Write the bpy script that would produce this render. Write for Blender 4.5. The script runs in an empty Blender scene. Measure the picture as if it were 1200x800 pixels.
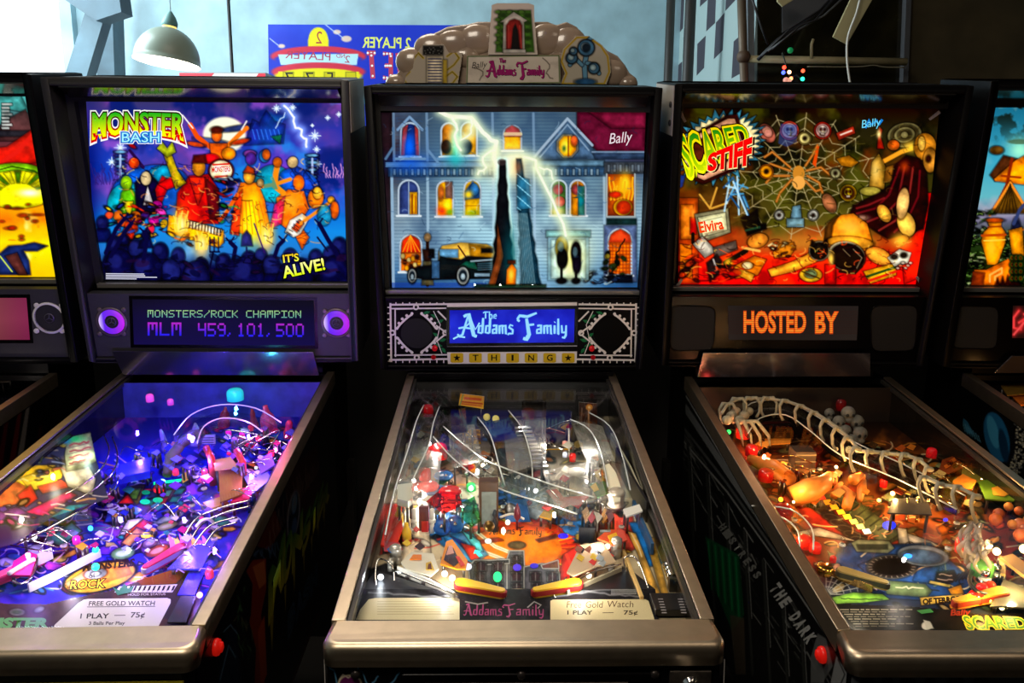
import bpy, bmesh, math, random
import numpy as np
from mathutils import Vector, Matrix

C = bpy.context.scene.collection
SC = bpy.context.scene
rnd = random.Random(7)

# ------------------------------------------------------------------ camera
FPX, PITCH, ROLL, CAMZ, LEAN = 987.1356, .1967, .005, 1.5742, .1207
_c, _s, _cr, _sr = math.cos(PITCH), math.sin(PITCH), math.cos(ROLL), math.sin(ROLL)
FWD = np.array([0., _c, -_s])
cam_d = bpy.data.cameras.new('camera'); cam = bpy.data.objects.new('camera', cam_d); C.objects.link(cam)
cam_d.sensor_width = 36.; cam_d.lens = FPX / 1200 * 36; cam_d.clip_start = .02
_R = np.array([_cr, _sr * _s, _sr * _c])
_D = np.cross(FWD, _R)
M = Matrix.Identity(4)
for i in range(3):
    M[i][0] = _R[i]; M[i][1] = -_D[i]; M[i][2] = -FWD[i]
M[2][3] = CAMZ
cam.matrix_world = M
SC.camera = cam
RIGHT, DOWN = _R, _D

# ------------------------------------------------------------------ light
vs = SC.view_settings
vs.view_transform = 'Standard'; vs.look = 'None'; vs.exposure = 0.0; vs.gamma = 1.0; vs.use_curve_mapping = False
SC.cycles.use_denoising = True
SC.cycles.max_bounces = 8; SC.cycles.transparent_max_bounces = 16
SC.cycles.caustics_reflective = False; SC.cycles.caustics_refractive = False
SC.cycles.sample_clamp_indirect = 4.0
w = bpy.data.worlds.new('world'); SC.world = w; w.use_nodes = True
w.node_tree.nodes['Background'].inputs[0].default_value = (.9, .85, .8, 1)
w.node_tree.nodes['Background'].inputs[1].default_value = .015


def area(name, loc, target, size, power, col, sizey=None):
    l = bpy.data.lights.new(name, 'AREA'); l.energy = power; l.color = col; l.size = size
    if sizey: l.shape = 'RECTANGLE'; l.size_y = sizey
    o = bpy.data.objects.new(name, l); C.objects.link(o); o.location = loc
    o.rotation_euler = (Vector(target) - Vector(loc)).to_track_quat('-Z', 'Y').to_euler()
    return o


area('room_lamp_light', (-.55, .2, 2.9), (-.4, 1.2, 1.2), .8, 26, (1, .88, .72))
area('added_light_over_row', (-.65, 2.45, 3.3), (-.5, 1.15, .9), 1.0, 34, (1, .86, .70))  # added overhead light, gives the lockdown bars and rails their sheen
area('room_lamp_light_right', (1.3, .3, 2.9), (1.2, .8, .9), .7, 4.0, (1, .8, .6))
area('window_daylight', (-2.75, 3.9, 2.9), (.5, 6, 2.0), 1.2, 104, (.76, .94, 1.0), 1.8)


# ------------------------------------------------------------------ pixel rays
def rays(px, py):
    px = np.asarray(px, float); py = np.asarray(py, float)
    return ((px - 600)[..., None] * RIGHT + (py - 400)[..., None] * DOWN) / FPX + FWD


ORI = np.array([0, 0, CAMZ])


def hit(px, py, p0, n):
    d = rays(px, py); p0 = np.asarray(p0, float); n = np.asarray(n, float)
    t = ((p0 - ORI) @ n) / (d @ n)
    return ORI + d * t[..., None]


def at(px, py, Y):            # point of a pixel on the vertical plane at distance Y
    return hit(px, py, (0, Y, 0), (0, 1, 0))


def proj(P):
    d = np.asarray(P, float) - ORI
    z = d @ FWD
    return np.stack([600 + FPX * (d @ RIGHT) / z, 400 + FPX * (d @ DOWN) / z], -1)


def lin(h):
    if isinstance(h, str):
        h = h.lstrip('#'); h = [int(h[i:i + 2], 16) / 255 for i in (0, 2, 4)]
    return np.array(h[:3], float)


def s2l(c):
    c = np.clip(np.asarray(c, float), 0, 4)
    return np.where(c <= .04045, c / 12.92, ((c + .055) / 1.055) ** 2.4)


# ------------------------------------------------------------------ materials
MATS = {}


def mat(name, col, rough=.5, metal=0., emit=0., ecol=None, spec=.5, noise=0., nscale=20., bump=0., coat=0., alpha=1., trans=0.):
    if name in MATS: return MATS[name]
    m = bpy.data.materials.new(name); m.use_nodes = True; MATS[name] = m
    nt = m.node_tree; b = nt.nodes['Principled BSDF']
    c = tuple(s2l(lin(col))) + (1,)
    b.inputs['Base Color'].default_value = c; b.inputs['Roughness'].default_value = rough; b.inputs['Metallic'].default_value = metal
    b.inputs['Specular IOR Level'].default_value = spec
    b.inputs['Coat Weight'].default_value = coat
    b.inputs['Alpha'].default_value = alpha; b.inputs['Transmission Weight'].default_value = trans
    if emit:
        b.inputs['Emission Color'].default_value = tuple(s2l(lin(ecol or col))) + (1,); b.inputs['Emission Strength'].default_value = emit
    if noise or bump:
        tc = nt.nodes.new('ShaderNodeTexCoord'); nz = nt.nodes.new('ShaderNodeTexNoise')
        nz.inputs['Scale'].default_value = nscale; nz.inputs['Detail'].default_value = 6
        nt.links.new(tc.outputs['Object'], nz.inputs['Vector'])
        if noise:
            mx = nt.nodes.new('ShaderNodeMixRGB'); mx.blend_type = 'MULTIPLY'; mx.inputs[0].default_value = 1
            rp = nt.nodes.new('ShaderNodeValToRGB')
            lo = max(0, 1 - noise); rp.color_ramp.elements[0].color = (lo, lo, lo, 1); rp.color_ramp.elements[1].color = (1 + noise * .3,) * 3 + (1,)
            rp.color_ramp.elements[0].position = .3; rp.color_ramp.elements[1].position = .7
            nt.links.new(nz.outputs['Fac'], rp.inputs[0]); nt.links.new(rp.outputs[0], mx.inputs[2])
            mx.inputs[1].default_value = c; nt.links.new(mx.outputs[0], b.inputs['Base Color'])
        if bump:
            bp = nt.nodes.new('ShaderNodeBump'); bp.inputs['Strength'].default_value = bump; bp.inputs['Distance'].default_value = .01
            nt.links.new(nz.outputs['Fac'], bp.inputs['Height']); nt.links.new(bp.outputs[0], b.inputs['Normal'])
    return m


def art_mat(name, strength=1., rough=.5, emissive=True, spec=.2):
    m = bpy.data.materials.new(name); m.use_nodes = True; nt = m.node_tree; b = nt.nodes['Principled BSDF']
    a = nt.nodes.new('ShaderNodeAttribute'); a.attribute_name = 'print'
    b.inputs['Roughness'].default_value = rough; b.inputs['Specular IOR Level'].default_value = spec
    if emissive:
        b.inputs['Base Color'].default_value = (.004, .004, .004, 1)
        nt.links.new(a.outputs['Color'], b.inputs['Emission Color']); b.inputs['Emission Strength'].default_value = strength
    else:
        nt.links.new(a.outputs['Color'], b.inputs['Base Color'])
    return m


def pane_mat(name, tint=(1, 1, 1), base=.035, grow=.9, rough=0.0):
    """thin clear pane: see-through plus a mirror reflection that grows towards grazing angles"""
    m = bpy.data.materials.new(name); m.use_nodes = True; nt = m.node_tree; nt.nodes.clear()
    o = nt.nodes.new('ShaderNodeOutputMaterial'); mix = nt.nodes.new('ShaderNodeMixShader')
    t = nt.nodes.new('ShaderNodeBsdfTransparent'); g = nt.nodes.new('ShaderNodeBsdfGlossy'); f = nt.nodes.new('ShaderNodeLayerWeight')
    pw = nt.nodes.new('ShaderNodeMath'); pw.operation = 'POWER'; pw.inputs[1].default_value = 5.
    ml = nt.nodes.new('ShaderNodeMath'); ml.operation = 'MULTIPLY_ADD'; ml.inputs[1].default_value = grow; ml.inputs[2].default_value = base
    g.inputs['Roughness'].default_value = rough; t.inputs[0].default_value = tuple(tint) + (1,)
    nt.links.new(f.outputs['Facing'], pw.inputs[0]); nt.links.new(pw.outputs[0], ml.inputs[0]); nt.links.new(ml.outputs[0], mix.inputs[0])
    nt.links.new(t.outputs[0], mix.inputs[1]); nt.links.new(g.outputs[0], mix.inputs[2]); nt.links.new(mix.outputs[0], o.inputs[0])
    return m


M_BLACK = mat('black_laminate', '#080708', .45, spec=.12, noise=.2, nscale=60)
M_BLACKG = mat('black_gloss', '#050405', .25, spec=.12)
M_VINYL = mat('charcoal_vinyl', '#2c2a2e', .6, noise=.15, nscale=90)
M_RECESS = mat('recess_black', '#050505', .6)
M_STEEL = mat('brushed_steel', '#c6b49a', .40, 1.0, noise=.12, nscale=40)
M_STEELD = mat('dull_steel', '#77716c', .33, 1.0)
M_CHROME = mat('chrome', '#e8e4de', .08, 1.0)
M_TRIM = mat('grey_trim', '#8e8a84', .35, .6)
M_RED = mat('red_button', '#d01512', .35, emit=.25, ecol='#ff2010')
M_PANE = pane_mat('clear_pane', (.985, .99, .99), .010, .32)
M_CLEAR = pane_mat('clear_plastic', (.92, .94, .93), .07, .9, .08)


# ------------------------------------------------------------------ objects
def tag(o, label=None, cat=None, group=None, kind=None):
    for k, v in (('label', label), ('category', cat), ('group', group), ('kind', kind)):
        if v: o[k] = v
    return o


def empty(name, loc, rz=0.):
    o = bpy.data.objects.new(name, None); C.objects.link(o); o.location = loc; o.rotation_euler = (0, 0, rz); o.empty_display_size = .1
    return o


class MB:
    """collects faces and links them as one mesh"""
    def __init__(s): s.v, s.f, s.mi, s.sm = [], [], [], []; s.cur = 0

    def add(s, vs, fs, smooth=False):
        b = len(s.v); s.v += [tuple(float(c) for c in p) for p in vs]
        for f in fs: s.f.append([b + i for i in f]); s.mi.append(s.cur); s.sm.append(smooth)

    def hexa(s, p):       # 8 corners: bottom ring 0-3, top ring 4-7
        s.add(p, [(0, 3, 2, 1), (4, 5, 6, 7), (0, 1, 5, 4), (1, 2, 6, 5), (2, 3, 7, 6), (3, 0, 4, 7)])

    def box(s, x0, x1, y0, y1, z0, z1, fn=None):
        p = [(x0, y0, z0), (x1, y0, z0), (x1, y1, z0), (x0, y1, z0), (x0, y0, z1), (x1, y0, z1), (x1, y1, z1), (x0, y1, z1)]
        s.hexa([fn(*q) for q in p] if fn else p)

    def prism(s, poly, up):   # poly: 3D ring, up: offset vector(s)
        n = len(poly); up = np.asarray(up, float)
        a = [np.asarray(p, float) for p in poly]; b = [p + up for p in a]
        s.add(a + b, [tuple(range(n))[::-1], tuple(range(n, 2 * n))] + [(i, (i + 1) % n, n + (i + 1) % n, n + i) for i in range(n)])

    def tube(s, pts, r, seg=8, cap=True):
        pts = [Vector(p) for p in pts]; n = len(pts); rs = r if hasattr(r, '__len__') else [r] * n
        vs = []; up = Vector((0, 0, 1)); pn = None
        for i, p in enumerate(pts):
            t = (pts[min(i + 1, n - 1)] - pts[max(i - 1, 0)]).normalized()
            if pn is None:
                a = up if abs(t.z) < .9 else Vector((1, 0, 0)); pn = t.cross(a).normalized()
            else:
                pn = (pn - t * pn.dot(t)); pn = pn.normalized() if pn.length > 1e-6 else t.orthogonal().normalized()
            bn = t.cross(pn)
            for k in range(seg):
                an = 2 * math.pi * k / seg; vs.append(p + (pn * math.cos(an) + bn * math.sin(an)) * rs[i])
        fs = [(i * seg + k, i * seg + (k + 1) % seg, (i + 1) * seg + (k + 1) % seg, (i + 1) * seg + k) for i in range(n - 1) for k in range(seg)]
        if cap: fs += [tuple(range(seg))[::-1], tuple((n - 1) * seg + k for k in range(seg))]
        s.add(vs, fs, True)

    def lathe(s, prof, c, ax=(0, 0, 1), seg=20, sx=1., close=True):   # prof: (r, h)
        ax = Vector(ax).normalized(); a = ax.orthogonal().normalized() if abs(ax.z) < .95 else Vector((1, 0, 0)); a = (a - ax * a.dot(ax)).normalized(); b = ax.cross(a); c = Vector(c)
        vs = [c + ax * h + (a * math.cos(2 * math.pi * k / seg) * sx + b * math.sin(2 * math.pi * k / seg)) * r for r, h in prof for k in range(seg)]
        n = len(prof)
        fs = [(i * seg + k, i * seg + (k + 1) % seg, (i + 1) * seg + (k + 1) % seg, (i + 1) * seg + k) for i in range(n - 1) for k in range(seg)]
        if close: fs += [tuple(range(seg))[::-1], tuple((n - 1) * seg + k for k in range(seg))]
        s.add(vs, fs, True)

    def ball(s, c, r, seg=14, rings=8, axes=None):
        rx, ry, rz = r if hasattr(r, '__len__') else (r, r, r)
        A = axes or (Vector((1, 0, 0)), Vector((0, 1, 0)), Vector((0, 0, 1))); c = Vector(c); vs = []; fs = []
        for i in range(rings + 1):
            th = math.pi * i / rings
            for k in range(seg):
                ph = 2 * math.pi * k / seg
                vs.append(c + A[0] * (rx * math.sin(th) * math.cos(ph)) + A[1] * (ry * math.sin(th) * math.sin(ph)) + A[2] * (rz * math.cos(th)))
        for i in range(rings):
            for k in range(seg): fs.append((i * seg + k, (i + 1) * seg + k, (i + 1) * seg + (k + 1) % seg, i * seg + (k + 1) % seg))
        s.add(vs, fs, True)

    def build(s, name, mats, parent=None, bevel=0., seg=2, shade=None):
        me = bpy.data.meshes.new(name); me.from_pydata(s.v, [], s.f); me.update()
        for m in (mats if isinstance(mats, (list, tuple)) else [mats]): me.materials.append(m)
        me.polygons.foreach_set('material_index', s.mi); me.polygons.foreach_set('use_smooth', s.sm)
        bm = bmesh.new(); bm.from_mesh(me); bmesh.ops.remove_doubles(bm, verts=bm.verts, dist=1e-6); bmesh.ops.recalc_face_normals(bm, faces=bm.faces); bm.to_mesh(me); bm.free()
        o = bpy.data.objects.new(name, me); C.objects.link(o)
        if parent: o.parent = parent
        if bevel:
            b = o.modifiers.new('bevel', 'BEVEL'); b.width = bevel; b.segments = seg; b.limit_method = 'ANGLE'; b.angle_limit = .6
            for p in me.polygons: p.use_smooth = True
            wn = o.modifiers.new('wn', 'WEIGHTED_NORMAL'); wn.keep_sharp = False
        return o


# ------------------------------------------------------------------ lettering
_glyph = {}


def glyphs(body, offset=0.):
    """outline-filled lettering as (verts, faces) with the cap height scaled to 1 and x from 0 to its width"""
    k = (body, offset)
    if k in _glyph: return _glyph[k]
    cu = bpy.data.curves.new('t', 'FONT'); cu.body = body; cu.resolution_u = 3; cu.offset = offset; cu.fill_mode = 'FRONT'
    o = bpy.data.objects.new('t', cu); C.objects.link(o); bpy.context.view_layer.update()
    dg = bpy.context.evaluated_depsgraph_get(); ev = o.evaluated_get(dg); me = ev.to_mesh()
    v = np.array([tuple(p.co) for p in me.vertices]) if len(me.vertices) else np.zeros((0, 3)); f = [tuple(p.vertices) for p in me.polygons]
    ev.to_mesh_clear(); bpy.data.objects.remove(o); bpy.data.curves.remove(cu)
    _glyph[k] = (v[:, :2], f); return _glyph[k]


_cap = None


def cap_h():
    global _cap
    if _cap is None:
        v, f = glyphs('H'); _cap = v[:, 1].max() - v[:, 1].min()
    return _cap


STROKES = {  # broken-letter capitals and small letters as (polyline, width) in a unit box
    'A': ([([(.0, .12), (.12, 0), (.25, .1), (.55, 1.25)], .10), ([(.3, 1.1), (.55, 1.25), (.8, .05), (.95, 0)], .17), ([(.05, .45), (.3, .5), (.75, .42)], .08)], 1.0),
    'F': ([([(.3, .95), (.45, .1), (.3, -.15), (.1, -.1)], .18), ([(-.25, .9), (-.1, 1.1), (.35, 1.05), (.9, 1.25)], .12), ([(.38, .6), (.75, .64)], .09), ([(-.25, .9), (-.1, .8)], .1)], .95),
    'T': ([([(.35, .95), (.35, .05)], .15), ([(0, .85), (.2, 1.0), (.75, 1.0)], .12)], .75),
    'h': ([([(.12, 1.1), (.12, 0)], .14), ([(.12, .6), (.4, .65), (.48, .4), (.45, 0)], .13)], .62),
    'e': ([([(.12, .35), (.45, .42), (.35, .68), (.12, .55), (.1, .12), (.45, .08)], .11)], .58),
    'd': ([([(.5, 1.2), (.42, .05)], .15), ([(.45, .6), (.15, .6), (.08, .1), (.42, .05)], .12)], .62),
    'a': ([([(.1, .6), (.42, .65), (.42, 0)], .14), ([(.42, .38), (.1, .32), (.08, .05), (.4, .08)], .11)], .58),
    'm': ([([(.1, .65), (.1, 0)], .13), ([(.1, .55), (.35, .65), (.38, 0)], .12), ([(.38, .55), (.63, .65), (.66, 0), (.76, .03)], .12)], .84),
    's': ([([(.45, .6), (.2, .68), (.1, .48), (.42, .3), (.4, .02), (.05, .02), (0, -.1)], .11)], .54),
    'i': ([([(.12, .65), (.12, 0)], .14), ([(.12, .85), (.16, .9)], .12)], .3),
    'l': ([([(.12, 1.15), (.12, .0), (.2, 0)], .14)], .32),
    'y': ([([(.08, .65), (.12, .1), (.42, .12)], .12), ([(.45, .65), (.42, -.1), (.3, -.3), (.1, -.25)], .13)], .56),
    ' ': ([], .35)}


def strip(pts, w):
    """closed 2D outline of a thick polyline"""
    p = np.array(pts, float); n = len(p); t = np.gradient(p, axis=0); t /= np.maximum(np.linalg.norm(t, axis=1), 1e-9)[:, None]
    nn = np.stack([-t[:, 1], t[:, 0]], 1); ww = np.asarray(w if hasattr(w, '__len__') else [w] * n, float)[:, None] / 2
    return p + nn * ww, p - nn * ww


FONT5 = {
    'A': '01110 10001 10001 11111 10001 10001 10001', 'C': '01111 10000 10000 10000 10000 10000 01111', 'E': '11111 10000 10000 11110 10000 10000 11111',
    'H': '10001 10001 10001 11111 10001 10001 10001', 'I': '11111 00100 00100 00100 00100 00100 11111', 'K': '10001 10010 10100 11000 10100 10010 10001',
    'L': '10000 10000 10000 10000 10000 10000 11111', 'M': '11111 10101 10101 10101 10001 10001 10001', 'N': '10001 11001 10101 10101 10011 10001 10001',
    'O': '01110 10001 10001 10001 10001 10001 01110', 'P': '11110 10001 10001 11110 10000 10000 10000', 'R': '11110 10001 10001 11110 10100 10010 10001',
    'S': '01111 10000 10000 01110 00001 00001 11110', 'T': '11111 00100 00100 00100 00100 00100 00100', '/': '00001 00001 00010 00100 01000 10000 10000',
    '0': '01110 10001 10001 10001 10001 10001 01110', '1': '00100 01100 00100 00100 00100 00100 01110', '4': '10001 10001 10001 11111 00001 00001 00001',
    '5': '11111 10000 10000 11110 00001 00001 11110', '9': '01110 10001 10001 01111 00001 00001 01110', ',': '00000 00000 00000 00000 00000 01000 10000', ' ': '00000 ' * 7}


# ------------------------------------------------------------------ printed artwork
class Art:
    """Printed sheet: a fine grid over a quad (given by the photo positions of its corners) of a plane, coloured vertex by vertex, with lettering and
    line work as raised faces on it. One mesh."""
    def __init__(s, quad, plane, up, inv=None, res=1.0, bg='#101018', clip=None):
        s.clip = clip
        q = np.array(quad, float); s.plane, s.inv, s.up = plane, inv, np.asarray(up, float)
        wdt = max(np.linalg.norm(q[1] - q[0]), np.linalg.norm(q[2] - q[3])); hgt = max(np.linalg.norm(q[3] - q[0]), np.linalg.norm(q[2] - q[1]))
        s.nx, s.ny = int(wdt / res) + 2, int(hgt / res) + 2
        u = np.linspace(0, 1, s.nx)[None, :, None]; v = np.linspace(0, 1, s.ny)[:, None, None]
        g = (q[0] * (1 - u) + q[1] * u) * (1 - v) + (q[3] * (1 - u) + q[2] * u) * v
        s.X, s.Y = g[..., 0], g[..., 1]; s.C = np.ones(s.X.shape + (3,)) * lin(bg)
        s.U = np.broadcast_to(u[..., 0], s.X.shape); s.V = np.broadcast_to(v[..., 0], s.X.shape)
        s.gv, s.gf, s.gc, s.lift = [], [], [], 0; s.tex = None

    def painterly(s, scale=11, amt=.75, edge=.5):
        """brushed look of an illustration: mottled tone and dark outlines on every shape painted from here on"""
        s.tex = (1 - amt * .5) + amt * s.noise(scale, 77, 4); s.edge = edge

    def pt(s, x, y, lift=0.):
        P = s.plane(np.asarray(x, float), np.asarray(y, float))
        return P + s.up * lift

    # --- painting
    def grad(s, *stops, axis='V', alpha=1.):
        t = s.V if axis == 'V' else s.U; ks = [k for k, _ in stops]; cs = np.array([lin(c) for _, c in stops])
        col = np.stack([np.interp(t, ks, cs[:, i]) for i in range(3)], -1); s.C = s.C * (1 - alpha) + col * alpha

    def noise(s, scale, seed=0, octv=4):
        r = np.random.RandomState(seed); out = np.zeros(s.X.shape); amp = 1.
        for o in range(octv):
            gx, gy = s.X / scale * 2 ** o, s.Y / scale * 2 ** o; gx = gx - gx.min(); gy = gy - gy.min()
            n = r.rand(int(gy.max()) + 3, int(gx.max()) + 3); ix, iy = gx.astype(int), gy.astype(int); fx, fy = gx - ix, gy - iy
            fx = fx * fx * (3 - 2 * fx); fy = fy * fy * (3 - 2 * fy)
            out += amp * ((n[iy, ix] * (1 - fx) + n[iy, ix + 1] * fx) * (1 - fy) + (n[iy + 1, ix] * (1 - fx) + n[iy + 1, ix + 1] * fx) * fy); amp *= .5
        return (out - out.min()) / (out.max() - out.min() + 1e-9)

    def cloud(s, col, scale=40, seed=0, lo=.45, hi=.75, alpha=1., mask=None):
        n = np.clip((s.noise(scale, seed) - lo) / (hi - lo), 0, 1) * alpha
        if mask is not None: n = n * mask
        s.C = s.C * (1 - n[..., None]) + lin(col) * n[..., None]

    def _blend(s, sl, m, col, rim=None):
        c = np.ones(m.shape + (3,)) * lin(col)
        if s.tex is not None and rim is not None:
            c = c * s.tex[sl][..., None] * (.72 + .38 * np.clip(rim / 5., 0, 1))[..., None]
            s.C[sl] = s.C[sl] * (1 - (np.exp(-((rim + .4) / .9) ** 2) * s.edge * m.max())[..., None])
        s.C[sl] = s.C[sl] * (1 - m[..., None]) + c * m[..., None]

    def _bb(s, x0, x1, y0, y1):
        k = (s.X >= x0) & (s.X <= x1) & (s.Y >= y0) & (s.Y <= y1)
        r = np.where(k.any(1))[0]; c = np.where(k.any(0))[0]
        if len(r) == 0: return None
        return (slice(r[0], r[-1] + 1), slice(c[0], c[-1] + 1))

    def poly(s, pts, col, alpha=1., soft=.9):
        p = np.array(pts, float); sl = s._bb(p[:, 0].min() - 3, p[:, 0].max() + 3, p[:, 1].min() - 3, p[:, 1].max() + 3)
        if sl is None: return
        X, Y = s.X[sl], s.Y[sl]; ins = np.zeros(X.shape, bool); d = np.full(X.shape, 1e9)
        for (x1, y1), (x2, y2) in zip(p, np.roll(p, -1, 0)):
            if y1 != y2:
                ins ^= ((y1 > Y) != (y2 > Y)) & (X < (x2 - x1) * (Y - y1) / (y2 - y1) + x1)
            L = (x2 - x1) ** 2 + (y2 - y1) ** 2 + 1e-9; t = np.clip(((X - x1) * (x2 - x1) + (Y - y1) * (y2 - y1)) / L, 0, 1)
            d = np.minimum(d, np.hypot(X - x1 - t * (x2 - x1), Y - y1 - t * (y2 - y1)))
        sd = np.where(ins, d, -d); s._blend(sl, np.clip(.5 + sd / soft, 0, 1) * alpha, col, sd if alpha > .65 else None)

    def rect(s, x0, y0, x1, y1, col, alpha=1., soft=.9): s.poly([(x0, y0), (x1, y0), (x1, y1), (x0, y1)], col, alpha, soft)

    def ell(s, cx, cy, rx, ry, col, rot=0., alpha=1., soft=1.):
        R = max(rx, ry) + 3; sl = s._bb(cx - R, cx + R, cy - R, cy + R)
        if sl is None: return
        X, Y = s.X[sl] - cx, s.Y[sl] - cy; a = math.radians(rot); x = X * math.cos(a) + Y * math.sin(a); y = -X * math.sin(a) + Y * math.cos(a)
        k = np.hypot(x / rx, y / ry); sd = (1 - k) * min(rx, ry); s._blend(sl, np.clip(.5 + sd / soft, 0, 1) * alpha, col, sd if alpha > .65 and soft < 2 else None)

    def glow(s, cx, cy, r, col, a=1., ry=None, rot=0.):
        ry = ry or r; R = max(r, ry) * 2.2; sl = s._bb(cx - R, cx + R, cy - R, cy + R)
        if sl is None: return
        X, Y = s.X[sl] - cx, s.Y[sl] - cy; t = math.radians(rot); x = X * math.cos(t) + Y * math.sin(t); y = -X * math.sin(t) + Y * math.cos(t)
        s._blend(sl, np.exp(-((x / r) ** 2 + (y / ry) ** 2)) * a, col)

    def line(s, pts, w, col, alpha=1., glow=0., gcol=None):
        p = np.array(pts, float); m = max(w, glow * 2.2) + 2
        sl = s._bb(p[:, 0].min() - m, p[:, 0].max() + m, p[:, 1].min() - m, p[:, 1].max() + m)
        if sl is None: return
        X, Y = s.X[sl], s.Y[sl]; d = np.full(X.shape, 1e9)
        for (x1, y1), (x2, y2) in zip(p[:-1], p[1:]):
            L = (x2 - x1) ** 2 + (y2 - y1) ** 2 + 1e-9; t = np.clip(((X - x1) * (x2 - x1) + (Y - y1) * (y2 - y1)) / L, 0, 1)
            d = np.minimum(d, np.hypot(X - x1 - t * (x2 - x1), Y - y1 - t * (y2 - y1)))
        if glow: s._blend(sl, np.exp(-(d / glow) ** 2) * .75 * alpha, gcol or col)
        s._blend(sl, np.clip(.5 + (w / 2 - d), 0, 1) * alpha, col)

    def zig(s, pts, n, amp, w, col, seed=1, **k):
        r = random.Random(seed); out = [pts[0]]
        for (a, b), (c, d) in zip(pts[:-1], pts[1:]):
            for i in range(1, n + 1):
                t = i / n; out.append((a + (c - a) * t + r.uniform(-amp, amp) * (t < 1), b + (d - b) * t + r.uniform(-amp, amp) * (t < 1)))
        s.line(out, w, col, **k); return out

    def scribble(s, region, n, cols, ln=(8, 26), w=(.8, 1.6), seed=0, alpha=.85):
        """loose printed line work"""
        r = random.Random(seed); q = np.array(region, float)
        for _ in range(n):
            u, v = r.random(), r.random(); c = (q[0] * (1 - u) + q[1] * u) * (1 - v) + (q[3] * (1 - u) + q[2] * u) * v
            t = r.uniform(0, 6.28); k = r.uniform(-.5, .5); L = r.uniform(*ln) / 6; P = [tuple(c)]
            for i in range(6): P.append((P[-1][0] + L * math.cos(t), P[-1][1] + L * .6 * math.sin(t))); t += k
            s.line(P, r.uniform(*w), r.choice(cols), alpha)

    def clutter(s, region, n, cols, size=(3, 9), seed=0, alpha=.9, asp=.55, dark='#0a0812'):
        """busy small printed shapes inside a four-cornered region"""
        r = random.Random(seed); q = np.array(region, float)
        for _ in range(n):
            u, v = r.random(), r.random(); c = (q[0] * (1 - u) + q[1] * u) * (1 - v) + (q[3] * (1 - u) + q[2] * u) * v
            a = r.uniform(*size); b = a * asp * r.uniform(.4, 1.2); k = r.randrange(5); rot = r.uniform(-35, 35); col = r.choice(cols)
            if k == 0: s.ell(c[0], c[1], a, b, col, rot, alpha)
            elif k == 1:
                ra = math.radians(rot); e = (math.cos(ra) * a * 1.8, math.sin(ra) * a * .9)
                s.line([(c[0] - e[0], c[1] - e[1]), (c[0] + r.uniform(-3, 3), c[1] + r.uniform(-3, 3)), (c[0] + e[0], c[1] + e[1])], r.uniform(.7, 2), col, alpha)
            elif k == 2:
                s.ell(c[0], c[1], a, b, dark, rot, alpha); s.ell(c[0], c[1], a * .7, b * .6, col, rot, alpha)
            else:
                m = r.randint(3, 6); p = [(c[0] + a * r.uniform(.5, 1.2) * math.cos(2 * math.pi * i / m + rot), c[1] + b * r.uniform(.5, 1.2) * math.sin(2 * math.pi * i / m + rot)) for i in range(m)]
                s.poly(p, col, alpha)
                if r.random() < .4: s.line(p + [p[0]], .8, dark, .8)

    # --- raised flat faces
    def face(s, pts2, faces, col, dz=None):
        """flat faces in photo positions; col one colour or a list per vertex"""
        if dz is None: s.lift += 1
        p = np.array(pts2, float); P = s.pt(p[:, 0], p[:, 1], (.00003 * s.lift if dz is None else dz)); b = sum(len(a) for a in s.gv)
        s.gv.append(P); s.gf += [[b + i for i in f] for f in faces]
        s.gc.append(np.array([lin(c) for c in col]) if isinstance(col, list) else np.ones((len(p), 3)) * lin(col))

    def gline(s, pts, w, col, dz=None):
        a, b = strip(pts, w); n = len(a); s.face(list(a) + list(b), [(i, i + 1, n + i + 1, n + i) for i in range(n - 1)], col, dz)

    def gpoly(s, pts, col, dz=None): s.face(pts, [tuple(range(len(pts)))], col, dz)

    def gdisc(s, cx, cy, rx, ry, col, n=20, dz=None): s.gpoly([(cx + rx * math.cos(2 * math.pi * i / n), cy + ry * math.sin(2 * math.pi * i / n)) for i in range(n)], col, dz)

    def text(s, body, x, y, h, wdt, col, ang=0., off=0., shear=0., warp=None, col2=None, sx=None, dz=None):
        """lettering: baseline start (x, y), cap height h, overall width wdt (negative: mirrored), all in photo positions"""
        v, f = glyphs(body, off); v0, _ = glyphs(body)
        if len(v) == 0: return
        x0, x1 = v0[:, 0].min(), v0[:, 0].max(); g = np.stack([(v[:, 0] - x0) / (x1 - x0), v[:, 1] / cap_h()], 1)
        gx, gy = g[:, 0], g[:, 1]
        if warp: gx, gy = warp(gx, gy)
        a = math.radians(ang); lx = gx * wdt + gy * h * shear; ly = -gy * h
        p = np.stack([x + lx * math.cos(a) - ly * math.sin(a), y + lx * math.sin(a) + ly * math.cos(a)], 1)
        cols = col
        if col2 is not None:
            k = np.clip(g[:, 1], 0, 1)[:, None]; cols = [tuple(c) for c in (lin(col) * (1 - k) + lin(col2) * k)]
        s.face(p, f, cols, dz)

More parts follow.
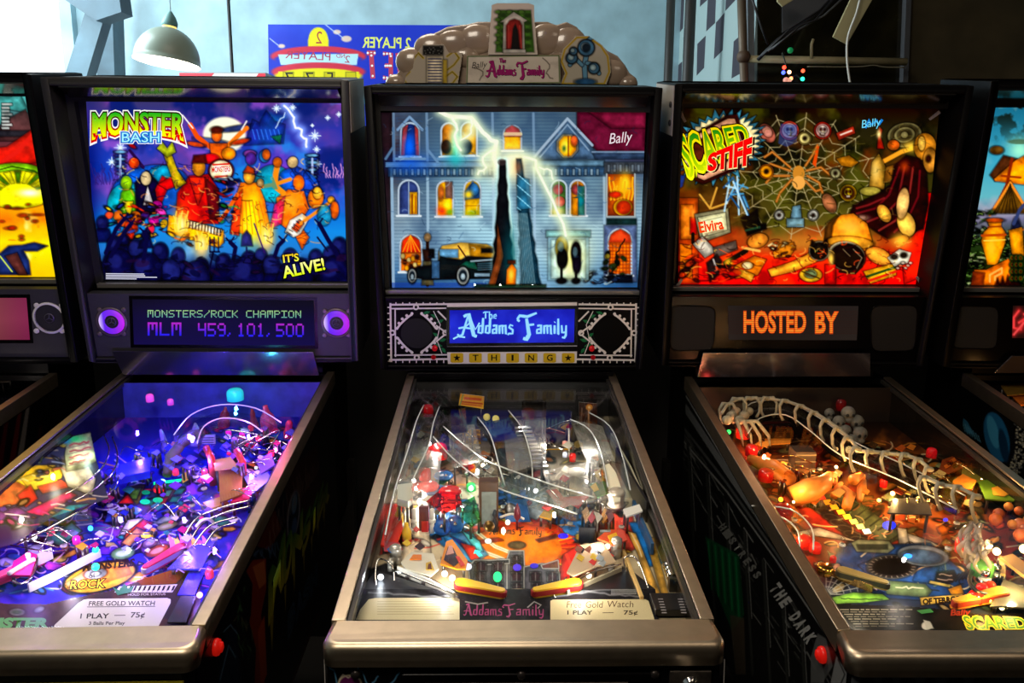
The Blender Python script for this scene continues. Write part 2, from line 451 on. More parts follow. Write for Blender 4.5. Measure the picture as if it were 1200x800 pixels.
    def gothic(s, body, x, y, h, wdt, col, ang=0., bold=0., wscale=1.0):
        tot = sum(STROKES[c][1] for c in body); k = wdt / tot; cx = 0.; a = math.radians(ang)
        s.lift += 1
        for c in body:
            for pts, wd in STROKES[c][0]:
                q = []
                for i in range(len(pts) - 1):     # rounder curves
                    for t in (0, .5): q.append((pts[i][0] * (1 - t) + pts[i + 1][0] * t, pts[i][1] * (1 - t) + pts[i + 1][1] * t))
                q.append(pts[-1]); n = len(q)
                p2 = [((cx + u) * k, -v * h) for u, v in q]
                p2 = [(x + u * math.cos(a) - v * math.sin(a), y + u * math.sin(a) + v * math.cos(a)) for u, v in p2]
                ws = [wd * h * wscale * (.55 + .6 * math.sin(math.pi * (i + .6) / (n + .2))) + bold for i in range(n)]
                s.gline(p2, ws, col, .00003 * s.lift)
            cx += STROKES[c][1]

    def dots(s, body, x, y, h, wdt, col, col2=None, fill=.86, adv=6., dx=0., dy=0.):
        """dot-matrix lettering; (dx, dy) is the run of the baseline per unit of width"""
        cw = wdt / (len(body) * adv - 1); chh = h / 7; s.lift += 1; vs, fs, cs = [], [], []
        for i, c in enumerate(body):
            for r_, row in enumerate(FONT5[c].split()):
                for k, b in enumerate(row):
                    if b == '1':
                        X, Y = x + (i * adv + k) * cw, y + r_ * chh + (i * adv + k) * cw * dy; n = len(vs)
                        vs += [(X, Y), (X + cw * fill, Y), (X + cw * fill, Y + chh * fill), (X, Y + chh * fill)]; fs.append((n, n + 1, n + 2, n + 3))
                        t = r_ / 6; cc = lin(col) * (1 - t) + lin(col2 or col) * t; cs += [tuple(cc)] * 4
        s.face(vs, fs, cs, .00003 * s.lift)

    def punch(s, k=1.22, mid=.40, sat=1.15):
        f = lambda c: np.clip(mid + (c.mean(-1, keepdims=True) - mid) * k + (c - c.mean(-1, keepdims=True)) * sat * k, 0, 1)
        s.C = f(s.C); s.gc = [f(c) for c in s.gc]

    def build(s, name, material, parent=None):
        P = s.pt(s.X.ravel(), s.Y.ravel()); n0 = len(P)
        i = np.arange(s.nx * s.ny).reshape(s.ny, s.nx); quads = np.stack([i[:-1, :-1], i[1:, :-1], i[1:, 1:], i[:-1, 1:]], -1).reshape(-1, 4)
        if s.clip is not None:
            X, Y = s.X.ravel()[quads].mean(1), s.Y.ravel()[quads].mean(1); ins = np.zeros(len(X), bool); cp = np.array(s.clip, float)
            for (x1, y1), (x2, y2) in zip(cp, np.roll(cp, -1, 0)):
                if y1 != y2: ins ^= ((y1 > Y) != (y2 > Y)) & (X < (x2 - x1) * (Y - y1) / (y2 - y1) + x1)
            quads = quads[ins]
        V = np.concatenate([P] + s.gv) if s.gv else P; Cc = np.concatenate([s.C.reshape(-1, 3)] + s.gc) if s.gc else s.C.reshape(-1, 3)
        gf = [[n0 + k for k in f] for f in s.gf]
        me = bpy.data.meshes.new(name); me.vertices.add(len(V)); me.vertices.foreach_set('co', V.astype(np.float32).ravel())
        loops = np.concatenate([quads.ravel()] + ([np.array([k for f in gf for k in f])] if gf else [])).astype(np.int32)
        lens = np.concatenate([np.full(len(quads), 4), np.array([len(f) for f in gf], int)]).astype(np.int32)
        starts = np.concatenate([[0], np.cumsum(lens)[:-1]]).astype(np.int32)
        me.loops.add(len(loops)); me.loops.foreach_set('vertex_index', loops)
        me.polygons.add(len(lens)); me.polygons.foreach_set('loop_start', starts)
        me.update(calc_edges=True); me.validate()
        at_ = me.attributes.new('print', 'FLOAT_COLOR', 'POINT'); rgba = np.ones((len(V), 4), np.float32); rgba[:, :3] = s2l(Cc); at_.data.foreach_set('color', rgba.ravel())
        me.materials.append(material)
        o = bpy.data.objects.new(name, me); C.objects.link(o)
        if parent: o.parent = parent
        return o


# ================================================================== the room
def struct(mb, name, m, **k):
    o = mb.build(name, m, **k); o['kind'] = 'structure'; return o


M_CONC = mat('pale_blue_concrete', '#b2d0da', .8, noise=.24, nscale=5, bump=.12)
M_DARKW = mat('dark_brown_wall', '#564c34', .8, noise=.4, nscale=6)
M_FLOOR = mat('dark_floor', '#151312', .6, noise=.3, nscale=3)
M_CEIL = mat('ceiling_paint', '#8f8a84', .9)
M_BEAM = mat('painted_steel', '#4a6472', .55, noise=.3, nscale=8)
WX, WY, RX, DY = -2.95, 6.0, 1.13, 4.15
b = MB(); b.box(-4.2, 4.5, -3.5, 7, -.05, 0); struct(b, 'floor', M_FLOOR)
b = MB(); b.box(-4.2, 4.5, -3.5, 7, 3.9, 3.98); struct(b, 'ceiling', M_CEIL)
b = MB(); b.box(WX - .1, RX + .2, WY, WY + .12, 0, 3.9); struct(b, 'wall_back', M_CONC)
# left wall with a tall daylight window
b = MB(); b.box(WX - .12, WX, -3.5, 3.6, 0, 3.9); b.box(WX - .12, WX, 3.6, 5.93, 0, 1.2); b.box(WX - .12, WX, 5.93, WY + .1, 0, 3.9); b.box(WX - .12, WX, 3.6, 5.93, 3.6, 3.9)
struct(b, 'wall_left', M_CONC)
wf = empty('window_1', (WX - .06, 4.76, 2.4)); wf['kind'] = 'structure'
b = MB(); b.box(-.045, -.02, -1.16, 1.17, -1.2, 1.2); b.build('daylight_pane', mat('daylight', '#f4fbff', 1., emit=2.2, ecol='#f6fcff'), wf)
b = MB()
for y0, y1, z0, z1 in ((-1.16, 1.17, -1.2, -1.15), (-1.16, 1.17, 1.15, 1.2)): b.box(-.02, .05, y0, y1, z0, z1)
b.build('window_frame', mat('window_white', '#e8f0f2', .6), wf)
# side wall with the chequered panel, then the dark partition
b = MB(); b.box(RX, RX + .1, DY, WY, 0, 3.9); struct(b, 'wall_right', mat('pale_side_wall', '#a9bcbc', .8))
b = MB(); b.box(RX + .02, 4.5, DY, DY + .1, 0, 3.9); struct(b, 'wall_partition', M_DARKW)
b = MB(); b.box(-3.0, 4.3, 2.66, 2.74, 0, 1.715); struct(b, 'wall_partition', mat('low_partition', '#15120f', .8))
b = MB(); b.box(4.38, 4.5, -3.5, DY, 0, 3.9); struct(b, 'wall_right', M_DARKW)


def ppts(pts, Y, dy=0.): return [at(x, y, Y - dy) for x, y in pts]


def pslab(mb, pts, Y, th): mb.prism([at(x, y, Y) for x, y in pts], (0, th, 0))


# chequered panel on the side wall: painted squares
side = lambda x, y: hit(x, y, (RX - .004, 0, 0), (1, 0, 0))
ck = Art([(784, -14), (874, -14), (874, 112), (776, 112)], side, (-1, 0, 0), res=1.5, bg='#b4c8c6')
for q in ([(821, -6), (831, -6), (829, 0), (820, 8)], [(830, -12), (839.5, -12), (838, 27), (827.5, 37)], [(851, -12), (863, -14), (862, 0), (850, 13)],
          [(839, 26.5), (849.3, 14.5), (847, 59), (836.5, 69.5)], [(817.2, 51.5), (827.2, 41.5), (825.2, 79.5), (816.3, 88.8)], [(859.8, 48.5), (868, 41), (868, 86), (857.2, 92)],
          [(793.5, -8), (802.5, -10), (800.5, 33), (792.5, 43)], [(801.5, 33), (809, 24.5), (805.5, 62), (800, 69.5)], [(792, 79), (799.5, 72), (798.5, 100), (792, 104)]):
    ck.gpoly(q, '#4a4750')
o = ck.build('trim_1', art_mat('chequer_paint', rough=.7, emissive=False)); o['kind'] = 'structure'


def pole(name, label, cat, pa, pb, Y, r, m, kind=None, xwall=None):
    a, c = at(*pa, Y), at(*pb, Y); b = MB(); d = (Vector(a) - Vector(c)); b.tube([c, a], r, 12)
    return tag(b.build(name, m), label, cat, None, kind)


def upright(px, Y, r, m, name, label, cat, z0=0., z1=3.9, px2=None):
    a = at(px, 60, Y); b = MB(); b.tube([(a[0], Y, z0), (a[0], Y, z1)], r, 12); return tag(b.build(name, m), label, cat)


M_PIPE = mat('dark_pipe', '#35302c', .5, noise=.25, nscale=10)
upright(784, 5.6, .028, M_PIPE, 'drain_pipe', 'dark vertical pipe where the pale wall meets the chequered wall', 'pipe')
upright(807, 4.75, .030, M_PIPE, 'drain_pipe', 'dark vertical pipe crossing the black and white chequered wall', 'pipe')
M_COND = mat('worn_cream_conduit', '#c0b48c', .45, .1, noise=.25, nscale=14)
t = empty('conduit_pipe', tuple(at(871, 66, 3.95))); tag(t, 'cream conduit pipe with elbow joint running across the dark partition', 'pipe')
o0 = np.array(t.location)
b = MB(); b.tube([at(868, -30, 3.95) - o0, at(871, 66, 3.95) - o0, at(873, 108, 3.95) - o0, np.array([at(873, 108, 3.95)[0], 3.95, 0]) - o0], .020, 12); b.build('upright_run', mat('conduit_brown', '#6b5c4c', .5, .3), t)
b = MB(); b.tube([at(871, 69, 3.95) - o0, at(1062, 72.5, 3.95) - o0], .0165, 12); b.build('cross_run', M_COND, t)
b = MB(); b.ball((0, -.004, -.003), .031); b.build('elbow_joint', mat('elbow_rust', '#5a4534', .6), t)
b = MB(); b.tube([at(951, 68, 3.93) - o0, at(951, 52, 3.93) - o0, at(953, 46, 3.93) - o0], .007, 6); b.build('hanger_clip', M_COND, t)
# grey post at the edge of the dark opening, black jamb, dim glass
b = MB(); pslab(b, [(1063, -20), (1069, -20), (1064, 102), (1058, 102)], DY - .06, .05); struct(b, 'trim_2', mat('grey_post', '#55565a', .6))
b = MB(); pslab(b, [(876, -20), (884, -20), (884, 110), (877, 110)], DY - .04, .03); struct(b, 'trim_3', mat('grey_post_dim', '#77797c', .6))
wn = empty('window_2', tuple(at(985, 40, DY - .02))); wn['kind'] = 'structure'; o0 = np.array(wn.location)
b = MB(); b.prism([at(x, y, DY - .02) - o0 for x, y in [(888, -30), (1060, -30), (1057, 112), (888, 112)]], (0, .012, 0)); b.build('dark_glass', mat('dark_glass', '#24200f', .12, noise=.8, nscale=7), wn)  # strong mottling paints olive reflections into the glass colour
b = MB(); b.prism([at(x, y, DY - .035) - o0 for x, y in [(917, -5), (988, -5), (926, 32), (917, 38)]], (0, .012, 0)); b.build('grey_card', mat('grey_card', '#5a5a5e', .7), wn)
# slats, cables and lights hanging there
b = MB(); pslab(b, [(1002, -12), (1029, -12), (993, 52), (976, 43)], 3.85, .012)
tag(b.build('hanging_board', mat('cream_board', '#cfc494', .6), bevel=.003), 'long cream board hanging slanted in front of the dark window', 'board')
b = MB(); pslab(b, [(909, -14), (934, -10), (930, 0), (917, 8), (911, 2)], 3.85, .012)
tag(b.build('hanging_board', bpy.data.materials['cream_board'], bevel=.003), 'short cream board end poking in at the top edge', 'board')


def cable(name, label, pts, Y, r, m, cat='cable', group=None):
    p = [at(x, y, Y) for x, y in pts]; q = []
    for i in range(len(p) - 1):
        p0, p1, p2, p3 = p[max(i - 1, 0)], p[i], p[i + 1], p[min(i + 2, len(p) - 1)]
        for t_ in np.linspace(0, 1, 6, endpoint=False):
            q.append(.5 * ((2 * p1) + (-p0 + p2) * t_ + (2 * p0 - 5 * p1 + 4 * p2 - p3) * t_ ** 2 + (-p0 + 3 * p1 - 3 * p2 + p3) * t_ ** 3))
    q.append(p[-1]); b = MB(); b.tube(q, r, 8); return tag(b.build(name, m), label, cat, group)


cable('white_cable', 'white cable hanging in front of the slanted cream board', [(1012, -20), (1004, 14), (994, 42), (992.5, 66), (995, 90), (999, 112)], 3.80, .005, mat('white_plastic', '#e6e4dc', .5))
cable('thin_cable', 'thin pale cable drooping just under the cream conduit pipe', [(946, 78), (985, 78.5), (1010, 78), (1024, 76.5), (1036, 78.5), (1060, 79)], 3.9, .0026, mat('pale_cable', '#8a8470', .6))
M_BC = mat('black_cable', '#222024', .45)
t = empty('cable_bundle', tuple(at(930, 35, 3.92))); tag(t, 'bundle of black cables slanting up past the grey card', 'cables'); o0 = np.array(t.location)
for k, pts in enumerate(([(888, 70), (912, 46), (945, 25), (975, 2), (990, -10)], [(893, 66), (925, 34), (960, 12), (980, -8)], [(900, 60), (930, 38), (966, 18), (992, -6)], [(905, 58), (938, 30), (955, 24), (985, -10)], [(878, -12), (886, 12), (893, 34), (900, 52)])):
    b = MB(); b.tube([at(x, y, 3.92 - .012 * k) - o0 for x, y in pts], .005 if k else .009, 6); b.build('cable', M_BC if k != 2 else mat('grey_cable', '#5a5a5c', .5), t)
t = empty('string_lights', tuple(at(924, 84, 3.84))); tag(t, 'small tangle of coloured string lights below the cream conduit pipe', 'lights'); o0 = np.array(t.location)
b = MB(); b.tube([at(x, y, 3.84) - o0 for x, y in [(917, 62), (921, 76), (918, 86), (926, 83), (924, 92), (933, 88), (941, 94), (946, 99)]], .003, 6); b.build('wire', mat('green_wire', '#1c2a20', .5), t)
b = MB(); b.tube([at(917, 62, 3.84) - o0, at(916.5, 62.5, 3.90) - o0, at(916, 64.3, 3.95) - o0], .003, 6); b.build('wire', MATS['green_wire'], t)
for k, (x, y, c_, e) in enumerate([(919, 79, '#ff3820', 5), (925, 84.5, '#ffb080', 6), (927, 92, '#ff9a60', 3), (941, 83, '#ff5030', 3), (918, 85, '#3a50ff', 5), (931, 98, '#4060ff', 6), (940.5, 92.5, '#20ffb0', 6), (926, 59, '#0c7a44', .6), (921, 94, '#c08070', 1.2), (924, 95, '#d09078', 1.2)]):
    b = MB(); b.ball(at(x, y, 3.83) - o0, .0085 if e > 1.5 else .013, 10, 6); b.build('bulb', mat('bulb_%s' % c_[1:], c_, .4, emit=e), t)

# steel column with its brace, upper left
b = MB(); pslab(b, [(127, -60), (117, -30), (113, 110), (135, 112), (130, -30)], 5.6, .16)
struct(b, 'trim_4', M_BEAM)
b = MB(); pslab(b, [(101, 10), (121, 24), (98, 100), (72, 100)], 4.8, .10)
struct(b, 'trim_5', M_BEAM)
b = MB(); pslab(b, [(60, -12), (82, 4), (112, 24), (142, 14), (138, -14)], 4.72, .14)
struct(b, 'trim_6', mat('painted_steel_dark', '#3a5260', .55, noise=.3, nscale=8))
upright(271, 5.4, .010, mat('black_rod', '#101010', .5), 'black_rod', 'thin black vertical rod in front of the pale wall beside the lamp', 'rod')

# pendant lamp
LY = 4.0; lc = at(196, 66, LY)
t = empty('pendant_lamp', tuple(lc)); tag(t, 'grey green dome pendant lamp hanging above the leftmost machines', 'lamp')
tilt = Vector((.11, .10, 1)).normalized()
R0 = .143
prof = [(R0 * math.sin(a), -.022 + .150 * (math.cos(a))) for a in np.linspace(math.pi / 2, .22, 12)]
b = MB(); b.lathe([(R0 + .004, -.030), (R0 + .002, -.022)] + prof, (0, 0, 0), tilt, 36, close=False)
inner = [(r * .965, h * .96 - .002) for r, h in prof]
b2 = MB(); b2.lathe([(R0 + .001, -.030)] + inner, (0, 0, 0), tilt, 36, close=False)
sh = b.build('lamp_shade', mat('grey_green_enamel', '#8f9a8c', .35), t); b2.build('shade_lining', mat('white_lining', '#fffdf6', .7, emit=1.6, ecol='#fff6e8'), sh)
b = MB(); b.lathe([(.030, .118), (.030, .132)], (0, 0, 0), tilt, 16); b.build('glowing_collar', mat('amber_glow', '#ffd070', .5, emit=1.4), t)
b = MB(); b.lathe([(.034, .132), (.035, .150), (.024, .175), (.008, .196), (.004, .2)], (0, 0, 0), tilt, 16); b.build('cap', mat('verdigris_cap', '#6f9a98', .5), t)
b = MB(); b.tube([tilt * .198, (tilt.x * .198, tilt.y * .198, 3.9 - lc[2])], .0022, 6); b.build('cord', mat('pale_cord', '#b8c4c4', .6), t)
b = MB(); b.ball((0, 0, .03), .035); bl = b.build('bulb', mat('lamp_bulb', '#fff4dc', .5, emit=6), t)
pl = bpy.data.lights.new('lamp_light', 'POINT'); pl.energy = 6; pl.color = (1, .93, .82); pl.shadow_soft_size = .05
po = bpy.data.objects.new('lamp_light', pl); C.objects.link(po); po.location = tuple(lc + np.array(tilt) * -.03)

# mirrored score poster on the back wall
pp = lambda x, y: at(x, y, WY - .012)
ps = Art([(314, 28.5), (540, 29.5), (540, 160), (316, 160)], pp, (0, -1, 0), res=1.0, bg='#1c35c4')
ps.cloud('#2a52dc', 60, 3, .4, .9, .6)
ps.poly([(352, 55), (392, 55), (404, 62), (340, 62)], '#d8324a')
ps.ell(373, 47, 11.5, 15, '#f6e51c'); ps.rect(361, 46, 385, 58, '#f6e51c')
ps.ell(373, 66, 56, 12, '#d8324a'); ps.ell(373, 70, 52, 9, '#1c35c4')
ps.poly([(326, 64), (420, 63), (418, 76), (329, 76)], '#bfe6f4')
ps.ell(373, 84, 55, 11, '#d8324a'); ps.ell(373, 89, 51, 9, '#f6e51c'); ps.poly([(326, 84), (421, 84), (417, 110), (331, 110)], '#f6e51c')
for x in (332, 356, 380, 405): ps.rect(x, 84.5, x + 12, 100, '#d8c810'); ps.line([(x, 84.5), (x + 12, 84.5), (x + 12, 104), (x, 104), (x, 84.5)], .8, '#7a7a10')
for x, y, r in ((330, 54, 4), (395, 37.5, 4.5), (406, 45.5, 6)): ps.ell(x, y, r, r * .6, '#e8c8b8'); ps.line([(x - 14, y - 9), (x - 4, y - 1)], .9, '#d8e4f8')
ps.text('2', 377.5, 51, 14, -7, '#b0343c')
ps.text('2', 410, 73.5, 8, -6, '#b8344c', 3); ps.text('ND', 404, 68, 4.5, -10, '#b8344c', 3); ps.text('PLAYER', 387, 71, 9, -53, '#b8344c', 3)
ps.text('2 PLAYER', 481, 56.5, 12, -56, '#f2f06a', 1, off=.02)
for ch, x in (('7', 343), ('7', 367), ('5', 391.5)): ps.text(ch, x, 98, 13, -9, '#2a2a20')
for k, pts in enumerate(([(430, 62), (440, 62)], [(435, 62), (437, 92)], [(449, 63), (458, 63), (458, 91), (449, 91)], [(451, 77), (457, 77)], [(466, 62), (470, 93)], [(478, 62), (484, 93), (478, 78)])):
    ps.gline(pts, 5.5, '#c8405a')
    for a, c_ in zip(pts[:-1], pts[1:]):
        for q in (0.1, .5, .9): ps.gdisc(a[0] + (c_[0] - a[0]) * q, a[1] + (c_[1] - a[1]) * q, 1.4, 1.4, '#fff4f4', 8)
ps.ell(455, 112, 48, 12, '#5ab4e0')
o = ps.build('score_poster', art_mat('poster_print', rough=.4, emissive=False)); tag(o, 'blue poster with mirrored player lettering and a yellow flying saucer on the pale wall', 'poster')
b = MB(); b.box(*[v for v in (pp(314, 28.5)[0], pp(540, 29)[0])], WY - .0115, WY - .0005, pp(316, 160)[2], pp(314, 28.7)[2]); b.build('backing_board', mat('poster_board', '#d8e0e0', .7), o)
# low red and white sign box behind the leftmost big machine
p0, p1 = at(210, 84.5, 5.0), at(311, 84.5, 5.0)
t = empty('sign_cabinet', ((p0[0] + p1[0]) / 2, 5.15, 0)); tag(t, 'white cabinet with a red edged top showing just above the leftmost big machine', 'cabinet')
wd = (p1[0] - p0[0]) / 2
b = MB(); b.box(-wd, wd, -.15, .15, 0, p0[2] - .004); b.build('body', mat('white_cabinet', '#e6e2e0', .5), t)
b = MB(); b.box(-wd, wd, -.152, .15, p0[2] - .004, p0[2]); b.build('top_edge', mat('grey_edge', '#9a9c9e', .5), t)
for R_ in ([(-wd, -.005), (-wd + .2, -.005), (-wd + .14, -.06), (-wd, -.06)], [(wd - .04, -.005), (wd, -.005), (wd, -.06), (wd - .08, -.06)]):
    b = MB(); b.prism([(x, -.1515, p0[2] + z) for x, z in R_], (0, .001, 0)); b.build('red_panel', mat('red_panel', '#e0263c', .5), t)


# ================================================================== pinball machines
BASE = dict(hh=.7366, hw=.7252, yb=1.1569, zb=1.0636, yr=1.1863, zr=1.0294, yf=.0736, zf=.9154, wf=.5729, wl=.5823, zl=.9093)


LAMP = 3.2


class Machine:
    def __init__(s, label, X, Y, yaw, dhh=0., dhw=0., dzb=0., dyb=0., dz=0., taper=.03):
        s.__dict__.update(BASE); s.X, s.Y, s.yaw, s.taper = X, Y, yaw, taper
        s.hh += dhh; s.hw += dhw; s.zb += dzb; s.yb += dyb
        for k in ('zf', 'zr', 'zl'): s.__dict__[k] += dz
        s.root = empty('pinball_machine', (X, Y, 0), yaw); tag(s.root, label, 'pinball machine', 'pinball machines standing in a row')
        s.c, s.s_ = math.cos(yaw), math.sin(yaw)
        s.sl, s.cl = math.sin(LEAN), math.cos(LEAN)

    def loc(s, P):
        P = np.asarray(P, float); x, y = P[..., 0] - s.X, P[..., 1] - s.Y
        return np.stack([s.c * x + s.s_ * y, -s.s_ * x + s.c * y, P[..., 2]], -1)

    def world(s, P):
        P = np.asarray(P, float); return np.stack([s.X + s.c * P[..., 0] - s.s_ * P[..., 1], s.Y + s.s_ * P[..., 0] + s.c * P[..., 1], P[..., 2]], -1)

    def hitl(s, px, py, p0, n):    # photo position -> point of a plane given in the machine's own frame
        n = np.asarray(n, float); nw = s.world(np.asarray(p0, float) + n) - s.world(p0)
        return s.loc(hit(px, py, s.world(p0), nw))

    def px(s, P): return proj(s.world(P))

    def BB(s, u, w_, d):           # backbox frame: across, up, depth behind its front
        return np.array([u * (1 + s.taper * (w_ / s.hh - .5)), s.yb - w_ * s.sl + d * s.cl, s.zb + w_ * s.cl + d * s.sl])

    def bbp(s, d): return lambda x, y: s.hitl(x, y, s.BB(0, 0, d), (0, -s.cl, -s.sl))

    def bbuw(s, x, y, d):
        p = s.bbp(d)(np.array(x, float), np.array(y, float)); q = p - s.BB(0, 0, d); w_ = q @ np.array([0, -s.sl, s.cl]); return p[..., 0], w_

    def zg(s, y): return s.zf + (y - s.yf) * (s.zr - s.zf) / (s.yr - s.yf)
    def zp(s, y, h=0.): return s.zg(y) - .05 - .05 * (y - .1) + h

    def pfp(s, h=0.):              # playfield plane raised by h
        k = (s.zr - s.zf) / (s.yr - s.yf) - .05; return lambda x, y: s.hitl(x, y, (0, .1, s.zp(.1, h)), (0, -k, 1))

    def glp(s, h=0.):
        k = (s.zr - s.zf) / (s.yr - s.yf); return lambda x, y: s.hitl(x, y, (0, .1, s.zg(.1) + h), (0, -k, 1))

    def P(s, x, y, h=0.): return s.pfp(h)(np.array(float(x)), np.array(float(y)))
    FN = np.array([0, -.992 * .0857, .996])

    # ------------------------------------------------------------ cabinet
    def cabinet(s, side_mat, front_mat, rail=None, bar=None):
        r = s.root; hw = s.wf / 2 - .0015; t = .018; zt = s.zl - .012; zb_ = .46
        top = [(.012, zt), (s.yf, s.zg(s.yf) - .004), (s.yr, s.zg(s.yr) - .004), (1.40, s.zg(s.yr) - .004)]
        prof = [(.012, zb_)] + top + [(1.40, .60)]
        b = MB()
        for sx in (-1, 1): b.prism([(sx * hw, y, z) for y, z in prof], (-sx * t, 0, 0))
        b.cur = 1; b.box(-hw + t, hw - t, .013, .031, zb_, zt); b.cur = 0
        b.box(-hw + t, hw - t, 1.385, 1.40, .60, s.zg(s.yr) - .004)
        b.hexa([(-hw + t, .03, zb_), (hw - t, .03, zb_), (hw - t, 1.385, .60), (-hw + t, 1.385, .60), (-hw + t, .03, zb_ + .015), (hw - t, .03, zb_ + .015), (hw - t, 1.385, .615), (-hw + t, 1.385, .615)])
        b.hexa([s_ for s_ in [(-hw + t, s.yr + .01, s.zg(s.yr) - .02), (hw - t, s.yr + .01, s.zg(s.yr) - .02), (hw - t, 1.385, s.zg(s.yr) - .02), (-hw + t, 1.385, s.zg(s.yr) - .02), (-hw + t, s.yr + .01, s.zg(s.yr) - .006), (hw - t, s.yr + .01, s.zg(s.yr) - .006), (hw - t, 1.385, s.zg(s.yr) - .006), (-hw + t, 1.385, s.zg(s.yr) - .006)]])
        b.box(-.25, .25, s.yb + .06, 1.39, s.zg(s.yr) - .006, s.zb + .03)      # neck under the backbox
        b.build('cabinet', [side_mat, front_mat], r)
        for sx in (-1, 1):
            for y, z1 in ((.05, .62), (1.36, .72)):
                b = MB(); b.box(sx * (hw - .004) - .022, sx * (hw - .004) + .022, y - .022, y + .022, .03, z1); b.lathe([(.03, 0), (.03, .012), (.01, .016), (.01, .04)], (sx * (hw - .004), y, 0), seg=12)
                b.build('leg', M_STEELD, r)
        # rails and lockdown bar
        for sx in (-1, 1):
            b = MB(); xo, xi = sx * s.wf / 2, sx * (s.wf / 2 - .0195)
            y0, y1 = s.yf - .010, s.yr + .004
            for xa, xb, za, zb2 in ((xi, xo + sx * .0008, -.0015, .0035), (xo - sx * .0015, xo + sx * .0012, -.034, .0035)):
                b.hexa([(xa, y0, s.zg(y0) + za), (xb, y0, s.zg(y0) + za), (xb, y1, s.zg(y1) + za), (xa, y1, s.zg(y1) + za), (xa, y0, s.zg(y0) + zb2), (xb, y0, s.zg(y0) + zb2), (xb, y1, s.zg(y1) + zb2), (xa, y1, s.zg(y1) + zb2)])
            b.build('side_rail', rail or M_STEEL, r, bevel=.0012)
            b = MB(); xa, xb = sorted((sx * (s.wf / 2 - .0265), sx * (s.wf / 2 - .0192)))
            b.hexa([(xa, y0, s.zg(y0) - .014), (xb, y0, s.zg(y0) - .014), (xb, y1, s.zg(y1) - .014), (xa, y1, s.zg(y1) - .014), (xa, y0, s.zg(y0) - .0045), (xb, y0, s.zg(y0) - .0045), (xb, y1, s.zg(y1) - .0045), (xa, y1, s.zg(y1) - .0045)]); b.build('glass_track', mat('glass_track', '#4a4642', .3, .4), r)
        b = MB(); wl = s.wl / 2; wb = s.wf / 2 + .001
        zt1 = s.zl + .0045; zt2 = s.zg(s.yf) + .001; ze = s.zl - .030
        # plan outline with rounded front corners, extruded to the folded front
        ring = [(-wb, s.yf - .010)] + [(-wl + .016 * (1 - math.sin(a)), .016 * (1 - math.cos(a))) for a in np.linspace(0, math.pi / 2, 5)][::1]
        pl = [(-wb, s.yf - .010)] + [(-wl + .02 - .02 * math.cos(a), .02 - .02 * math.sin(a)) for a in np.linspace(0, math.pi / 2, 6)] + [(wl - .02 + .02 * math.sin(a), .02 - .02 * math.cos(a)) for a in np.linspace(0, math.pi / 2, 6)] + [(wb, s.yf - .010)]
        zz = lambda y: zt1 + (zt2 - zt1) * max(0, y - .01) / (s.yf - .02)
        n = len(pl)
        levels = [(0, lambda y: ze + (y > .04) * .018), (0, lambda y: zz(y) - .008), (.0035, lambda y: zz(y) - .0015), (.009, lambda y: zz(y))]
        vs = []; cy = .055
        for ins, zf_ in levels:
            for x, y in pl:
                k = ins / .29
                vs.append((x * (1 - k), y + (ins if y < .05 else 0), zf_(y)))
        fs = [(i * n + k, i * n + (k + 1) % n, (i + 1) * n + (k + 1) % n, (i + 1) * n + k) for i in range(3) for k in range(n)]
        b.add(vs, fs, True); b.add(vs[3 * n:], [tuple(range(n))], False)
        b.add(vs[:n], [tuple(range(n))], False)
        o = b.build('lockdown_bar', bar or M_STEEL, r)
        # glass over the playfield
        b = MB(); y0, y1, x = s.yf - .009, s.yr, s.wf / 2 - .0195
        b.hexa([(-x, y0, s.zg(y0) - .004), (x, y0, s.zg(y0) - .004), (x, y1, s.zg(y1) - .004), (-x, y1, s.zg(y1) - .004), (-x, y0, s.zg(y0) - .0015), (x, y0, s.zg(y0) - .0015), (x, y1, s.zg(y1) - .0015), (-x, y1, s.zg(y1) - .0015)])
        b.build('playfield_glass', M_PANE, r)

    def buttons(s, sides, at_=None):
        q = (0, .055, s.zl - .11) if at_ is None else s.hitl(np.array(float(at_[0])), np.array(float(at_[1])), (at_[2] * s.wf / 2, 0, 0), (1, 0, 0))
        for sx in sides:
            b = MB(); c = (sx * (s.wf / 2 + .002), float(q[1]), float(q[2]))
            b.lathe([(.012, -.004), (.0135, .002), (.012, .006), (.009, .006), (.008, .010), (.003, .012)], c, (sx, 0, 0), 18); b.build('flipper_button', M_RED, s.root)

    # ------------------------------------------------------------ backbox
    def backbox(s, corners, depth=.085, m=None, trim='#7d7a76', panel_top=None, panel_mat=None, lip_mat=None):
        r = s.root; hw, hh, t = s.hw / 2, s.hh, .019; m = m or M_BLACK
        f = lambda u, d, w_: tuple(s.BB(u, w_, d)); s.depth = depth
        b = MB()
        b.box(-hw, -hw + t, 0, .27, 0, hh, f); b.box(hw - t, hw, 0, .27, 0, hh, f)
        b.box(-hw + t, hw - t, 0, .27, hh - t, hh, f); b.box(-hw + t, hw - t, 0, .27, 0, t * .6, f)
        b.box(-hw + t, hw - t, depth + .012, .27, t * .6, hh - t, f)
        o = b.build('backbox', m, r, bevel=.0025)
        # backglass position
        cs = np.array([s.bbuw(x, y, depth) for x, y in corners]); u0, u1 = (cs[0, 0] + cs[3, 0]) / 2, (cs[1, 0] + cs[2, 0]) / 2; w1, w0 = (cs[0, 1] + cs[1, 1]) / 2, (cs[2, 1] + cs[3, 1]) / 2
        s.bgw = (u0, u1, w0, w1)
        b = MB(); d0, d1 = depth - .012, depth + .012; e = .001
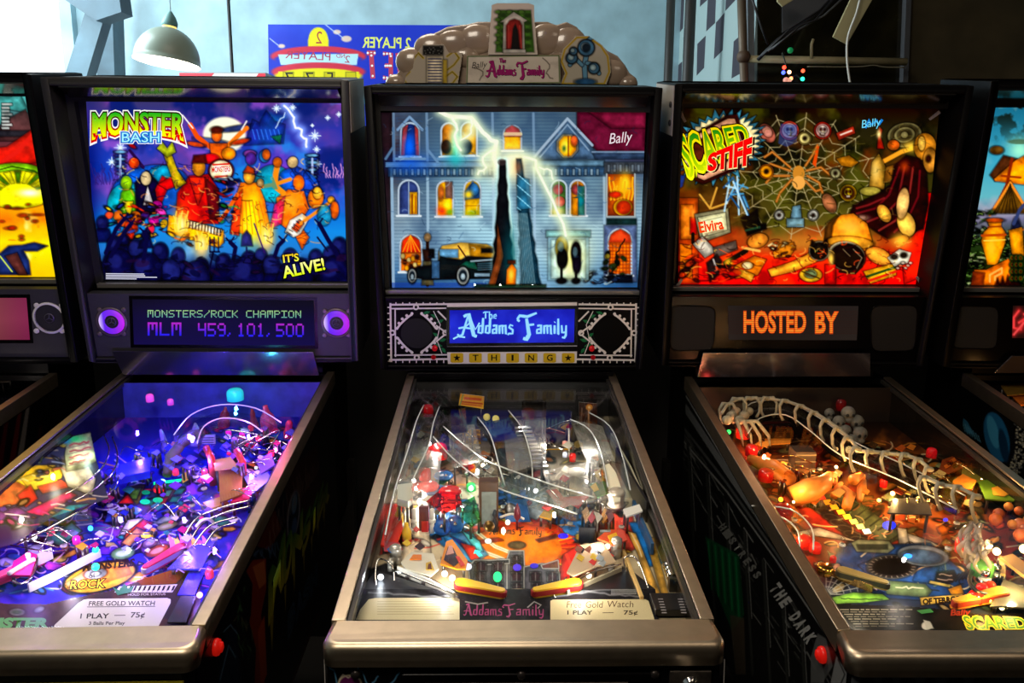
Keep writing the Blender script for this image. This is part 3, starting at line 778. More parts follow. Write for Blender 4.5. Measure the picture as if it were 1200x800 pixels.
        for a in ((-hw + t, u0 - e, w0 - .02, hh - t), (u1 + e, hw - t, w0 - .02, hh - t), (u0 - e, u1 + e, w1 + e, hh - t), (u0 - e, u1 + e, w0 - .05, w0 - e)):
            if a[1] > a[0]: b.box(a[0], a[1], d0, d1, a[2], a[3], f)
        b.build('bezel', M_RECESS, r)
        # glossy lip under the top and grey channel below the glass
        b = MB(); x_ = hw - t - .012; d0, d1 = .02, depth - .014; wa, wb_ = hh - t - .004, hh - t - .030
        b.hexa([f(-x_, d0, wa), f(x_, d0, wa), f(x_, d1, wb_), f(-x_, d1, wb_), f(-x_, d0, wa + .003), f(x_, d0, wa + .003), f(x_, d1, wa + .003), f(-x_, d1, wa + .003)])
        b.build('top_lip', lip_mat or mat('lip_gloss', '#9a9084', .16, 1.), r)
        b = MB(); b.box(u0 - .012, u1 + .012, depth - .026, depth - .011, w0 - .014, w0 - .002, f); b.build('glass_channel', mat('channel_' + trim[1:], trim, .35, .5), r, bevel=.001)
        # speaker panel
        pt_ = w0 - .016 if panel_top is None else panel_top; s.pd = .012; s.ptop = pt_
        b = MB(); b.box(-hw + t, hw - t, s.pd, s.pd + .03, t * .6, pt_, f)
        s.panel = b.build('speaker_panel', panel_mat or M_VINYL, r, bevel=.002)
        return lambda: None

    def panel_plane(s, d=0.): return s.bbp(s.pd - d)

    def art(s, quad, plane, up, **k): return Art(quad, plane, up, **k)
    def bgart(s, quad, **k): return Art(quad, s.bbp(s.depth), (0, -s.cl, -s.sl), **k)
    def pnart(s, quad, d=.0012, **k): return Art(quad, s.bbp(s.pd - d), (0, -s.cl, -s.sl), **k)

    def pfart(s, **k):
        y0, y1, x = s.yf + .012, s.yr - .05, s.wf / 2 - .0195
        q = [s.px((a, y, s.zp(y))) for a, y in ((-x, y1), (x, y1), (x, y0), (-x, y0))]
        return Art(q, s.pfp(0), s.FN, **k)

    def sideart(s, sx, y0, y1, zlo, **k):
        x = sx * (s.wf / 2 + .0006)
        q = [s.px((x, y, z)) for y, z in ((y0, s.zg(y0) - .036), (y1, s.zg(y1) - .036), (y1, zlo), (y0, zlo))]
        return Art(q, lambda a, b: s.hitl(a, b, (x, 0, 0), (1, 0, 0)), (sx, 0, 0), **k)

    def panel_disc(s, mb, cx, cy, rpx, d0, d1, seg=28, r2=0.):
        p = s.panel_plane(0)(np.array(float(cx)), np.array(float(cy))); k = np.linalg.norm(s.panel_plane(0)(np.array(float(cx) + rpx), np.array(float(cy))) - p)
        ax = (0, -s.cl, -s.sl)
        if r2: mb.lathe([(k * r2, d0), (k, d0), (k * .985, d1), (k * (r2 + .02), d1)], p, ax, seg, close=False)
        else: mb.lathe([(k, d0), (k, d1), (k * .98, d1)], p, ax, seg)
        return p, k, Vector(ax)

    # ------------------------------------------------------------ playfield furniture
    def base(s, x, y, h=0.): return Vector(s.P(x, y, h))

    def lamp(s, x, y, h, power, col, r=.004):
        l = bpy.data.lights.new('playfield_lamp', 'POINT'); l.energy = power * LAMP; l.color = col; l.shadow_soft_size = r; l.specular_factor = .5
        o = bpy.data.objects.new('playfield_lamp', l); C.objects.link(o); o.parent = s.root; o.location = s.base(x, y, h)

    def up(s): return Vector(s.FN).normalized()

    def post(s, x, y, h=.028, r=.005, m=None, ring=None):
        b = MB(); p = s.base(x, y); b.lathe([(r, 0), (r, h * .35), (r * .75, h * .4), (r * .75, h * .6), (r, h * .65), (r, h), (r * .5, h + .002)], p, s.up(), 12)
        b.cur = 1; b.lathe([(r * .8, h * .42), (r * 1.35, h * .46), (r * 1.35, h * .56), (r * .8, h * .6)], p, s.up(), 12, close=False)
        return b.build('post', [m or M_CLEAR, ring or mat('white_rubber', '#e8e2d4', .6)], s.root)

    def dome(s, x, y, h=.03, r=.016, col='#e01010', emit=0., base_h=0., name='flasher_dome'):
        b = MB(); p = s.base(x, y, base_h); b.lathe([(r, 0), (r, h * .55), (r * .93, h * .8), (r * .7, h * .96), (r * .3, h * 1.02)], p, s.up(), 20)
        k = 'dome_%s_%g' % (col[1:], emit); return b.build(name, mat(k, col, .12, coat=.6, emit=emit), s.root)

    def bulb(s, x, y, h=.02, r=.006, col='#ffffff', e=8., name='bulb'):
        b = MB(); b.ball(s.base(x, y, h), r, 10, 6); b.cur = 0
        return b.build(name, mat('glow_%s_%g' % (col[1:], e), col, .4, emit=e), s.root)

    def insert(s, pts, col, e=1.):
        b = MB(); pl = s.pfp(.0009); P = [pl(np.array(float(x)), np.array(float(y))) for x, y in pts]; b.prism(P, s.FN * .0008)
        return b.build('insert_lamp', mat('insert_%s_%g' % (col[1:], e), col, .2, emit=e), s.root)

    def inell(s, cx, cy, rx, ry, col, e=1., n=14): return s.insert([(cx + rx * math.cos(2 * math.pi * i / n), cy + ry * math.sin(2 * math.pi * i / n)) for i in range(n)], col, e)

    def plate(s, pts, h, th, col, name='plastic', rough=.25, legs=True, emit=0., m=None):
        """a printed plastic standing on posts at height h; pts as seen at that height"""
        b = MB(); pl = s.pfp(h); P = [pl(np.array(float(x)), np.array(float(y))) for x, y in pts]; b.prism(P, s.FN * th)
        if legs:
            b.cur = 1; c = sum(P) / len(P)
            for q in P[::max(1, len(P) // 3)]:
                q2 = c + (q - c) * .8; b.tube([q2 - s.FN * h, q2], .0028, 6)
        return b.build(name, [m or mat('plastic_%s_%g' % (col[1:], emit), col, rough, coat=.4, emit=emit), M_STEELD], s.root)

    def wire(s, pts, r=.0016, m=None, name='wire_rail', parent=None):
        """pts: (x, y, height) photo positions as seen at that height"""
        q = [s.base(x, y, h) for x, y, h in pts]; out = []
        for i in range(len(q) - 1):
            p0, p1, p2, p3 = q[max(i - 1, 0)], q[i], q[i + 1], q[min(i + 2, len(q) - 1)]
            for t in np.linspace(0, 1, 5, endpoint=False):
                t = float(t); out.append(.5 * ((2 * p1) + (p2 - p0) * t + (2 * p0 - 5 * p1 + 4 * p2 - p3) * t ** 2 + (3 * p1 - p0 - 3 * p2 + p3) * t ** 3))
        out.append(q[-1]); b = MB(); b.tube(out, r, 8); return b.build(name, m or M_CHROME, parent or s.root)

    def trough(s, left, right, h0, wall=.018, m=None, name='ramp', rim=True):
        """clear ramp: left and right edges (x, y, h) as seen at the floor; floor plus two walls"""
        b = MB(); th = .0022
        def fine(A):
            A = np.array(A, float); out = []
            for i in range(len(A) - 1):
                p0, p1, p2, p3 = A[max(i - 1, 0)], A[i], A[i + 1], A[min(i + 2, len(A) - 1)]
                for t in (0, .25, .5, .75): out.append(.5 * (2 * p1 + (p2 - p0) * t + (2 * p0 - 5 * p1 + 4 * p2 - p3) * t ** 2 + (3 * p1 - p0 - 3 * p2 + p3) * t ** 3))
            return out + [A[-1]]
        left, right = fine(left), fine(right)
        L = [np.array(s.base(x, y, h)) for x, y, h in left]; R = [np.array(s.base(x, y, h)) for x, y, h in right]; U = s.FN
        def sheet(A, B, off):
            n = len(A); vs = list(A) + list(B) + [a + off for a in A] + [c + off for c in B]
            fs = []
            for i in range(n - 1):
                fs += [(i, i + 1, n + i + 1, n + i), (2 * n + i, 3 * n + i, 3 * n + i + 1, 2 * n + i + 1), (i, 2 * n + i, 2 * n + i + 1, i + 1), (n + i, n + i + 1, 3 * n + i + 1, 3 * n + i)]
            fs += [(0, n, 3 * n, 2 * n), (n - 1, 3 * n - 1, 4 * n - 1, 2 * n - 1)]
            b.add(vs, fs)
        sheet(L, R, U * th)
        for A, o_ in ((L, -1), (R, 1)):
            w_ = [a + U * wall for a in A]; sheet(A, w_, np.array([o_ * th, 0, 0]))
        o = b.build(name, m or M_CLEAR, s.root)
        if rim:
            for A in (L, R):
                b = MB(); b.tube([a + U * wall for a in A], .0016, 6); b.build('ramp_edge', mat('acrylic_edge', '#d8dcd8', .15, emit=0), o)
        return o

    def bumper(s, x, y, r=.03, h=.045, cap='#d02020', emit=.4):
        u = s.up(); p = s.base(x, y)
        b = MB(); b.lathe([(r, 0), (r, .004), (r * .55, .008), (r * .55, h * .75)], p, u, 20); o = b.build('pop_bumper', mat('bumper_white', '#e8e0d2', .4), s.root)
        b = MB(); b.lathe([(r * .95, h * .8), (r, h * .88), (r * .8, h), (r * .2, h * 1.08)], p, u, 24); b.build('bumper_cap', mat('cap_%s_%g' % (cap[1:], emit), cap, .15, emit=emit, coat=.5), o)
        b = MB(); b.lathe([(r * .9, h * .42), (r * .98, h * .45), (r * .9, h * .48)], p, u, 20, close=False); b.build('bumper_ring', M_CHROME, o); return o

    def flipper(s, a, c, col='#f2d030', rub='#b01818', h=.006):
        A, B = s.base(*a, h), s.base(*c, h); u = s.up(); d = (B - A); L = d.length; d /= L; n = u.cross(d)
        ring = []
        for k in np.linspace(math.pi / 2, 3 * math.pi / 2, 8): ring.append(A + d * (.011 * math.cos(k)) + n * (.011 * math.sin(k)))
        for k in np.linspace(-math.pi / 2, math.pi / 2, 6): ring.append(B + d * (.006 * math.cos(k)) + n * (.006 * math.sin(k)))
        b = MB(); b.prism(ring, u * .016); o = b.build('flipper', mat('flipper_' + col[1:], col, .35), s.root, bevel=.001)
        r2 = [p + (p - (A + B) / 2).normalized() * .003 + u * .004 for p in ring]
        b = MB(); b.prism(r2, u * .009); b.build('rubber', mat('rubber_' + rub[1:], rub, .6), o); return o

    def target(s, x, y, wpx, hgt, col, name='target', lean=0., emit=0., th=.003):
        """small upright card facing the player, foot at (x, y)"""
        p = np.array(s.base(x, y)); k = np.linalg.norm(np.array(s.base(x + wpx, y)) - p) / 2
        b = MB(); b.box(p[0] - k, p[0] + k, p[1] - th / 2, p[1] + th / 2, p[2], p[2] + hgt); return b.build(name, mat('target_%s_%g' % (col[1:], emit), col, .35, emit=emit), s.root, bevel=.0008)

    def sign(s, corners, y_at, painter, name='sign_plate', emis=False, res=.7, bg='#ffffff', strength=1.):
        """upright printed card facing the player on the plane y = y_at (machine frame); corners in photo positions"""
        pl = lambda x, y: s.hitl(x, y, (0, y_at, 0), (0, 1, 0)); a = Art(corners, pl, (0, -1, 0), res=res, bg=bg); painter(a)
        o = a.build(name, art_mat(name + '_print', strength, .4, emis), s.root)
        b = MB(); b.prism([pl(np.array(float(x)), np.array(float(y))) + np.array([0, .0006, 0]) for x, y in corners], (0, .002, 0)); b.build('backing', mat('sign_backing', '#b8b4a8', .4), o)
        z = [float(pl(np.array(float(x)), np.array(float(y)))[2]) for x, y in corners[2:]]; xs = [float(pl(np.array(float(x)), np.array(float(y)))[0]) for x, y in corners[2:]]
        zb_ = s.zp(y_at); b = MB()
        for x in (min(xs) + .006, max(xs) - .006):
            if min(z) - zb_ > .003: b.tube([(x, y_at + .003, zb_), (x, y_at + .003, min(z) + .004)], .0018, 6)
        if b.v: b.build('stand', M_STEELD, o)
        return o

    def apron(s, y0, y1, col, m=None):
        """sheet metal apron over the outhole, open V to the flippers"""
        pass


ML = Machine('pinball machine cut off at the left edge, with a yellow and red backglass', -1.511, 1.049, .0182, .0039, 0, .0051, -.0001, 0, .0)
M1 = Machine('pinball machine with the Monster Bash backglass and purple lit speaker rings', -.7335, 1.0587, .035, -.0095, .0038, .0101, -.0033, .0047)
M2 = Machine('pinball machine with The Addams Family lettering and a blue score display', .0205, 1.0954, .0182, .0055, .0032, -.0164, -.0012, .0006)
M3 = Machine('pinball machine with the Scared Stiff backglass and HOSTED BY on its display', .7763, 1.0896, .0076, -.0005, .0039, -.0022, .0021, -.0089)
MR = Machine('pinball machine cut off at the right edge, with an orange vase on its backglass', 1.5151, 1.0802, -.0184, .008, .0007, -.0008, -.0035, .0066, .0)
LIT = art_mat('lit_print', 1.0, .5, True, .0)
PRINT = art_mat('printed_sheet', 1.0, .4, False, .05)
SIDEP = art_mat('side_print', 1.0, .3, False)

M1.cabinet(M_BLACK, mat('front_dark_blue', '#10101c', .4)); M2.cabinet(M_BLACK, M_BLACK); M3.cabinet(M_BLACK, mat('front_grey_art', '#54565a', .4, noise=.5, nscale=30))
ML.cabinet(M_BLACK, M_BLACK); MR.cabinet(M_BLACK, M_BLACK)
M1.buttons((1, -1), (251, 758, 1)); M3.buttons((-1, 1), (966, 767, -1)); M2.buttons((-1, 1)); ML.buttons((1, -1)); MR.buttons((-1, 1))
Q0 = [(-255, 112), (33, 113), (70, 325), (-205, 322)]
Q1 = [(101, 119), (401, 121), (406.5, 330), (113, 327.5)]
Q2 = [(446, 132), (757, 130), (748.5, 336.5), (459.5, 337)]
Q3 = [(797, 127), (1101, 127), (1081, 333), (795, 333)]
Q4 = [(1166, 126), (1470, 126), (1410, 334), (1125, 335)]
ML.backbox(Q0); M1.backbox(Q1, panel_mat=M_VINYL, m=mat('black_vinyl', '#1a181a', .5, noise=.15, nscale=80)); M2.backbox(Q2, depth=.06, panel_mat=M_BLACKG); M3.backbox(Q3, panel_mat=M_BLACKG); MR.backbox(Q4, panel_mat=M_BLACKG)


# ================================================================== backglasses and speaker panels
def person_shape(a, x, y, h, body, skin, robe=1.0, arms=()):
    """plain faceless stage performer: robe, head and raised arms"""
    a.poly([(x - .16 * h * robe, y), (x - .2 * h * robe, y - .45 * h), (x - .13 * h, y - .72 * h), (x + .13 * h, y - .72 * h), (x + .2 * h * robe, y - .45 * h), (x + .17 * h * robe, y)], body)
    a.ell(x, y - .84 * h, .085 * h, .11 * h, skin)
    for p in arms: a.line(p, .085 * h, skin)


# ---- leftmost backglass: sunburst saucer over a glowing desert
a = ML.bgart(Q0, res=1.1, bg='#f4c81c')
a.grad((0, '#5aa8a4'), (.18, '#4a4a52'), (.38, '#8a2222'), (.45, '#d82a18'), (.52, '#f8d818'), (.68, '#f07a14'), (.82, '#fbe020'), (1, '#f2b416'))
a.cloud('#f8c020', 26, 3, .5, .75, .8, np.clip((a.V - .6) * 6, 0, 1)); a.cloud('#e03c10', 30, 4, .52, .7, .9, np.clip((a.V - .55) * 6, 0, 1) * (a.V < .8)); a.cloud('#fff8b0', 22, 9, .68, .85, .9, np.clip((a.V - .6) * 6, 0, 1))
a.painterly(); a.poly([(-20, 116), (24, 112), (34, 132), (10, 128), (0, 146), (-20, 150)], '#57a4a0'); a.poly([(0, 150), (12, 138), (30, 128), (40, 150), (40, 165), (0, 165)], '#5a3a3a', .9)
a.rect(-10, 153, 42, 160, '#2a3038', .8)
a.poly([(-30, 176), (8, 172), (40, 150), (46, 190), (-30, 196)], '#d42818', .7); a.line([(2, 190), (20, 178), (38, 158)], 5, '#c83028', .8)
a.ell(18, 215, 46, 24, '#7ab024'); a.ell(20, 222, 46, 22, '#f4e81a')
for k in range(9):
    an = math.radians(200 + k * 17); a.poly([(22 + 22 * math.cos(an - .07), 226 + 12 * math.sin(an - .07)), (22 + 44 * math.cos(an - .07), 226 + 25 * math.sin(an - .07)), (22 + 44 * math.cos(an + .09), 226 + 25 * math.sin(an + .09)), (22 + 22 * math.cos(an + .09), 226 + 12 * math.sin(an + .09))], ['#5a8c1c', '#f8f030'][k % 2])
a.glow(35, 226, 14, '#fffbe0', 1, 5); a.line([(-4, 200), (14, 195), (40, 200), (50, 206)], 1.5, '#26400e')
for k in range(14): a.ell(rnd.uniform(0, 60), rnd.uniform(236, 290), rnd.uniform(2, 6), rnd.uniform(1, 2.5), '#b02c0c', 0, .8)
a.poly([(-10, 322), (-4, 300), (10, 288), (26, 287), (40, 284), (56, 288), (44, 294), (28, 294), (34, 306), (36, 322)], '#23305a'); a.poly([(6, 300), (20, 296), (32, 322), (22, 322)], '#5a3430'); a.line([(0, 300), (14, 318)], 1.5, '#c8d860')
for r_ in range(8): a.rect(2, 121 + r_ * 4, 2 + (9 if r_ % 3 else 12), 123.4 + r_ * 4, '#d8dcd8')
a.punch(); a.build('backglass', LIT, ML.root)

# ---- Monster Bash: night sky, stage crowd and instruments (plain performers)
a = M1.bgart(Q1, res=.85)
a.grad((0, '#44406a'), (.15, '#3a3f96'), (.45, '#1e48a8'), (.72, '#2a86c8'), (.84, '#3878b8'), (.93, '#14143c'), (1, '#0a0a1c'))
sk = np.clip(1 - (a.V - .45) * 5, 0, 1)
a.cloud('#7a4a92', 55, 2, .45, .75, .8, sk); a.cloud('#182868', 40, 5, .5, .72, .85, sk); a.cloud('#2a9ad8', 36, 8, .6, .8, .7, sk * (a.U > .55)); a.cloud('#a060c0', 25, 11, .62, .85, .7, sk)
a.cloud('#c8eefa', 40, 15, .5, .75, .8, np.exp(-((a.V - .82) / .06) ** 2))
a.glow(104, 220, 12, '#0c1a60', .8, 90); a.glow(330, 205, 26, '#b050c8', .7); a.glow(352, 250, 20, '#2a60c8', .6)
a.ell(263, 158, 25, 21, '#f8f0d4', soft=3); a.painterly(9, .8); a.ell(280, 150, 22, 3.5, '#223068', -8, .9); a.ell(248, 165, 20, 3, '#2a3a80', 8, .8); a.ell(262, 174, 20, 3, '#c8d0d8', 0, .5)
for x, y in ((318, 136), (326, 140), (335, 134), (300, 143)): a.line([(x, y), (x - 14, y + 26)], .8, '#4a78d8', .8)
a.poly([(290, 160), (296, 140), (304, 144), (312, 130), (322, 142), (334, 146), (332, 168), (286, 170)], '#1a2870', .7)
for x in range(296, 330, 5): a.line([(x, 152), (x + 3, 163)], 1.2, '#4a80e0', .8)
a.poly([(318, 160), (330, 158), (328, 168)], '#1c7a40', .8)
a.zig([(333, 124), (341, 133), (344, 142), (350, 150), (356, 162), (359, 172)], 3, 3, 2.2, '#ffffff', 4, glow=6, gcol='#9ab8ff'); a.zig([(334, 132), (326, 144), (323, 150)], 3, 2, 1, '#d0e4ff', 6)
for x, y, r in ((324, 127, 5), (343, 126, 4), (369, 159, 7), (371, 175, 4), (372, 192, 5), (131, 190, 6), (141, 173, 7), (366, 147, 2), (384, 138, 3), (397, 134, 3)):
    a.glow(x, y, r * .6, '#bfe4ff', .9)
    for d in ((r, 0), (0, r), (r * .5, r * .5), (r * .5, -r * .5)): a.line([(x - d[0], y - d[1]), (x + d[0], y + d[1])], .7, '#e8f6ff')
for x, y in ((366, 182), (141, 178)):
    for k in range(7): a.ell(x, y + k * 4.2, 6 - k * .3, 1.6, ['#8ac8f0', '#2a4a9a'][k % 2])
    a.line([(x, y + 4), (x, y + 34)], 2.5, '#a8b8d8')
for k in range(10): a.zig([(112 + k * 3.3, 216), (106 + k * 4.2, 192 + (k % 3) * 5)], 4, 2.5, .9, '#3a2a6a', k)
for k in range(8): a.zig([(382 + k * 2.8, 208), (380 + k * 3.2, 192 + (k % 3) * 4)], 4, 2, 1, '#d8a0d0', k + 30)
a.ell(176, 222, 46, 28, '#1a5ab0', -12, .9); a.ell(150, 240, 24, 26, '#18a0a0', 0, .8); a.ell(192, 208, 20, 14, '#1aa0a8', 0, .7); a.ell(320, 215, 22, 22, '#109aa0', 0, .8); a.ell(350, 214, 24, 16, '#1e56b8', 20, .9)
a.poly([(336, 188), (356, 200), (374, 222), (380, 232), (358, 224)], '#2448a8', .9)
# drummer, drum kit
a.line([(223, 146), (231, 160), (246, 172), (258, 176)], 5.5, '#d0561c'); a.line([(289, 150), (280, 158), (270, 168), (262, 176)], 5.5, '#e07a28'); a.line([(214, 135), (226, 150)], 1.6, '#f0e8e0'); a.line([(289, 142), (283, 152)], 1.6, '#f0e8e0')
a.poly([(246, 168), (266, 168), (264, 190), (248, 190)], '#e0681c'); a.ell(254, 158, 6, 8, '#d86a28'); a.ell(254, 152, 7, 4, '#5a2010')
a.ell(229, 169, 10, 2.5, '#e05a28', 10); a.ell(282, 166, 10, 2.8, '#d04a20', -14); a.ell(268, 180, 8, 7, '#e08a20'); a.ell(247, 186, 10, 6, '#b01820')
a.ell(259, 200, 15, 13.5, '#781418'); a.ell(259, 200, 13, 12, '#f6e8c0'); a.text('MONSTERS', 248.5, 202, 6.2, 21.5, '#c01810', -4, off=.02); a.line([(250, 193), (268, 192)], 2, '#c01810'); a.line([(252, 207), (266, 206)], 2, '#b02818')
# green robed, dark caped, pink and red coated performers, plain shapes
a.poly([(138, 252), (142, 226), (150, 214), (158, 226), (162, 250)], '#5a9a1c'); a.ell(148, 214, 6.5, 8, '#8ab820'); a.poly([(144, 236), (156, 236), (152, 256)], '#e0c818')
a.poly([(160, 250), (158, 214), (172, 200), (186, 214), (190, 252)], '#161030'); a.poly([(168, 240), (173, 218), (180, 240)], '#e8e0e0'); a.ell(171, 209, 6, 8, '#f0d8a8'); a.poly([(182, 222), (190, 206), (200, 212), (186, 246)], '#c01420'); a.poly([(186, 216), (202, 206), (206, 218), (196, 222)], '#e01818')
a.line([(152, 176), (160, 186), (168, 196)], 3.5, '#301848'); a.ell(157, 191, 6, 6, '#e05018'); a.ell(155, 171, 4.5, 2, '#c01828', 30)
a.poly([(206, 262), (208, 226), (222, 206), (244, 204), (256, 222), (256, 262)], '#b81c14'); a.poly([(222, 208), (232, 240), (244, 208)], '#e8381a'); a.poly([(240, 208), (256, 222), (256, 258), (246, 256)], '#5a1018'); a.ell(233, 196, 7.5, 10, '#c8862a'); a.poly([(225, 191), (227, 182), (240, 181), (242, 191)], '#5a1a14')
a.poly([(190, 176), (200, 178), (208, 200), (218, 214), (206, 222), (198, 198)], '#c8b024'); a.poly([(184, 174), (190, 166), (196, 174), (202, 166), (206, 178), (196, 184)], '#a0a828')
for k, (x, y, r, c_) in enumerate(((146, 258, 9, '#e0601c'), (154, 266, 8, '#d8481c'), (160, 255, 8, '#e87a20'), (150, 275, 9, '#c83a14'), (138, 252, 6, '#e0782a'), (128, 252, 5, '#d85030'), (184, 240, 6, '#d028a0'), (188, 250, 7, '#e850b0'), (180, 258, 7, '#c02890'), (176, 268, 6, '#d83050'), (192, 262, 5, '#f0c018'), (170, 252, 5, '#5a3090'))): a.ell(x, y, r, r * .8, c_, k * 30)
a.clutter([(126, 240), (200, 236), (200, 280), (130, 290)], 46, ['#f08a20', '#e03a18', '#f0d030', '#3a58c0', '#b02888', '#20a0a0', '#5a1030'], (2, 6), 5)
# orange robed singer and guitarist
a.poly([(270, 272), (276, 232), (282, 214), (302, 214), (310, 234), (318, 276)], '#f07a10'); a.glow(294, 252, 10, '#ffe820', 1, 26); a.glow(296, 268, 12, '#ffee30', 1, 14); a.poly([(270, 274), (276, 232), (284, 222), (280, 276)], '#d83414', .8)
for k in range(7): a.line([(280 + k * 4, 236), (278 + k * 6, 274)], 1, '#e04a10', .7)
a.ell(292, 206, 6.5, 9, '#f0a840'); a.poly([(285, 202), (290, 194), (298, 198), (298, 204)], '#b84a18'); a.line([(304, 219), (322, 216), (340, 210)], 4.5, '#f08a28'); a.line([(278, 228), (266, 248), (258, 258)], 4.5, '#e86a1c'); a.ell(305, 214, 4, 4.5, '#b09060')
a.poly([(326, 260), (324, 232), (338, 222), (356, 224), (362, 244), (350, 262), (362, 278), (354, 292), (346, 276)], '#e8701a'); a.ell(350, 214, 6.5, 9, '#d86a1c'); a.line([(326, 190), (323, 204), (322, 218), (332, 226)], 6.5, '#e88a28'); a.ell(325, 190, 5, 5.5, '#e87a1c')
a.glow(340, 238, 10, '#ffb040', .9); a.poly([(334, 272), (340, 258), (354, 250), (362, 256), (352, 274), (344, 278)], '#e8e0d0'); a.poly([(342, 268), (350, 258), (356, 262), (348, 272)], '#d05020')
for k in range(6): a.line([(336 + k * 3, 272 - k * 3), (340 + k * 3.2, 274 - k * 2.6)], 1, '#2a2020')
a.line([(352, 262), (388, 236)], 4, '#d88a30'); a.ell(388, 234, 4, 4, '#e0a030'); a.ell(370, 232, 9, 12, '#e07a20', 10); a.ell(372, 226, 5, 7, '#f0b840'); a.ell(392, 246, 5, 10, '#e06a1c'); a.ell(380, 252, 8, 12, '#2a88a0', 0, .8)
a.poly([(312, 205), (308, 222), (326, 222), (320, 206)], '#1c8a94', .6); a.ell(310, 183, 6, 7, '#3a88c8'); a.ell(312, 181, 4.5, 6, '#e0702a'); a.ell(343, 190, 6, 6.5, '#e8c890', 20); a.ell(293, 180, 7, 4, '#8a4a98'); a.ell(294, 186, 6, 7, '#503080'); a.poly([(322, 240), (334, 230), (330, 262), (316, 268)], '#e02868', .8)
a.clutter([(256, 208), (280, 208), (276, 262), (256, 262)], 26, ['#b01c18', '#181840', '#5a6a90', '#e05020', '#2a8a40', '#a0b0c8'], (2, 6), 8)
# keyboard, flames
a.poly([(198, 252), (262, 270), (262, 284), (256, 290), (196, 272)], '#f0a818'); a.poly([(206, 254), (260, 269), (258, 276), (206, 262)], '#fff4d8')
for k in range(15): a.line([(208 + k * 3.6, 255.5 + k * 1.0), (207.5 + k * 3.6, 262 + k * 1.0)], 1.5, '#181008')
a.clutter([(196, 266), (256, 284), (256, 294), (200, 284)], 18, ['#e04a10', '#f8d020', '#7a2a10'], (2, 5), 9)
for x, y, r, h in ((212, 262, 9, 18), (236, 284, 9, 16), (312, 276, 10, 18)):
    a.glow(x, y, r, '#f8a020', .9, h); a.glow(x, y + 2, r * .6, '#fff0b0', 1, h * .6)
    for k in range(6): a.zig([(x + (k - 2.5) * 2.4, y + h * .5), (x + (k - 2.5) * 3.4, y - h * (.5 + .3 * (k % 2)))], 3, 2, 1.6, '#ffd860', k + int(x), alpha=.8)
a.scribble([(130, 190), (385, 190), (385, 286), (130, 290)], 260, ['#1a0c10', '#2a1020', '#0c1040', '#f8d878', '#f0a050'], (4, 15), (.7, 1.3), 9, .6)
# audience in the dark
rr = random.Random(3)
for x, y, r in ((120, 262, 9), (134, 288, 11), (146, 282, 8), (160, 292, 12), (171, 276, 6), (188, 296, 12), (209, 300, 10), (236, 312, 10), (262, 308, 11), (292, 306, 12), (306, 300, 9), (318, 312, 13), (340, 302, 11), (370, 302, 10), (398, 290, 12), (388, 300, 12), (200, 318, 14), (140, 312, 20), (172, 318, 22), (230, 326, 20), (290, 324, 24), (350, 324, 22), (392, 322, 22)):
    a.ell(x, y, r * .8, r, ['#14143a', '#1a1a44', '#0e1030', '#22265a'][rr.randrange(4)], 0, .97, 1.6); a.ell(x - r * .25, y - r * .3, r * .4, r * .4, '#343a80', 0, .5, 3); a.poly([(x - r * 1.5, y + r * 2.4), (x - r * .9, y + r * .7), (x + r * .9, y + r * .7), (x + r * 1.5, y + r * 2.4)], '#12123a', .92)
for p in ([(124, 296), (136, 268), (146, 256)], [(168, 306), (172, 282), (169, 272)], [(272, 312), (276, 290), (270, 284)], [(322, 300), (326, 288), (332, 282)], [(396, 300), (384, 280), (374, 262)], [(130, 300), (146, 272), (154, 262)]): a.line(p, 5, '#16153c'); a.line([(p[-1][0] - 5, p[-1][1] - 5), p[-1], (p[-1][0] + 4, p[-1][1] - 6)], 2, '#16153c')
for k in range(3): a.line([(246 + k * 5, 278), (246 + k * 5, 294)], 1.5, '#101030')
a.line([(246, 295), (257, 295)], 2, '#101030'); a.line([(250, 295), (244, 322)], 2.2, '#101030'); a.line([(289, 290), (289, 306)], 2, '#1c1c48'); a.poly([(283, 288), (284, 276), (289, 270), (294, 276), (296, 288)], '#3a3a78'); a.line([(298, 262), (310, 296)], 1.6, '#3a2060'); a.line([(372, 278), (384, 294)], 2, '#181838')
a.clutter([(113, 300), (405, 300), (406, 330), (114, 328)], 70, ['#1c1e50', '#0a0a22', '#26245a', '#301a3a'], (3, 9), 12, .6)
for r_, w_ in enumerate((45, 46, 60, 36)): a.gline([(124, 320.6 + r_ * 1.9), (124 + w_, 321 + r_ * 1.9)], 1.0, '#c8c8d8')
# title lettering with drips
def drip(gx, gy):
    k = np.clip(.55 - gy, 0, 1); e = np.abs(gx - .5) * 2
    return gx + 0 * gx, np.where(gy < .5, gy - k * (.25 + .55 * e ** 3), gy + .05 * (1 - e))
for off, col, c2, dl in ((.13, '#fffce8', '#fffbe0', 0), (.085, '#b8140e', '#200808', 0), (.03, '#fff020', '#2c9a2c', 0)):
    a.text('MONSTER', 108.5, 153.5, 20.5, 106, col, .6, off=off, warp=drip, col2=c2)
for x, y0, h, c_ in ((113, 158, 9, '#c8180c'), (209, 158, 9, '#c8180c'), (204, 158, 7, '#f0d818'), (117, 157, 6, '#f0d818'), (128, 156, 5, '#c8180c'), (196, 156, 5, '#c8180c'), (110.5, 156, 6, '#b01410'), (213, 156, 7, '#b01410')): a.gpoly([(x - 2.2, y0), (x + 2.2, y0), (x, y0 + h)], c_)
for off, col in ((.14, '#f4fcff'), (.09, '#1470b8'), (.0, '#a8ecf8')): a.text('BASH', 143, 166.4, 11, 44, col, 0, off=off)
for off, col, c2 in ((.09, '#080818', '#080818'), (.02, '#e8f060', '#f8b838')): a.text("IT'S", 332.5, 307.5, 8.5, 18, col, -7, off=off, col2=c2)
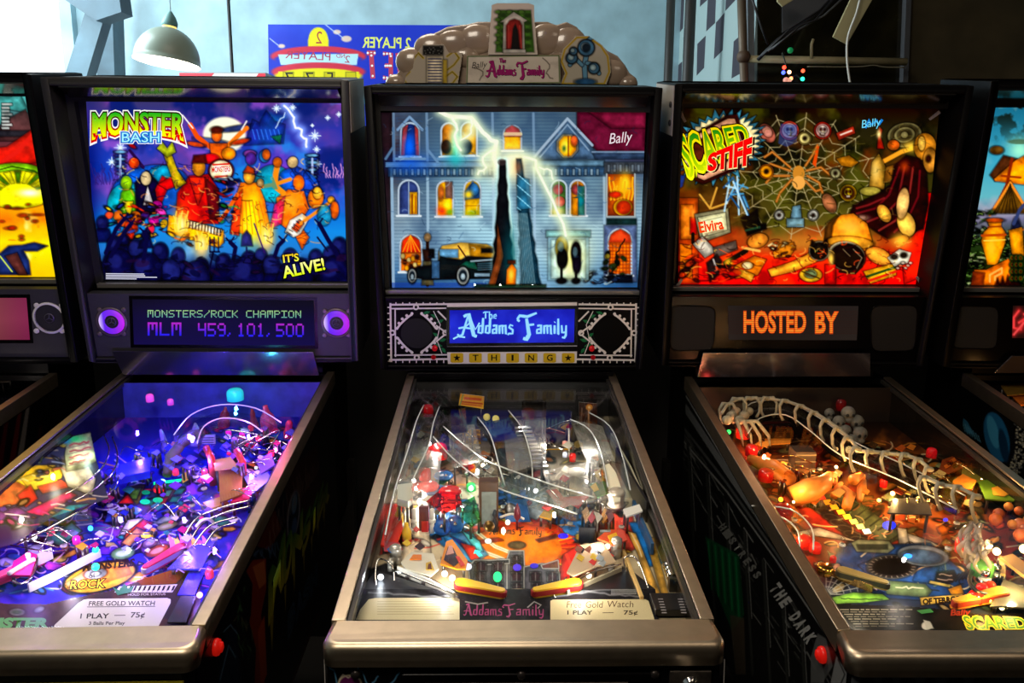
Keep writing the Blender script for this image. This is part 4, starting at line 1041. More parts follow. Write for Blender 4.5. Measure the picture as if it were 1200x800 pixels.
for off, col, c2 in ((.1, '#080818', '#080818'), (.025, '#c8e820', '#f4f4a0')): a.text('ALIVE!', 333, 325.5, 13, 49, col, -12, off=off, col2=c2)
a.punch(); a.build('backglass', LIT, M1.root)

# ---- grey house front at night with a lightning bolt (generic trees in the middle)
a = M2.bgart(Q2, res=.8)
a.grad((0, '#40505e'), (.25, '#46607a'), (.45, '#6a8290'), (.62, '#8ea6b4'), (.8, '#7a98b0'), (1, '#34608e'))
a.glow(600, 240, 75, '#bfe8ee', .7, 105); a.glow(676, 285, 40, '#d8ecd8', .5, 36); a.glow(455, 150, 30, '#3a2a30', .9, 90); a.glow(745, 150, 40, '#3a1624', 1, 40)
for k in range(52): a.line([(446, 134 + k * 4), (760, 134 + k * 4)], .8, '#3c5068', .55)
a.cloud('#2a3c58', 50, 4, .5, .8, .5); a.cloud('#c0d8e0', 60, 6, .6, .9, .35)
a.painterly(8, .6, .35); a.poly([(676, 131), (757, 131), (757, 178), (700, 178), (676, 150)], '#561a30'); a.poly([(690, 131), (757, 131), (757, 150), (716, 150)], '#6a2038')  # plum upper right corner: a red reflection painted into the artwork
a.rect(446, 131, 460, 337, '#221418', .85)
for x in (461, 500, 577, 625): a.line([(x, 133), (x + 1, 190)], 3, '#8098b0', .7)
for x in (501, 578, 626, 708): a.line([(x, 196), (x + 1, 332)], 3.2, '#a0b8c8', .8)
a.line([(459, 196), (461, 336)], 3.5, '#90a8bc'); a.rect(452, 190, 578, 196, '#5a7a96'); a.rect(626, 188, 708, 195, '#6a8aa0'); a.rect(455, 196, 578, 207, '#34506c', .8); a.rect(628, 195, 712, 206, '#34506c', .8)
for x in list(range(461, 578, 7)) + list(range(636, 700, 7)): a.rect(x, 198, x + 2.6, 205, '#a0b4c0', .85)
for k in range(3): a.line([(452, 191 + k * 2), (578, 191 + k * 2)], .8, '#a8c0d0', .7)


def awin(x0, y0, x1, y1, fill, arch=True, frame='#b0bcc8', fw=2.2):
    r = (x1 - x0) / 2; cx = (x0 + x1) / 2
    top = [(cx + r * math.cos(t), y0 + r - r * math.sin(t)) for t in np.linspace(math.pi, 0, 11)] if arch else [(x0, y0), (x1, y0)]
    P = [(x0, y1)] + top + [(x1, y1)]; a.poly(P, fill); a.line(P + [P[0]], fw, frame); a.line([(x0 - 2, y1 + 1), (x1 + 2, y1 + 1)], 2.4, '#d0d8dc'); return P


awin(470, 144, 491, 183, '#1c2c5c'); a.poly([(472, 150), (478, 146), (474, 182), (470, 182)], '#c04840'); a.poly([(486, 147), (490, 152), (491, 182), (487, 182)], '#c04840'); a.glow(480, 172, 7, '#1c6ae0', 1, 14); a.glow(480, 192, 26, '#1c58c8', .6, 12)
a.line([(466, 152), (480, 137), (495, 152)], 3, '#7a94b0'); a.line([(464, 186), (498, 186)], 3, '#6a88a8'); a.line([(500, 150), (501, 175), (513, 190)], 3, '#6a86a4'); a.line([(461, 150), (461, 172), (452, 186)], 3, '#5a7490')
awin(517, 144, 535, 183, '#a86a20'); awin(540, 143, 559, 182, '#b88424'); a.line([(513, 186), (564, 185)], 3, '#6a88a8'); a.ell(545, 172, 8, 9, '#1c2c38'); a.ell(523, 172, 6, 8, '#302018'); a.glow(534, 170, 5, '#30e0b0', .95, 16); a.glow(534, 186, 12, '#30a8b0', .7, 8)
awin(590, 147, 611, 176, '#e0a020', frame='#98a4b4'); a.poly([(591, 160), (593, 151), (600, 147), (608, 151), (611, 160)], '#b8585a'); a.line([(592, 157), (610, 157)], 4, '#d8c8a0', .8)
# gable with round window
a.poly([(627, 183), (665, 139), (694, 172), (700, 186), (630, 187)], '#4a6078'); a.line([(627, 183), (665, 139), (694, 170)], 3.2, '#98a8b8'); a.line([(633, 184), (665, 146), (690, 176)], 1.5, '#8498ac')
oc = [(665 + 13.5 * math.cos(t), 171 + 14.5 * math.sin(t)) for t in np.linspace(.39, .39 + 2 * math.pi, 9)]; a.poly(oc, '#b0a898'); oc = [(665 + 11 * math.cos(t), 171 + 12.5 * math.sin(t)) for t in np.linspace(.39, .39 + 2 * math.pi, 9)]; a.poly(oc, '#f2a018'); a.glow(662, 172, 5, '#fff060', .9, 9); a.line([(666, 160), (666, 183)], 1.6, '#7a3a10'); a.ell(673, 165, 4, 6, '#e06a38'); a.glow(661, 174, 2.5, '#205030', .9, 4)
a.poly([(694, 178), (757, 178), (757, 186), (698, 186)], '#3a4a62'); a.line([(694, 178), (757, 178)], 2, '#7a8ea4'); a.rect(708, 190, 757, 203, '#4a5058')
for x in range(712, 757, 7): a.rect(x, 193, x + 2.6, 201, '#8a98a4', .8)
# middle storey windows
awin(467, 211, 491, 252, '#34406a'); a.rect(480, 225, 489, 251, '#d8a020'); a.line([(483, 228), (483, 250)], 2, '#7a4010'); a.line([(487, 230), (487, 250)], 1.5, '#a05a18'); a.line([(479, 213), (479, 252)], 1.2, '#a0b0c0')
awin(512, 212, 531, 253, '#f0a818'); a.ell(517, 226, 3.5, 8, '#b86a30'); a.rect(522, 213, 530, 232, '#7a5a50'); a.glow(518, 247, 5, '#f04010', 1); a.glow(527, 248, 4, '#70a020', .9); a.glow(524, 240, 4, '#ffe840', .9)
awin(544, 211, 563, 253, '#d8a820'); a.poly([(545, 224), (554, 212), (562, 222), (562, 232), (545, 234)], '#2a5a98'); a.ell(556, 222, 5, 7, '#3a78b0'); a.glow(549, 228, 4.5, '#ffd030', 1); a.glow(553, 249, 8, '#7a9a18', .8, 4); a.line([(545, 241), (562, 241)], 1, '#9a6a10')
for x0, x1, f, g in ((646, 664, '#4a6a34', '#c05848'), (668, 686, '#b87828', '#1a7a78')):
    awin(x0, 211, x1, 252, f); a.ell(x0 + 8, 222, 6, 6, '#a04848'); a.ell(x0 + 10, 236, 6, 6, g)
    a.line([((x0 + x1) / 2, 212), ((x0 + x1) / 2, 252)], 1, '#a8a8a8')
    a.glow(x0 + 7, 248, 6, '#f0b020', .9, 4)
a.rect(677, 218, 685, 252, '#187078', .8); a.rect(671, 232, 677, 252, '#e0901c')
a.rect(711, 204, 744, 253, '#8a3a10'); a.glow(728, 222, 12, '#f0a020', 1, 14); a.glow(733, 214, 6, '#ffd840', .9, 10)
for k in range(7): a.zig([(716 + k * 4, 234), (714 + k * 4.6, 208 + (k % 3) * 5)], 3, 2, 2, '#f0a830', k)
a.ell(730, 243, 11, 9.5, '#f0b020'); a.ell(731, 243, 8.5, 8, '#c03c1c'); a.ell(721, 228, 7, 3.5, '#e84010'); a.line([(711, 204), (711, 254), (744, 254), (744, 204)], 2, '#a0a8a8'); a.rect(711, 256, 746, 263, '#203838')
a.rect(708, 264, 746, 330, '#5a6888'); awin(713, 268, 740, 322, '#d86a14'); a.poly([(713, 284), (716, 275), (727, 268), (738, 275), (740, 284)], '#e0502c')
for x in range(714, 741, 4): a.line([(x, 285), (x, 321)], .9, '#8a3a0c')
for y in range(286, 322, 4): a.line([(713, 286 + y - 286), (740, y)], .9, '#8a3a0c')
for k in range(14): a.ell(rnd.uniform(708, 734), rnd.uniform(292, 326), rnd.uniform(2, 5), rnd.uniform(1.5, 3), ['#1c2418', '#303c20', '#141810', '#8a7a30'][k % 4], k * 40)
a.zig([(716, 322), (726, 308), (722, 296), (732, 280)], 4, 2, 1.6, '#141810', 7); a.rect(722, 322, 741, 331, '#121620'); a.clutter([(686, 318), (720, 320), (722, 332), (686, 332)], 24, ['#2a3a58', '#a05a50', '#8a9aa0', '#141c2c'], (2, 4), 4)
# ground floor: fan window, doorway, old touring car, lamp post
awin(469, 275, 494, 318, '#d8741c'); a.poly([(470, 296), (472, 282), (481, 275), (491, 281), (493, 296)], '#d83c1c')
for k in range(5): a.line([(481, 276), (472 + k * 5, 295)], 1, '#f0a030')
for k in range(9): a.ell(472 + k * 2.4, 300 + (k * 7) % 16, 2.4, 3, ['#f0d890', '#402010', '#f0a828'][k % 3])
a.line([(470, 296), (493, 296), (493, 307), (470, 307)], 1, '#7a3a10')
a.rect(449, 331, 570, 337, '#26408a', .6)
a.line([(501, 280), (501, 334)], 4, '#2a1a14'); a.ell(501, 278, 4, 5, '#8a7050'); a.poly([(495, 292), (507, 292), (505, 306), (497, 306)], '#2e1c16'); a.rect(503, 292, 509, 302, '#121010'); a.poly([(496, 306), (506, 306), (508, 334), (494, 334)], '#5a5238', .9)
a.poly([(514, 296), (518, 288), (540, 284), (570, 286), (584, 292), (582, 312), (514, 312)], '#d0a850'); a.poly([(550, 286), (584, 292), (582, 310), (552, 308)], '#a87820'); a.rect(564, 291, 578, 296, '#181410'); a.rect(515, 292, 537, 302, '#6a98b8'); a.line([(537, 288), (548, 304)], 1.5, '#401810')
a.poly([(478, 318), (490, 312), (512, 310), (516, 300), (524, 302), (540, 304), (548, 300), (580, 302), (586, 312), (584, 326), (500, 328), (480, 326)], '#12181a'); a.poly([(538, 312), (546, 306), (556, 306), (560, 316), (550, 314)], '#1a5a48'); a.line([(552, 306), (578, 304)], 2, '#8a98a0')
for k in range(4): a.line([(560, 309 + k * 2.4), (578, 308 + k * 2.4)], .8, '#4a6a78')
a.rect(556, 320, 574, 324, '#90a8b8'); a.rect(506, 306, 515, 326, '#46688a')
for x, y, rx, ry in ((483, 323, 5.5, 9), (542.5, 323, 8, 11.5)): a.ell(x, y, rx, ry, '#0c1014'); a.ell(x, y, rx * .86, ry * .88, '#d8dcd8'); a.ell(x, y, rx * .6, ry * .62, '#24303a'); a.ell(x, y + 1, rx * .34, ry * .34, '#a8b8c0')
a.rect(640, 270, 692, 278, '#7aa8a8', .9); a.rect(642, 278, 690, 328, '#88b0c0', .8); a.rect(646, 281, 686, 326, '#b8d8d8', .8); a.glow(669, 302, 17, '#fff4a0', 1, 24)
for x, w_, t_, c1, c2 in ((658, 7.5, 277, '#a89848', '#14140e'), (675, 6, 283, '#1a1416', '#1a1420')):     # two clipped bushes in tubs
    a.ell(x, t_ + 13, w_, 13, c1); a.ell(x + 1, t_ + 26, w_ * .85, 12, c2); a.line([(x, t_ + 34), (x, 330)], 3, '#141010'); a.ell(x, 329, w_ * .8, 3.5, '#0e0c10'); a.ell(x - 1, t_ + 12, w_ * .5, 6, '#6a8890', 0, .7)
a.scribble([(450, 140), (750, 140), (750, 330), (455, 332)], 150, ['#24364c', '#b8d0dc', '#3c5878'], (4, 14), (.6, 1.), 9, .45)
# bolt and the pair of tall dark evergreens
gl = dict(glow=7, gcol='#e0ecc8')
for pts, n, w_ in (([(516, 131), (530, 137), (552, 138), (562, 150), (572, 160), (582, 166), (579, 186), (590, 200), (596, 188), (606, 184)], 2, 4.5), ([(580, 176), (566, 184), (570, 196), (560, 204)], 3, 2), ([(530, 138), (536, 152), (534, 164), (540, 176)], 3, 2.5), ([(552, 140), (552, 156), (540, 164)], 3, 1.5), ([(614, 184), (628, 188), (632, 204), (642, 224), (652, 246), (660, 262), (663, 276)], 2, 2.6), ([(632, 196), (646, 200), (648, 210)], 3, 1.5)):
    a.zig(pts, n, 2, w_, '#f4f4d8', len(pts) + n, **gl)
a.glow(597, 196, 26, '#f8f0c0', .95, 20)
tree = lambda x, t0, b0, w0, lean: [(x + lean * k + w0 * (.35 + 1.1 * k) * (1 if sg > 0 else -1) * (1 + .12 * math.sin(k * 40)), t0 + (b0 - t0) * k) for sg in (1, -1) for k in (np.linspace(0, 1, 16) if sg > 0 else np.linspace(1, 0, 16))]
a.line(tree(589, 188, 335, 9, 3), 2.5, '#d8f0e8', glow=4, gcol='#c8f0f0'); a.poly(tree(589, 188, 335, 9, 0), '#16161a'); a.poly([(583, 262), (590, 300), (580, 335), (572, 335), (582, 300)], '#8a4a24', .9); a.glow(598, 300, 8, '#0e4a50', .9, 34)
a.poly(tree(608, 186, 334, 8, 14), '#1c3a48'); a.poly([(606, 206), (620, 210), (622, 244), (606, 246)], '#3a7a98', .7)
for k in range(12): a.line([(602 + k * 1.4, 250), (606 + k * 1.9, 332)], .8, '#a8c4c8', .6)
for k in range(16): a.line([(606 + (k % 5) * 3, 204 + k * 2.6), (610 + (k % 5) * 3, 207 + k * 2.6)], 1, '#a8e0f0', .7)
a.ell(588, 190, 5, 4, '#4a3a3a', 0, .6); a.glow(607, 196, 5, '#c07a50', .55, 9)
a.poly([(593, 334), (594, 316), (600, 308), (605, 316), (604, 334)], '#e8781c'); a.glow(599, 322, 3.5, '#ffc850', 1, 7); a.rect(595, 305, 604, 309, '#5a2a10')
a.rect(556, 333, 640, 338, '#142818', .8)
a.text('Bally', 714, 168.5, 12, 26, '#d8ccd0', -6, shear=.25)
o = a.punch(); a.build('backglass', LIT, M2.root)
b = MB(); f = lambda u, d, w_: tuple(M2.BB(u, w_, d)); b.box(M2.bgw[0], M2.bgw[1], .045, .048, M2.bgw[2], M2.bgw[3], f); b.build('backglass_pane', M_PANE, M2.root)

# ---- Scared Stiff: web, title and a red blanket with cushions and black drapery
a = M3.bgart(Q3, res=.85, bg='#241c10')
a.grad((0, '#241410'), (.12, '#2c2818'), (.45, '#3e3a1a'), (.66, '#5a5024'), (.75, '#7a1c10'), (.85, '#e02812'), (1, '#d01a10'))
up_ = np.clip(1 - (a.V - .66) * 10, 0, 1)
a.cloud('#121208', 26, 3, .45, .7, .8, up_); a.cloud('#5a5a20', 30, 5, .55, .8, .6, up_); a.cloud('#7a3a14', 34, 9, .6, .85, .6, up_); a.cloud('#ff4a20', 24, 12, .5, .8, .6, 1 - up_); a.cloud('#8a0a0a', 20, 14, .55, .75, .8, 1 - up_)
a.glow(930, 285, 70, '#b0a048', .6, 16); a.glow(1000, 284, 40, '#c0a840', .7, 12)
cx, cy = 936, 206
for k in range(16):
    an = 2 * math.pi * k / 16 + .1; a.line([(cx, cy), (cx + 92 * math.cos(an), cy + 74 * math.sin(an))], 1, '#b8a880', .8)
for q in (14, 26, 40, 54, 70, 86):
    P = []
    for k in range(17):
        an = 2 * math.pi * k / 16 + .1; P.append((cx + q * math.cos(an), cy + q * .8 * math.sin(an)))
        if k < 16: am = an + math.pi / 16; P.append((cx + q * .88 * math.cos(am), cy + q * .8 * .88 * math.sin(am)))
    a.line(P, .9, '#c0b48c', .75)
for pts in ([(926, 196), (905, 178), (896, 184)], [(926, 200), (903, 192), (890, 200)], [(925, 206), (905, 206), (898, 214)], [(945, 200), (962, 196), (974, 206)], [(946, 206), (960, 214), (964, 226)], [(944, 194), (952, 182), (958, 170)], [(928, 210), (914, 226), (910, 236)], [(944, 212), (956, 224), (962, 222)]): a.line(pts, 3, '#8a5224'); a.line(pts, 1, '#c88a48')
a.poly([(952, 192), (957, 172), (960, 171), (956, 196)], '#c8501c'); a.ell(936, 203, 7, 9, '#b88038'); a.ell(936, 214, 7.5, 8, '#d8a058')
a.painterly(8, .8)
for x, y, r, c1, c2 in ((925, 153, 11, '#c04a38', '#e0b0a0'), (964, 153, 10, '#b83020', '#d8a8a0'), (943, 162, 7.5, '#a08a50', '#d0c080'), (898, 201, 8.5, '#b86a14', '#f0a020'), (979, 203, 6.5, '#7a7048', '#a8a078'), (994, 226, 9.5, '#c89a20', '#8a5a20'), (913, 252, 6, '#a8a498', '#c8c4b8'), (953, 252, 6.5, '#a8a498', '#c8c4b8')):
    a.ell(x, y, r, r, c1); a.ell(x, y, r * .78, r * .78, c2 if r < 9 or r > 9.8 else '#5a3010'); a.ell(x, y, r * .3, r * .3, '#2a1a10')
    if r > 9.2:
        a.ell(x, y - 1, r * .5, r * .48, '#f0d8c8' if r != 9.5 else '#e8c030'); a.ell(x - 2, y - 1.5, 1.5, 1.8, '#3a1010'); a.ell(x + 2.4, y - 1.5, 1.5, 1.8, '#3a1010'); a.rect(x - 2, y + 3, x + 2, y + 5, '#e8d0c0')
a.poly([(915, 145), (912, 168), (922, 172), (934, 166), (934, 146)], '#2a4a98', .5)
a.ell(899, 156, 8, 12, '#a86050', -35); a.ell(899, 154, 5, 7, '#c88878', -35); a.poly([(980, 156), (1000, 148), (1002, 156), (983, 164)], '#a83a28'); a.line([(985, 158), (998, 153)], 1.5, '#e8d8c8'); a.ell(972, 238, 7, 12, '#a06848', -28); a.poly([(925, 264), (929, 242), (938, 240), (940, 264)], '#6a8a98'); a.rect(922, 256, 942, 266, '#7a98a0')
a.poly([(980, 186), (995, 182), (1006, 190), (998, 196), (986, 194)], '#b87a24')
a.gline([(1014, 150), (1019, 140), (1021, 146), (1028, 141), (1030, 146), (1034, 140)], 3, '#2a7ab8'); a.text('Bally', 1010, 150, 9, 22, '#7ac8f0', -8, shear=.2)
# carved fireplace and skull stones, upper right
for k in range(5): a.ell(1060, 158, 20 - k * 4, 14 - k * 2.6, ['#8a8058', '#4a4028'][k % 2], -12)
a.line([(1030, 192), (1056, 178), (1074, 172)], 5, '#e89a38'); a.glow(1068, 172, 9, '#ffd050', .9, 6); a.ell(1084, 172, 13, 16, '#a87028'); a.ell(1080, 168, 4, 8, '#e8b858'); a.ell(1090, 188, 8, 14, '#b88038'); a.ell(1088, 186, 3, 4, '#3a1c08'); a.poly([(1018, 222), (1022, 190), (1030, 180), (1038, 196), (1036, 222)], '#9a7430'); a.glow(1026, 200, 5, '#e8c878', .8, 12); a.poly([(1032, 160), (1034, 152), (1030, 148), (1028, 174), (1036, 174)], '#a02818'); a.glow(1030, 157, 2.5, '#ffe8a0', 1, 5); a.ell(1020, 224, 12, 5, '#b8a850'); a.ell(1047, 170, 7, 6, '#d86a28')
a.poly([(1036, 214), (1038, 196), (1056, 190), (1072, 194), (1074, 212)], '#8a5a24', .8)
# black drapery over a high backed red chair, amber cushions
a.poly([(1082, 226), (1092, 226), (1090, 262), (1086, 300), (1080, 268)], '#d82014'); a.poly([(1078, 268), (1090, 256), (1084, 322), (1060, 332), (1056, 290)], '#e02818')
dr = [(1044, 216), (1048, 194), (1062, 182), (1078, 186), (1086, 204), (1088, 240), (1082, 268), (1062, 274), (1040, 280), (1012, 262), (996, 250), (1000, 240), (1030, 226)]
a.poly(dr, '#24080c'); a.cloud('#5a1418', 14, 21, .5, .75, .0)
for k, pts in enumerate(([(1004, 250), (1026, 244), (1042, 228), (1054, 196)], [(1016, 260), (1036, 252), (1052, 236), (1060, 196)], [(1030, 270), (1050, 258), (1066, 226), (1070, 196)], [(1048, 272), (1064, 256), (1076, 230), (1078, 200)], [(1004, 244), (1018, 240), (1036, 232)])): a.line(pts, 2.4, ['#7a2028', '#8a3030', '#a04038'][k % 3], .7)
a.glow(1060, 195, 6, '#c05020', .7, 7); a.glow(1010, 255, 8, '#f0c8b0', .6, 3)
a.poly([(966, 282), (972, 262), (986, 252), (1000, 250), (1016, 262), (1022, 282), (1014, 294), (990, 286)], '#e88a28'); a.glow(996, 266, 14, '#ffb850', .9, 10); a.poly([(966, 282), (968, 262), (984, 250), (976, 264), (974, 282)], '#4a3018', .9); a.ell(1030, 300, 16, 9, '#f0a040', 25); a.ell(996, 284, 26, 7, '#f4a83c', 4); a.poly([(900, 316), (930, 306), (952, 294), (966, 290), (962, 304), (930, 318), (904, 324)], '#f0a038'); a.ell(1062, 262, 10, 15, '#f0b858', -20); a.glow(1056, 282, 11, '#ffd050', .9, 9); a.ell(1036, 250, 7, 11, '#e8a848', -30); a.ell(1058, 238, 7, 18, '#f4c078', 8)
# cat, candle, books, top hat, lamp and television
a.ell(992, 300, 22, 17, '#e8d8b0', 12); a.ell(993, 301, 20.5, 15.8, '#1e1410', 12); a.ell(960, 294, 12, 11.5, '#e0d0a8'); a.ell(960, 294, 10.8, 10.4, '#1c1611'); a.poly([(950, 290), (951, 281), (957, 287)], '#1c1611'); a.poly([(963, 286), (969, 281), (970, 290)], '#1c1611'); a.ell(956, 294, 1.8, 1, '#6a8a50'); a.ell(964, 295, 1.8, 1, '#6a8a50'); a.line([(1000, 292), (1010, 302), (1004, 314)], 1, '#8a7860'); a.line([(988, 292), (996, 300)], 1, '#7a6850'); a.line([(984, 318), (1002, 320), (1010, 312)], 3, '#241812')
a.rect(967, 310, 979, 332, '#c81c18'); a.glow(974, 303, 3, '#ffd060', 1, 7); a.poly([(1012, 318), (1050, 308), (1050, 322), (1020, 332)], '#e8a828'); a.line([(1016, 324), (1049, 313)], 3, '#2c4a20'); a.line([(1018, 329), (1050, 318)], 3, '#c83020'); a.poly([(1040, 302), (1054, 292), (1068, 296), (1064, 308), (1048, 312)], '#d8d0b8'); a.ell(1048, 301, 4, 3, '#2a2018'); a.ell(1059, 299, 4, 3, '#2a2018')
for k in range(6): a.ell(1052 + k * 3, 314 - k % 3 * 3, 1.8, 1.2, '#f0d8c0')
a.ell(950, 322, 13, 8, '#e8b838'); a.ell(950, 321, 7, 5, '#7a8a60'); a.line([(940, 318), (960, 326)], 1.4, '#3a2a10')
a.poly([(862, 326), (860, 312), (884, 300), (898, 304), (888, 322)], '#d8781c'); a.ell(876, 311, 6, 4, '#f0d8a0'); a.poly([(858, 318), (862, 312), (884, 322), (880, 330)], '#f0a838'); a.line([(850, 308), (874, 294)], 6, '#181410'); a.glow(854, 308, 5, '#ffd840', 1)
a.poly([(868, 256), (887, 246), (891, 262), (898, 262), (898, 268), (876, 276)], '#10100c'); a.line([(874, 270), (890, 266)], 2.5, '#204030'); a.ell(888, 282, 12, 8, '#d88a38', -18); a.line([(870, 290), (890, 294)], 3, '#e8b060'); a.poly([(906, 296), (914, 286), (930, 284), (932, 290), (926, 300), (908, 302)], '#e8902c'); a.clutter([(905, 284), (932, 284), (932, 300), (905, 300)], 12, ['#f0d8a0', '#c85020'], (1.5, 3), 2)
a.glow(836, 250, 34, '#8a4820', .5, 40); a.rect(796, 232, 818, 332, '#a84818', .75); a.poly([(797, 286), (810, 288), (811, 326), (797, 322)], '#e07a1c'); a.line([(798, 300), (810, 302)], 1, '#3a1808'); a.line([(798, 312), (810, 315)], 1, '#3a1808'); a.rect(798, 240, 812, 280, '#e08a30', .7); a.rect(809, 255, 816, 274, '#b81810'); a.glow(812.5, 250, 2.4, '#ff9a40', 1, 7); a.line([(812, 274), (812, 284)], 4, '#181410')
for p in ([(820, 228), (832, 244)], [(840, 220), (832, 244)], [(852, 238), (834, 244)]): a.line(p, 2.2, '#c89848')
a.poly([(814, 251), (853, 244), (856, 272), (822, 284)], '#8a8468'); a.poly([(818, 255), (850, 249), (852, 269), (824, 277)], '#d8d4a8'); a.glow(836, 264, 12, '#f8e8b0', .7, 8); a.line([(824, 259), (846, 254)], 1, '#8a8a70'); a.line([(826, 274), (848, 269)], 1, '#8a6a50')
for off, c_ in ((.03, '#e04a18'),): a.text('Elvira', 820.5, 272.5, 12, 28, c_, -10, off=off)
a.poly([(812, 286), (823, 277), (840, 294), (826, 302)], '#b8b0a0'); a.poly([(836, 290), (862, 282), (864, 292), (838, 302)], '#6a5a50'); a.poly([(828, 308), (840, 298), (846, 306), (842, 322), (832, 330)], '#2a2020'); a.line([(836, 304), (840, 316)], 2, '#b0a8a0'); a.clutter([(798, 300), (860, 300), (866, 330), (798, 330)], 22, ['#c01c14', '#8a0c0c', '#f04820', '#3a1010'], (3, 8), 4, .7)
a.scribble([(800, 280), (1075, 280), (1060, 330), (800, 330)], 150, ['#3a0808', '#f8c060', '#1c0c08', '#ff6030'], (4, 16), (.7, 1.3), 9, .6); a.scribble([(820, 150), (1085, 150), (1040, 260), (830, 270)], 160, ['#0c0a04', '#6a6030', '#3a2c10', '#8a7a40'], (4, 16), (.7, 1.2), 19, .5)
# title on its tilted plate
def burst(cx, cy, rx, ry, col, n=34, seed=2, amp=.22, rot=-20):
    r_ = random.Random(seed); P = []
    for k in range(n * 2):
        an = math.pi * k / n; q = 1 + (amp * r_.uniform(.4, 1) if k % 2 else -.02); x, y = rx * q * math.cos(an), ry * q * math.sin(an); t = math.radians(rot); P.append((cx + x * math.cos(t) - y * math.sin(t), cy + x * math.sin(t) + y * math.cos(t)))
    a.poly(P, col)
burst(842, 172, 47, 34, '#4a8aa0', seed=3, amp=.3); burst(842, 172, 44, 31, '#ffe8b0', seed=5, amp=.18)
pl_ = [(797, 166), (852, 135), (864, 134), (878, 180), (874, 194), (824, 216), (815, 212)]
a.poly(pl_, '#3a1812'); a.poly([(800, 167), (853, 139), (861, 139), (874, 180), (871, 191), (825, 211), (818, 208)], '#d8a080'); a.poly([(804, 172), (852, 146), (858, 147), (868, 180), (824, 204)], '#4a2418')
wp = lambda gx, gy: (gx, gy * (1.38 - .75 * gx) - (.42 - .55 * gx))
for off, c1, c2 in ((.1, '#201004', '#201004'), (.065, '#f4ec30', '#d8c020'), (.01, '#b8c818', '#2c7a20')): a.text('SCARED', 802.5, 193.5, 36, 80, c1, -15, off=off, warp=wp, col2=c2)
for k, (x, y) in enumerate(((808, 205), (816, 204), (826, 200), (836, 192), (846, 187), (858, 179), (868, 174))): a.gpoly([(x - 2, y - 6), (x + 2, y - 6), (x, y + 4)], '#c8d020')
wq = lambda gx, gy: (gx, gy * (.75 + .5 * gx))
for off, c1, dx, dy in ((.07, '#3a1a10', 2.4, 1.2), (.07, '#f4d8a0', 0, .6), (.05, '#e81408', 0, 0)): a.text('STIFF', 830 + dx, 199.5 + dy, 23, 50, c1, -9, off=off, warp=wq, shear=.2)
for k in range(16): a.line([(864 + rnd.uniform(-12, 10), 216 + rnd.uniform(-10, 20)), (864 + rnd.uniform(-16, 18), 226 + rnd.uniform(-12, 26))], 2, ['#5a9ac0', '#2a5a88', '#b8d8e8'][k % 3], .9)
a.poly([(797, 205), (803, 206), (800, 218), (797, 220)], '#2a4aa8', .8)
o = a.punch(); a.build('backglass', LIT, M3.root)
for x, y, dx, dy in ((797, 131, 6, 12), (1101, 131, -12, 9), (793, 336, 6, -9), (1082, 337, -8, -13)):
    pl = M3.bbp(M3.depth - .014); b = MB(); d = np.array([dx, dy], float); n = np.array([-d[1], d[0]]) / np.linalg.norm(d) * 2
    b.prism([pl(np.array(q[0]), np.array(q[1])) for q in (np.array([x, y]) + n, np.array([x, y]) - n, np.array([x, y]) + d - n * .7, np.array([x, y]) + d + n * .7)], np.array([0, -.002, 0])); b.build('glass_clip', mat('clip_grey', '#8a8084', .4), M3.root)

# ---- rightmost backglass: orange vase, hut and foliage under a teal sky
a = MR.bgart(Q4, res=1.1)
a.grad((0, '#2a6a80'), (.3, '#4a9ab0'), (.5, '#6aa8b0'), (.62, '#6a6a88'), (.75, '#2a3a20'), (1, '#20280f'))
a.cloud('#d8c8b0', 26, 3, .5, .75, .8, np.clip(1 - a.V * 2.2, 0, 1)); a.cloud('#1a1408', 14, 6, .5, .62, .9, np.clip(1 - a.V * 4, 0, 1)); a.cloud('#c0b0b8', 30, 8, .55, .8, .6, np.exp(-((a.V - .55) / .1) ** 2))
a.glow(1195, 176, 14, '#a8e8c8', .9); a.ell(1195, 166, 14, 3, '#4a5a40', 0, .7)
a.painterly(8, .8); a.poly([(1160, 205), (1176, 182), (1192, 186), (1186, 206), (1166, 212)], '#4a2c1a'); a.ell(1168, 176, 8, 5, '#6a4a20'); a.poly([(1165, 210), (1190, 188), (1212, 176), (1230, 220), (1166, 212)], '#f08a18'); a.line([(1186, 186), (1180, 216), (1172, 232)], 3.5, '#7a2c14'); a.line([(1174, 206), (1196, 208)], 2.5, '#8a3818'); a.poly([(1160, 250), (1184, 212), (1206, 250)], '#5a4018'); a.line([(1160, 252), (1184, 214), (1206, 250)], 3, '#e08a38')
for k in range(6): a.line([(1168 + k * 5, 250), (1184, 216)], 1.2, '#2c2008')
a.clutter([(1140, 246), (1164, 246), (1150, 332), (1126, 332)], 90, ['#6a8a4a', '#b8c090', '#1c2c14', '#304a24', '#8aa858'], (1.5, 4.5), 6); a.clutter([(1170, 270), (1186, 270), (1186, 310), (1170, 310)], 40, ['#6a8a4a', '#b8c090', '#1c2c14', '#8aa858'], (1.5, 4), 7)
a.poly([(1150, 282), (1153, 272), (1160, 266), (1157, 258), (1174, 257), (1173, 265), (1178, 272), (1178, 284), (1170, 306), (1168, 310), (1157, 310), (1156, 304)], '#e08818'); a.glow(1162, 290, 6, '#ffc040', .8, 14); a.ell(1165.5, 258, 9.5, 2.6, '#b8500c'); a.line([(1151, 276), (1178, 275)], 3, '#a84a0c'); a.line([(1153, 282), (1178, 281)], 1.2, '#f8d060'); a.line([(1158, 266), (1173, 265)], 1.5, '#7a3008')
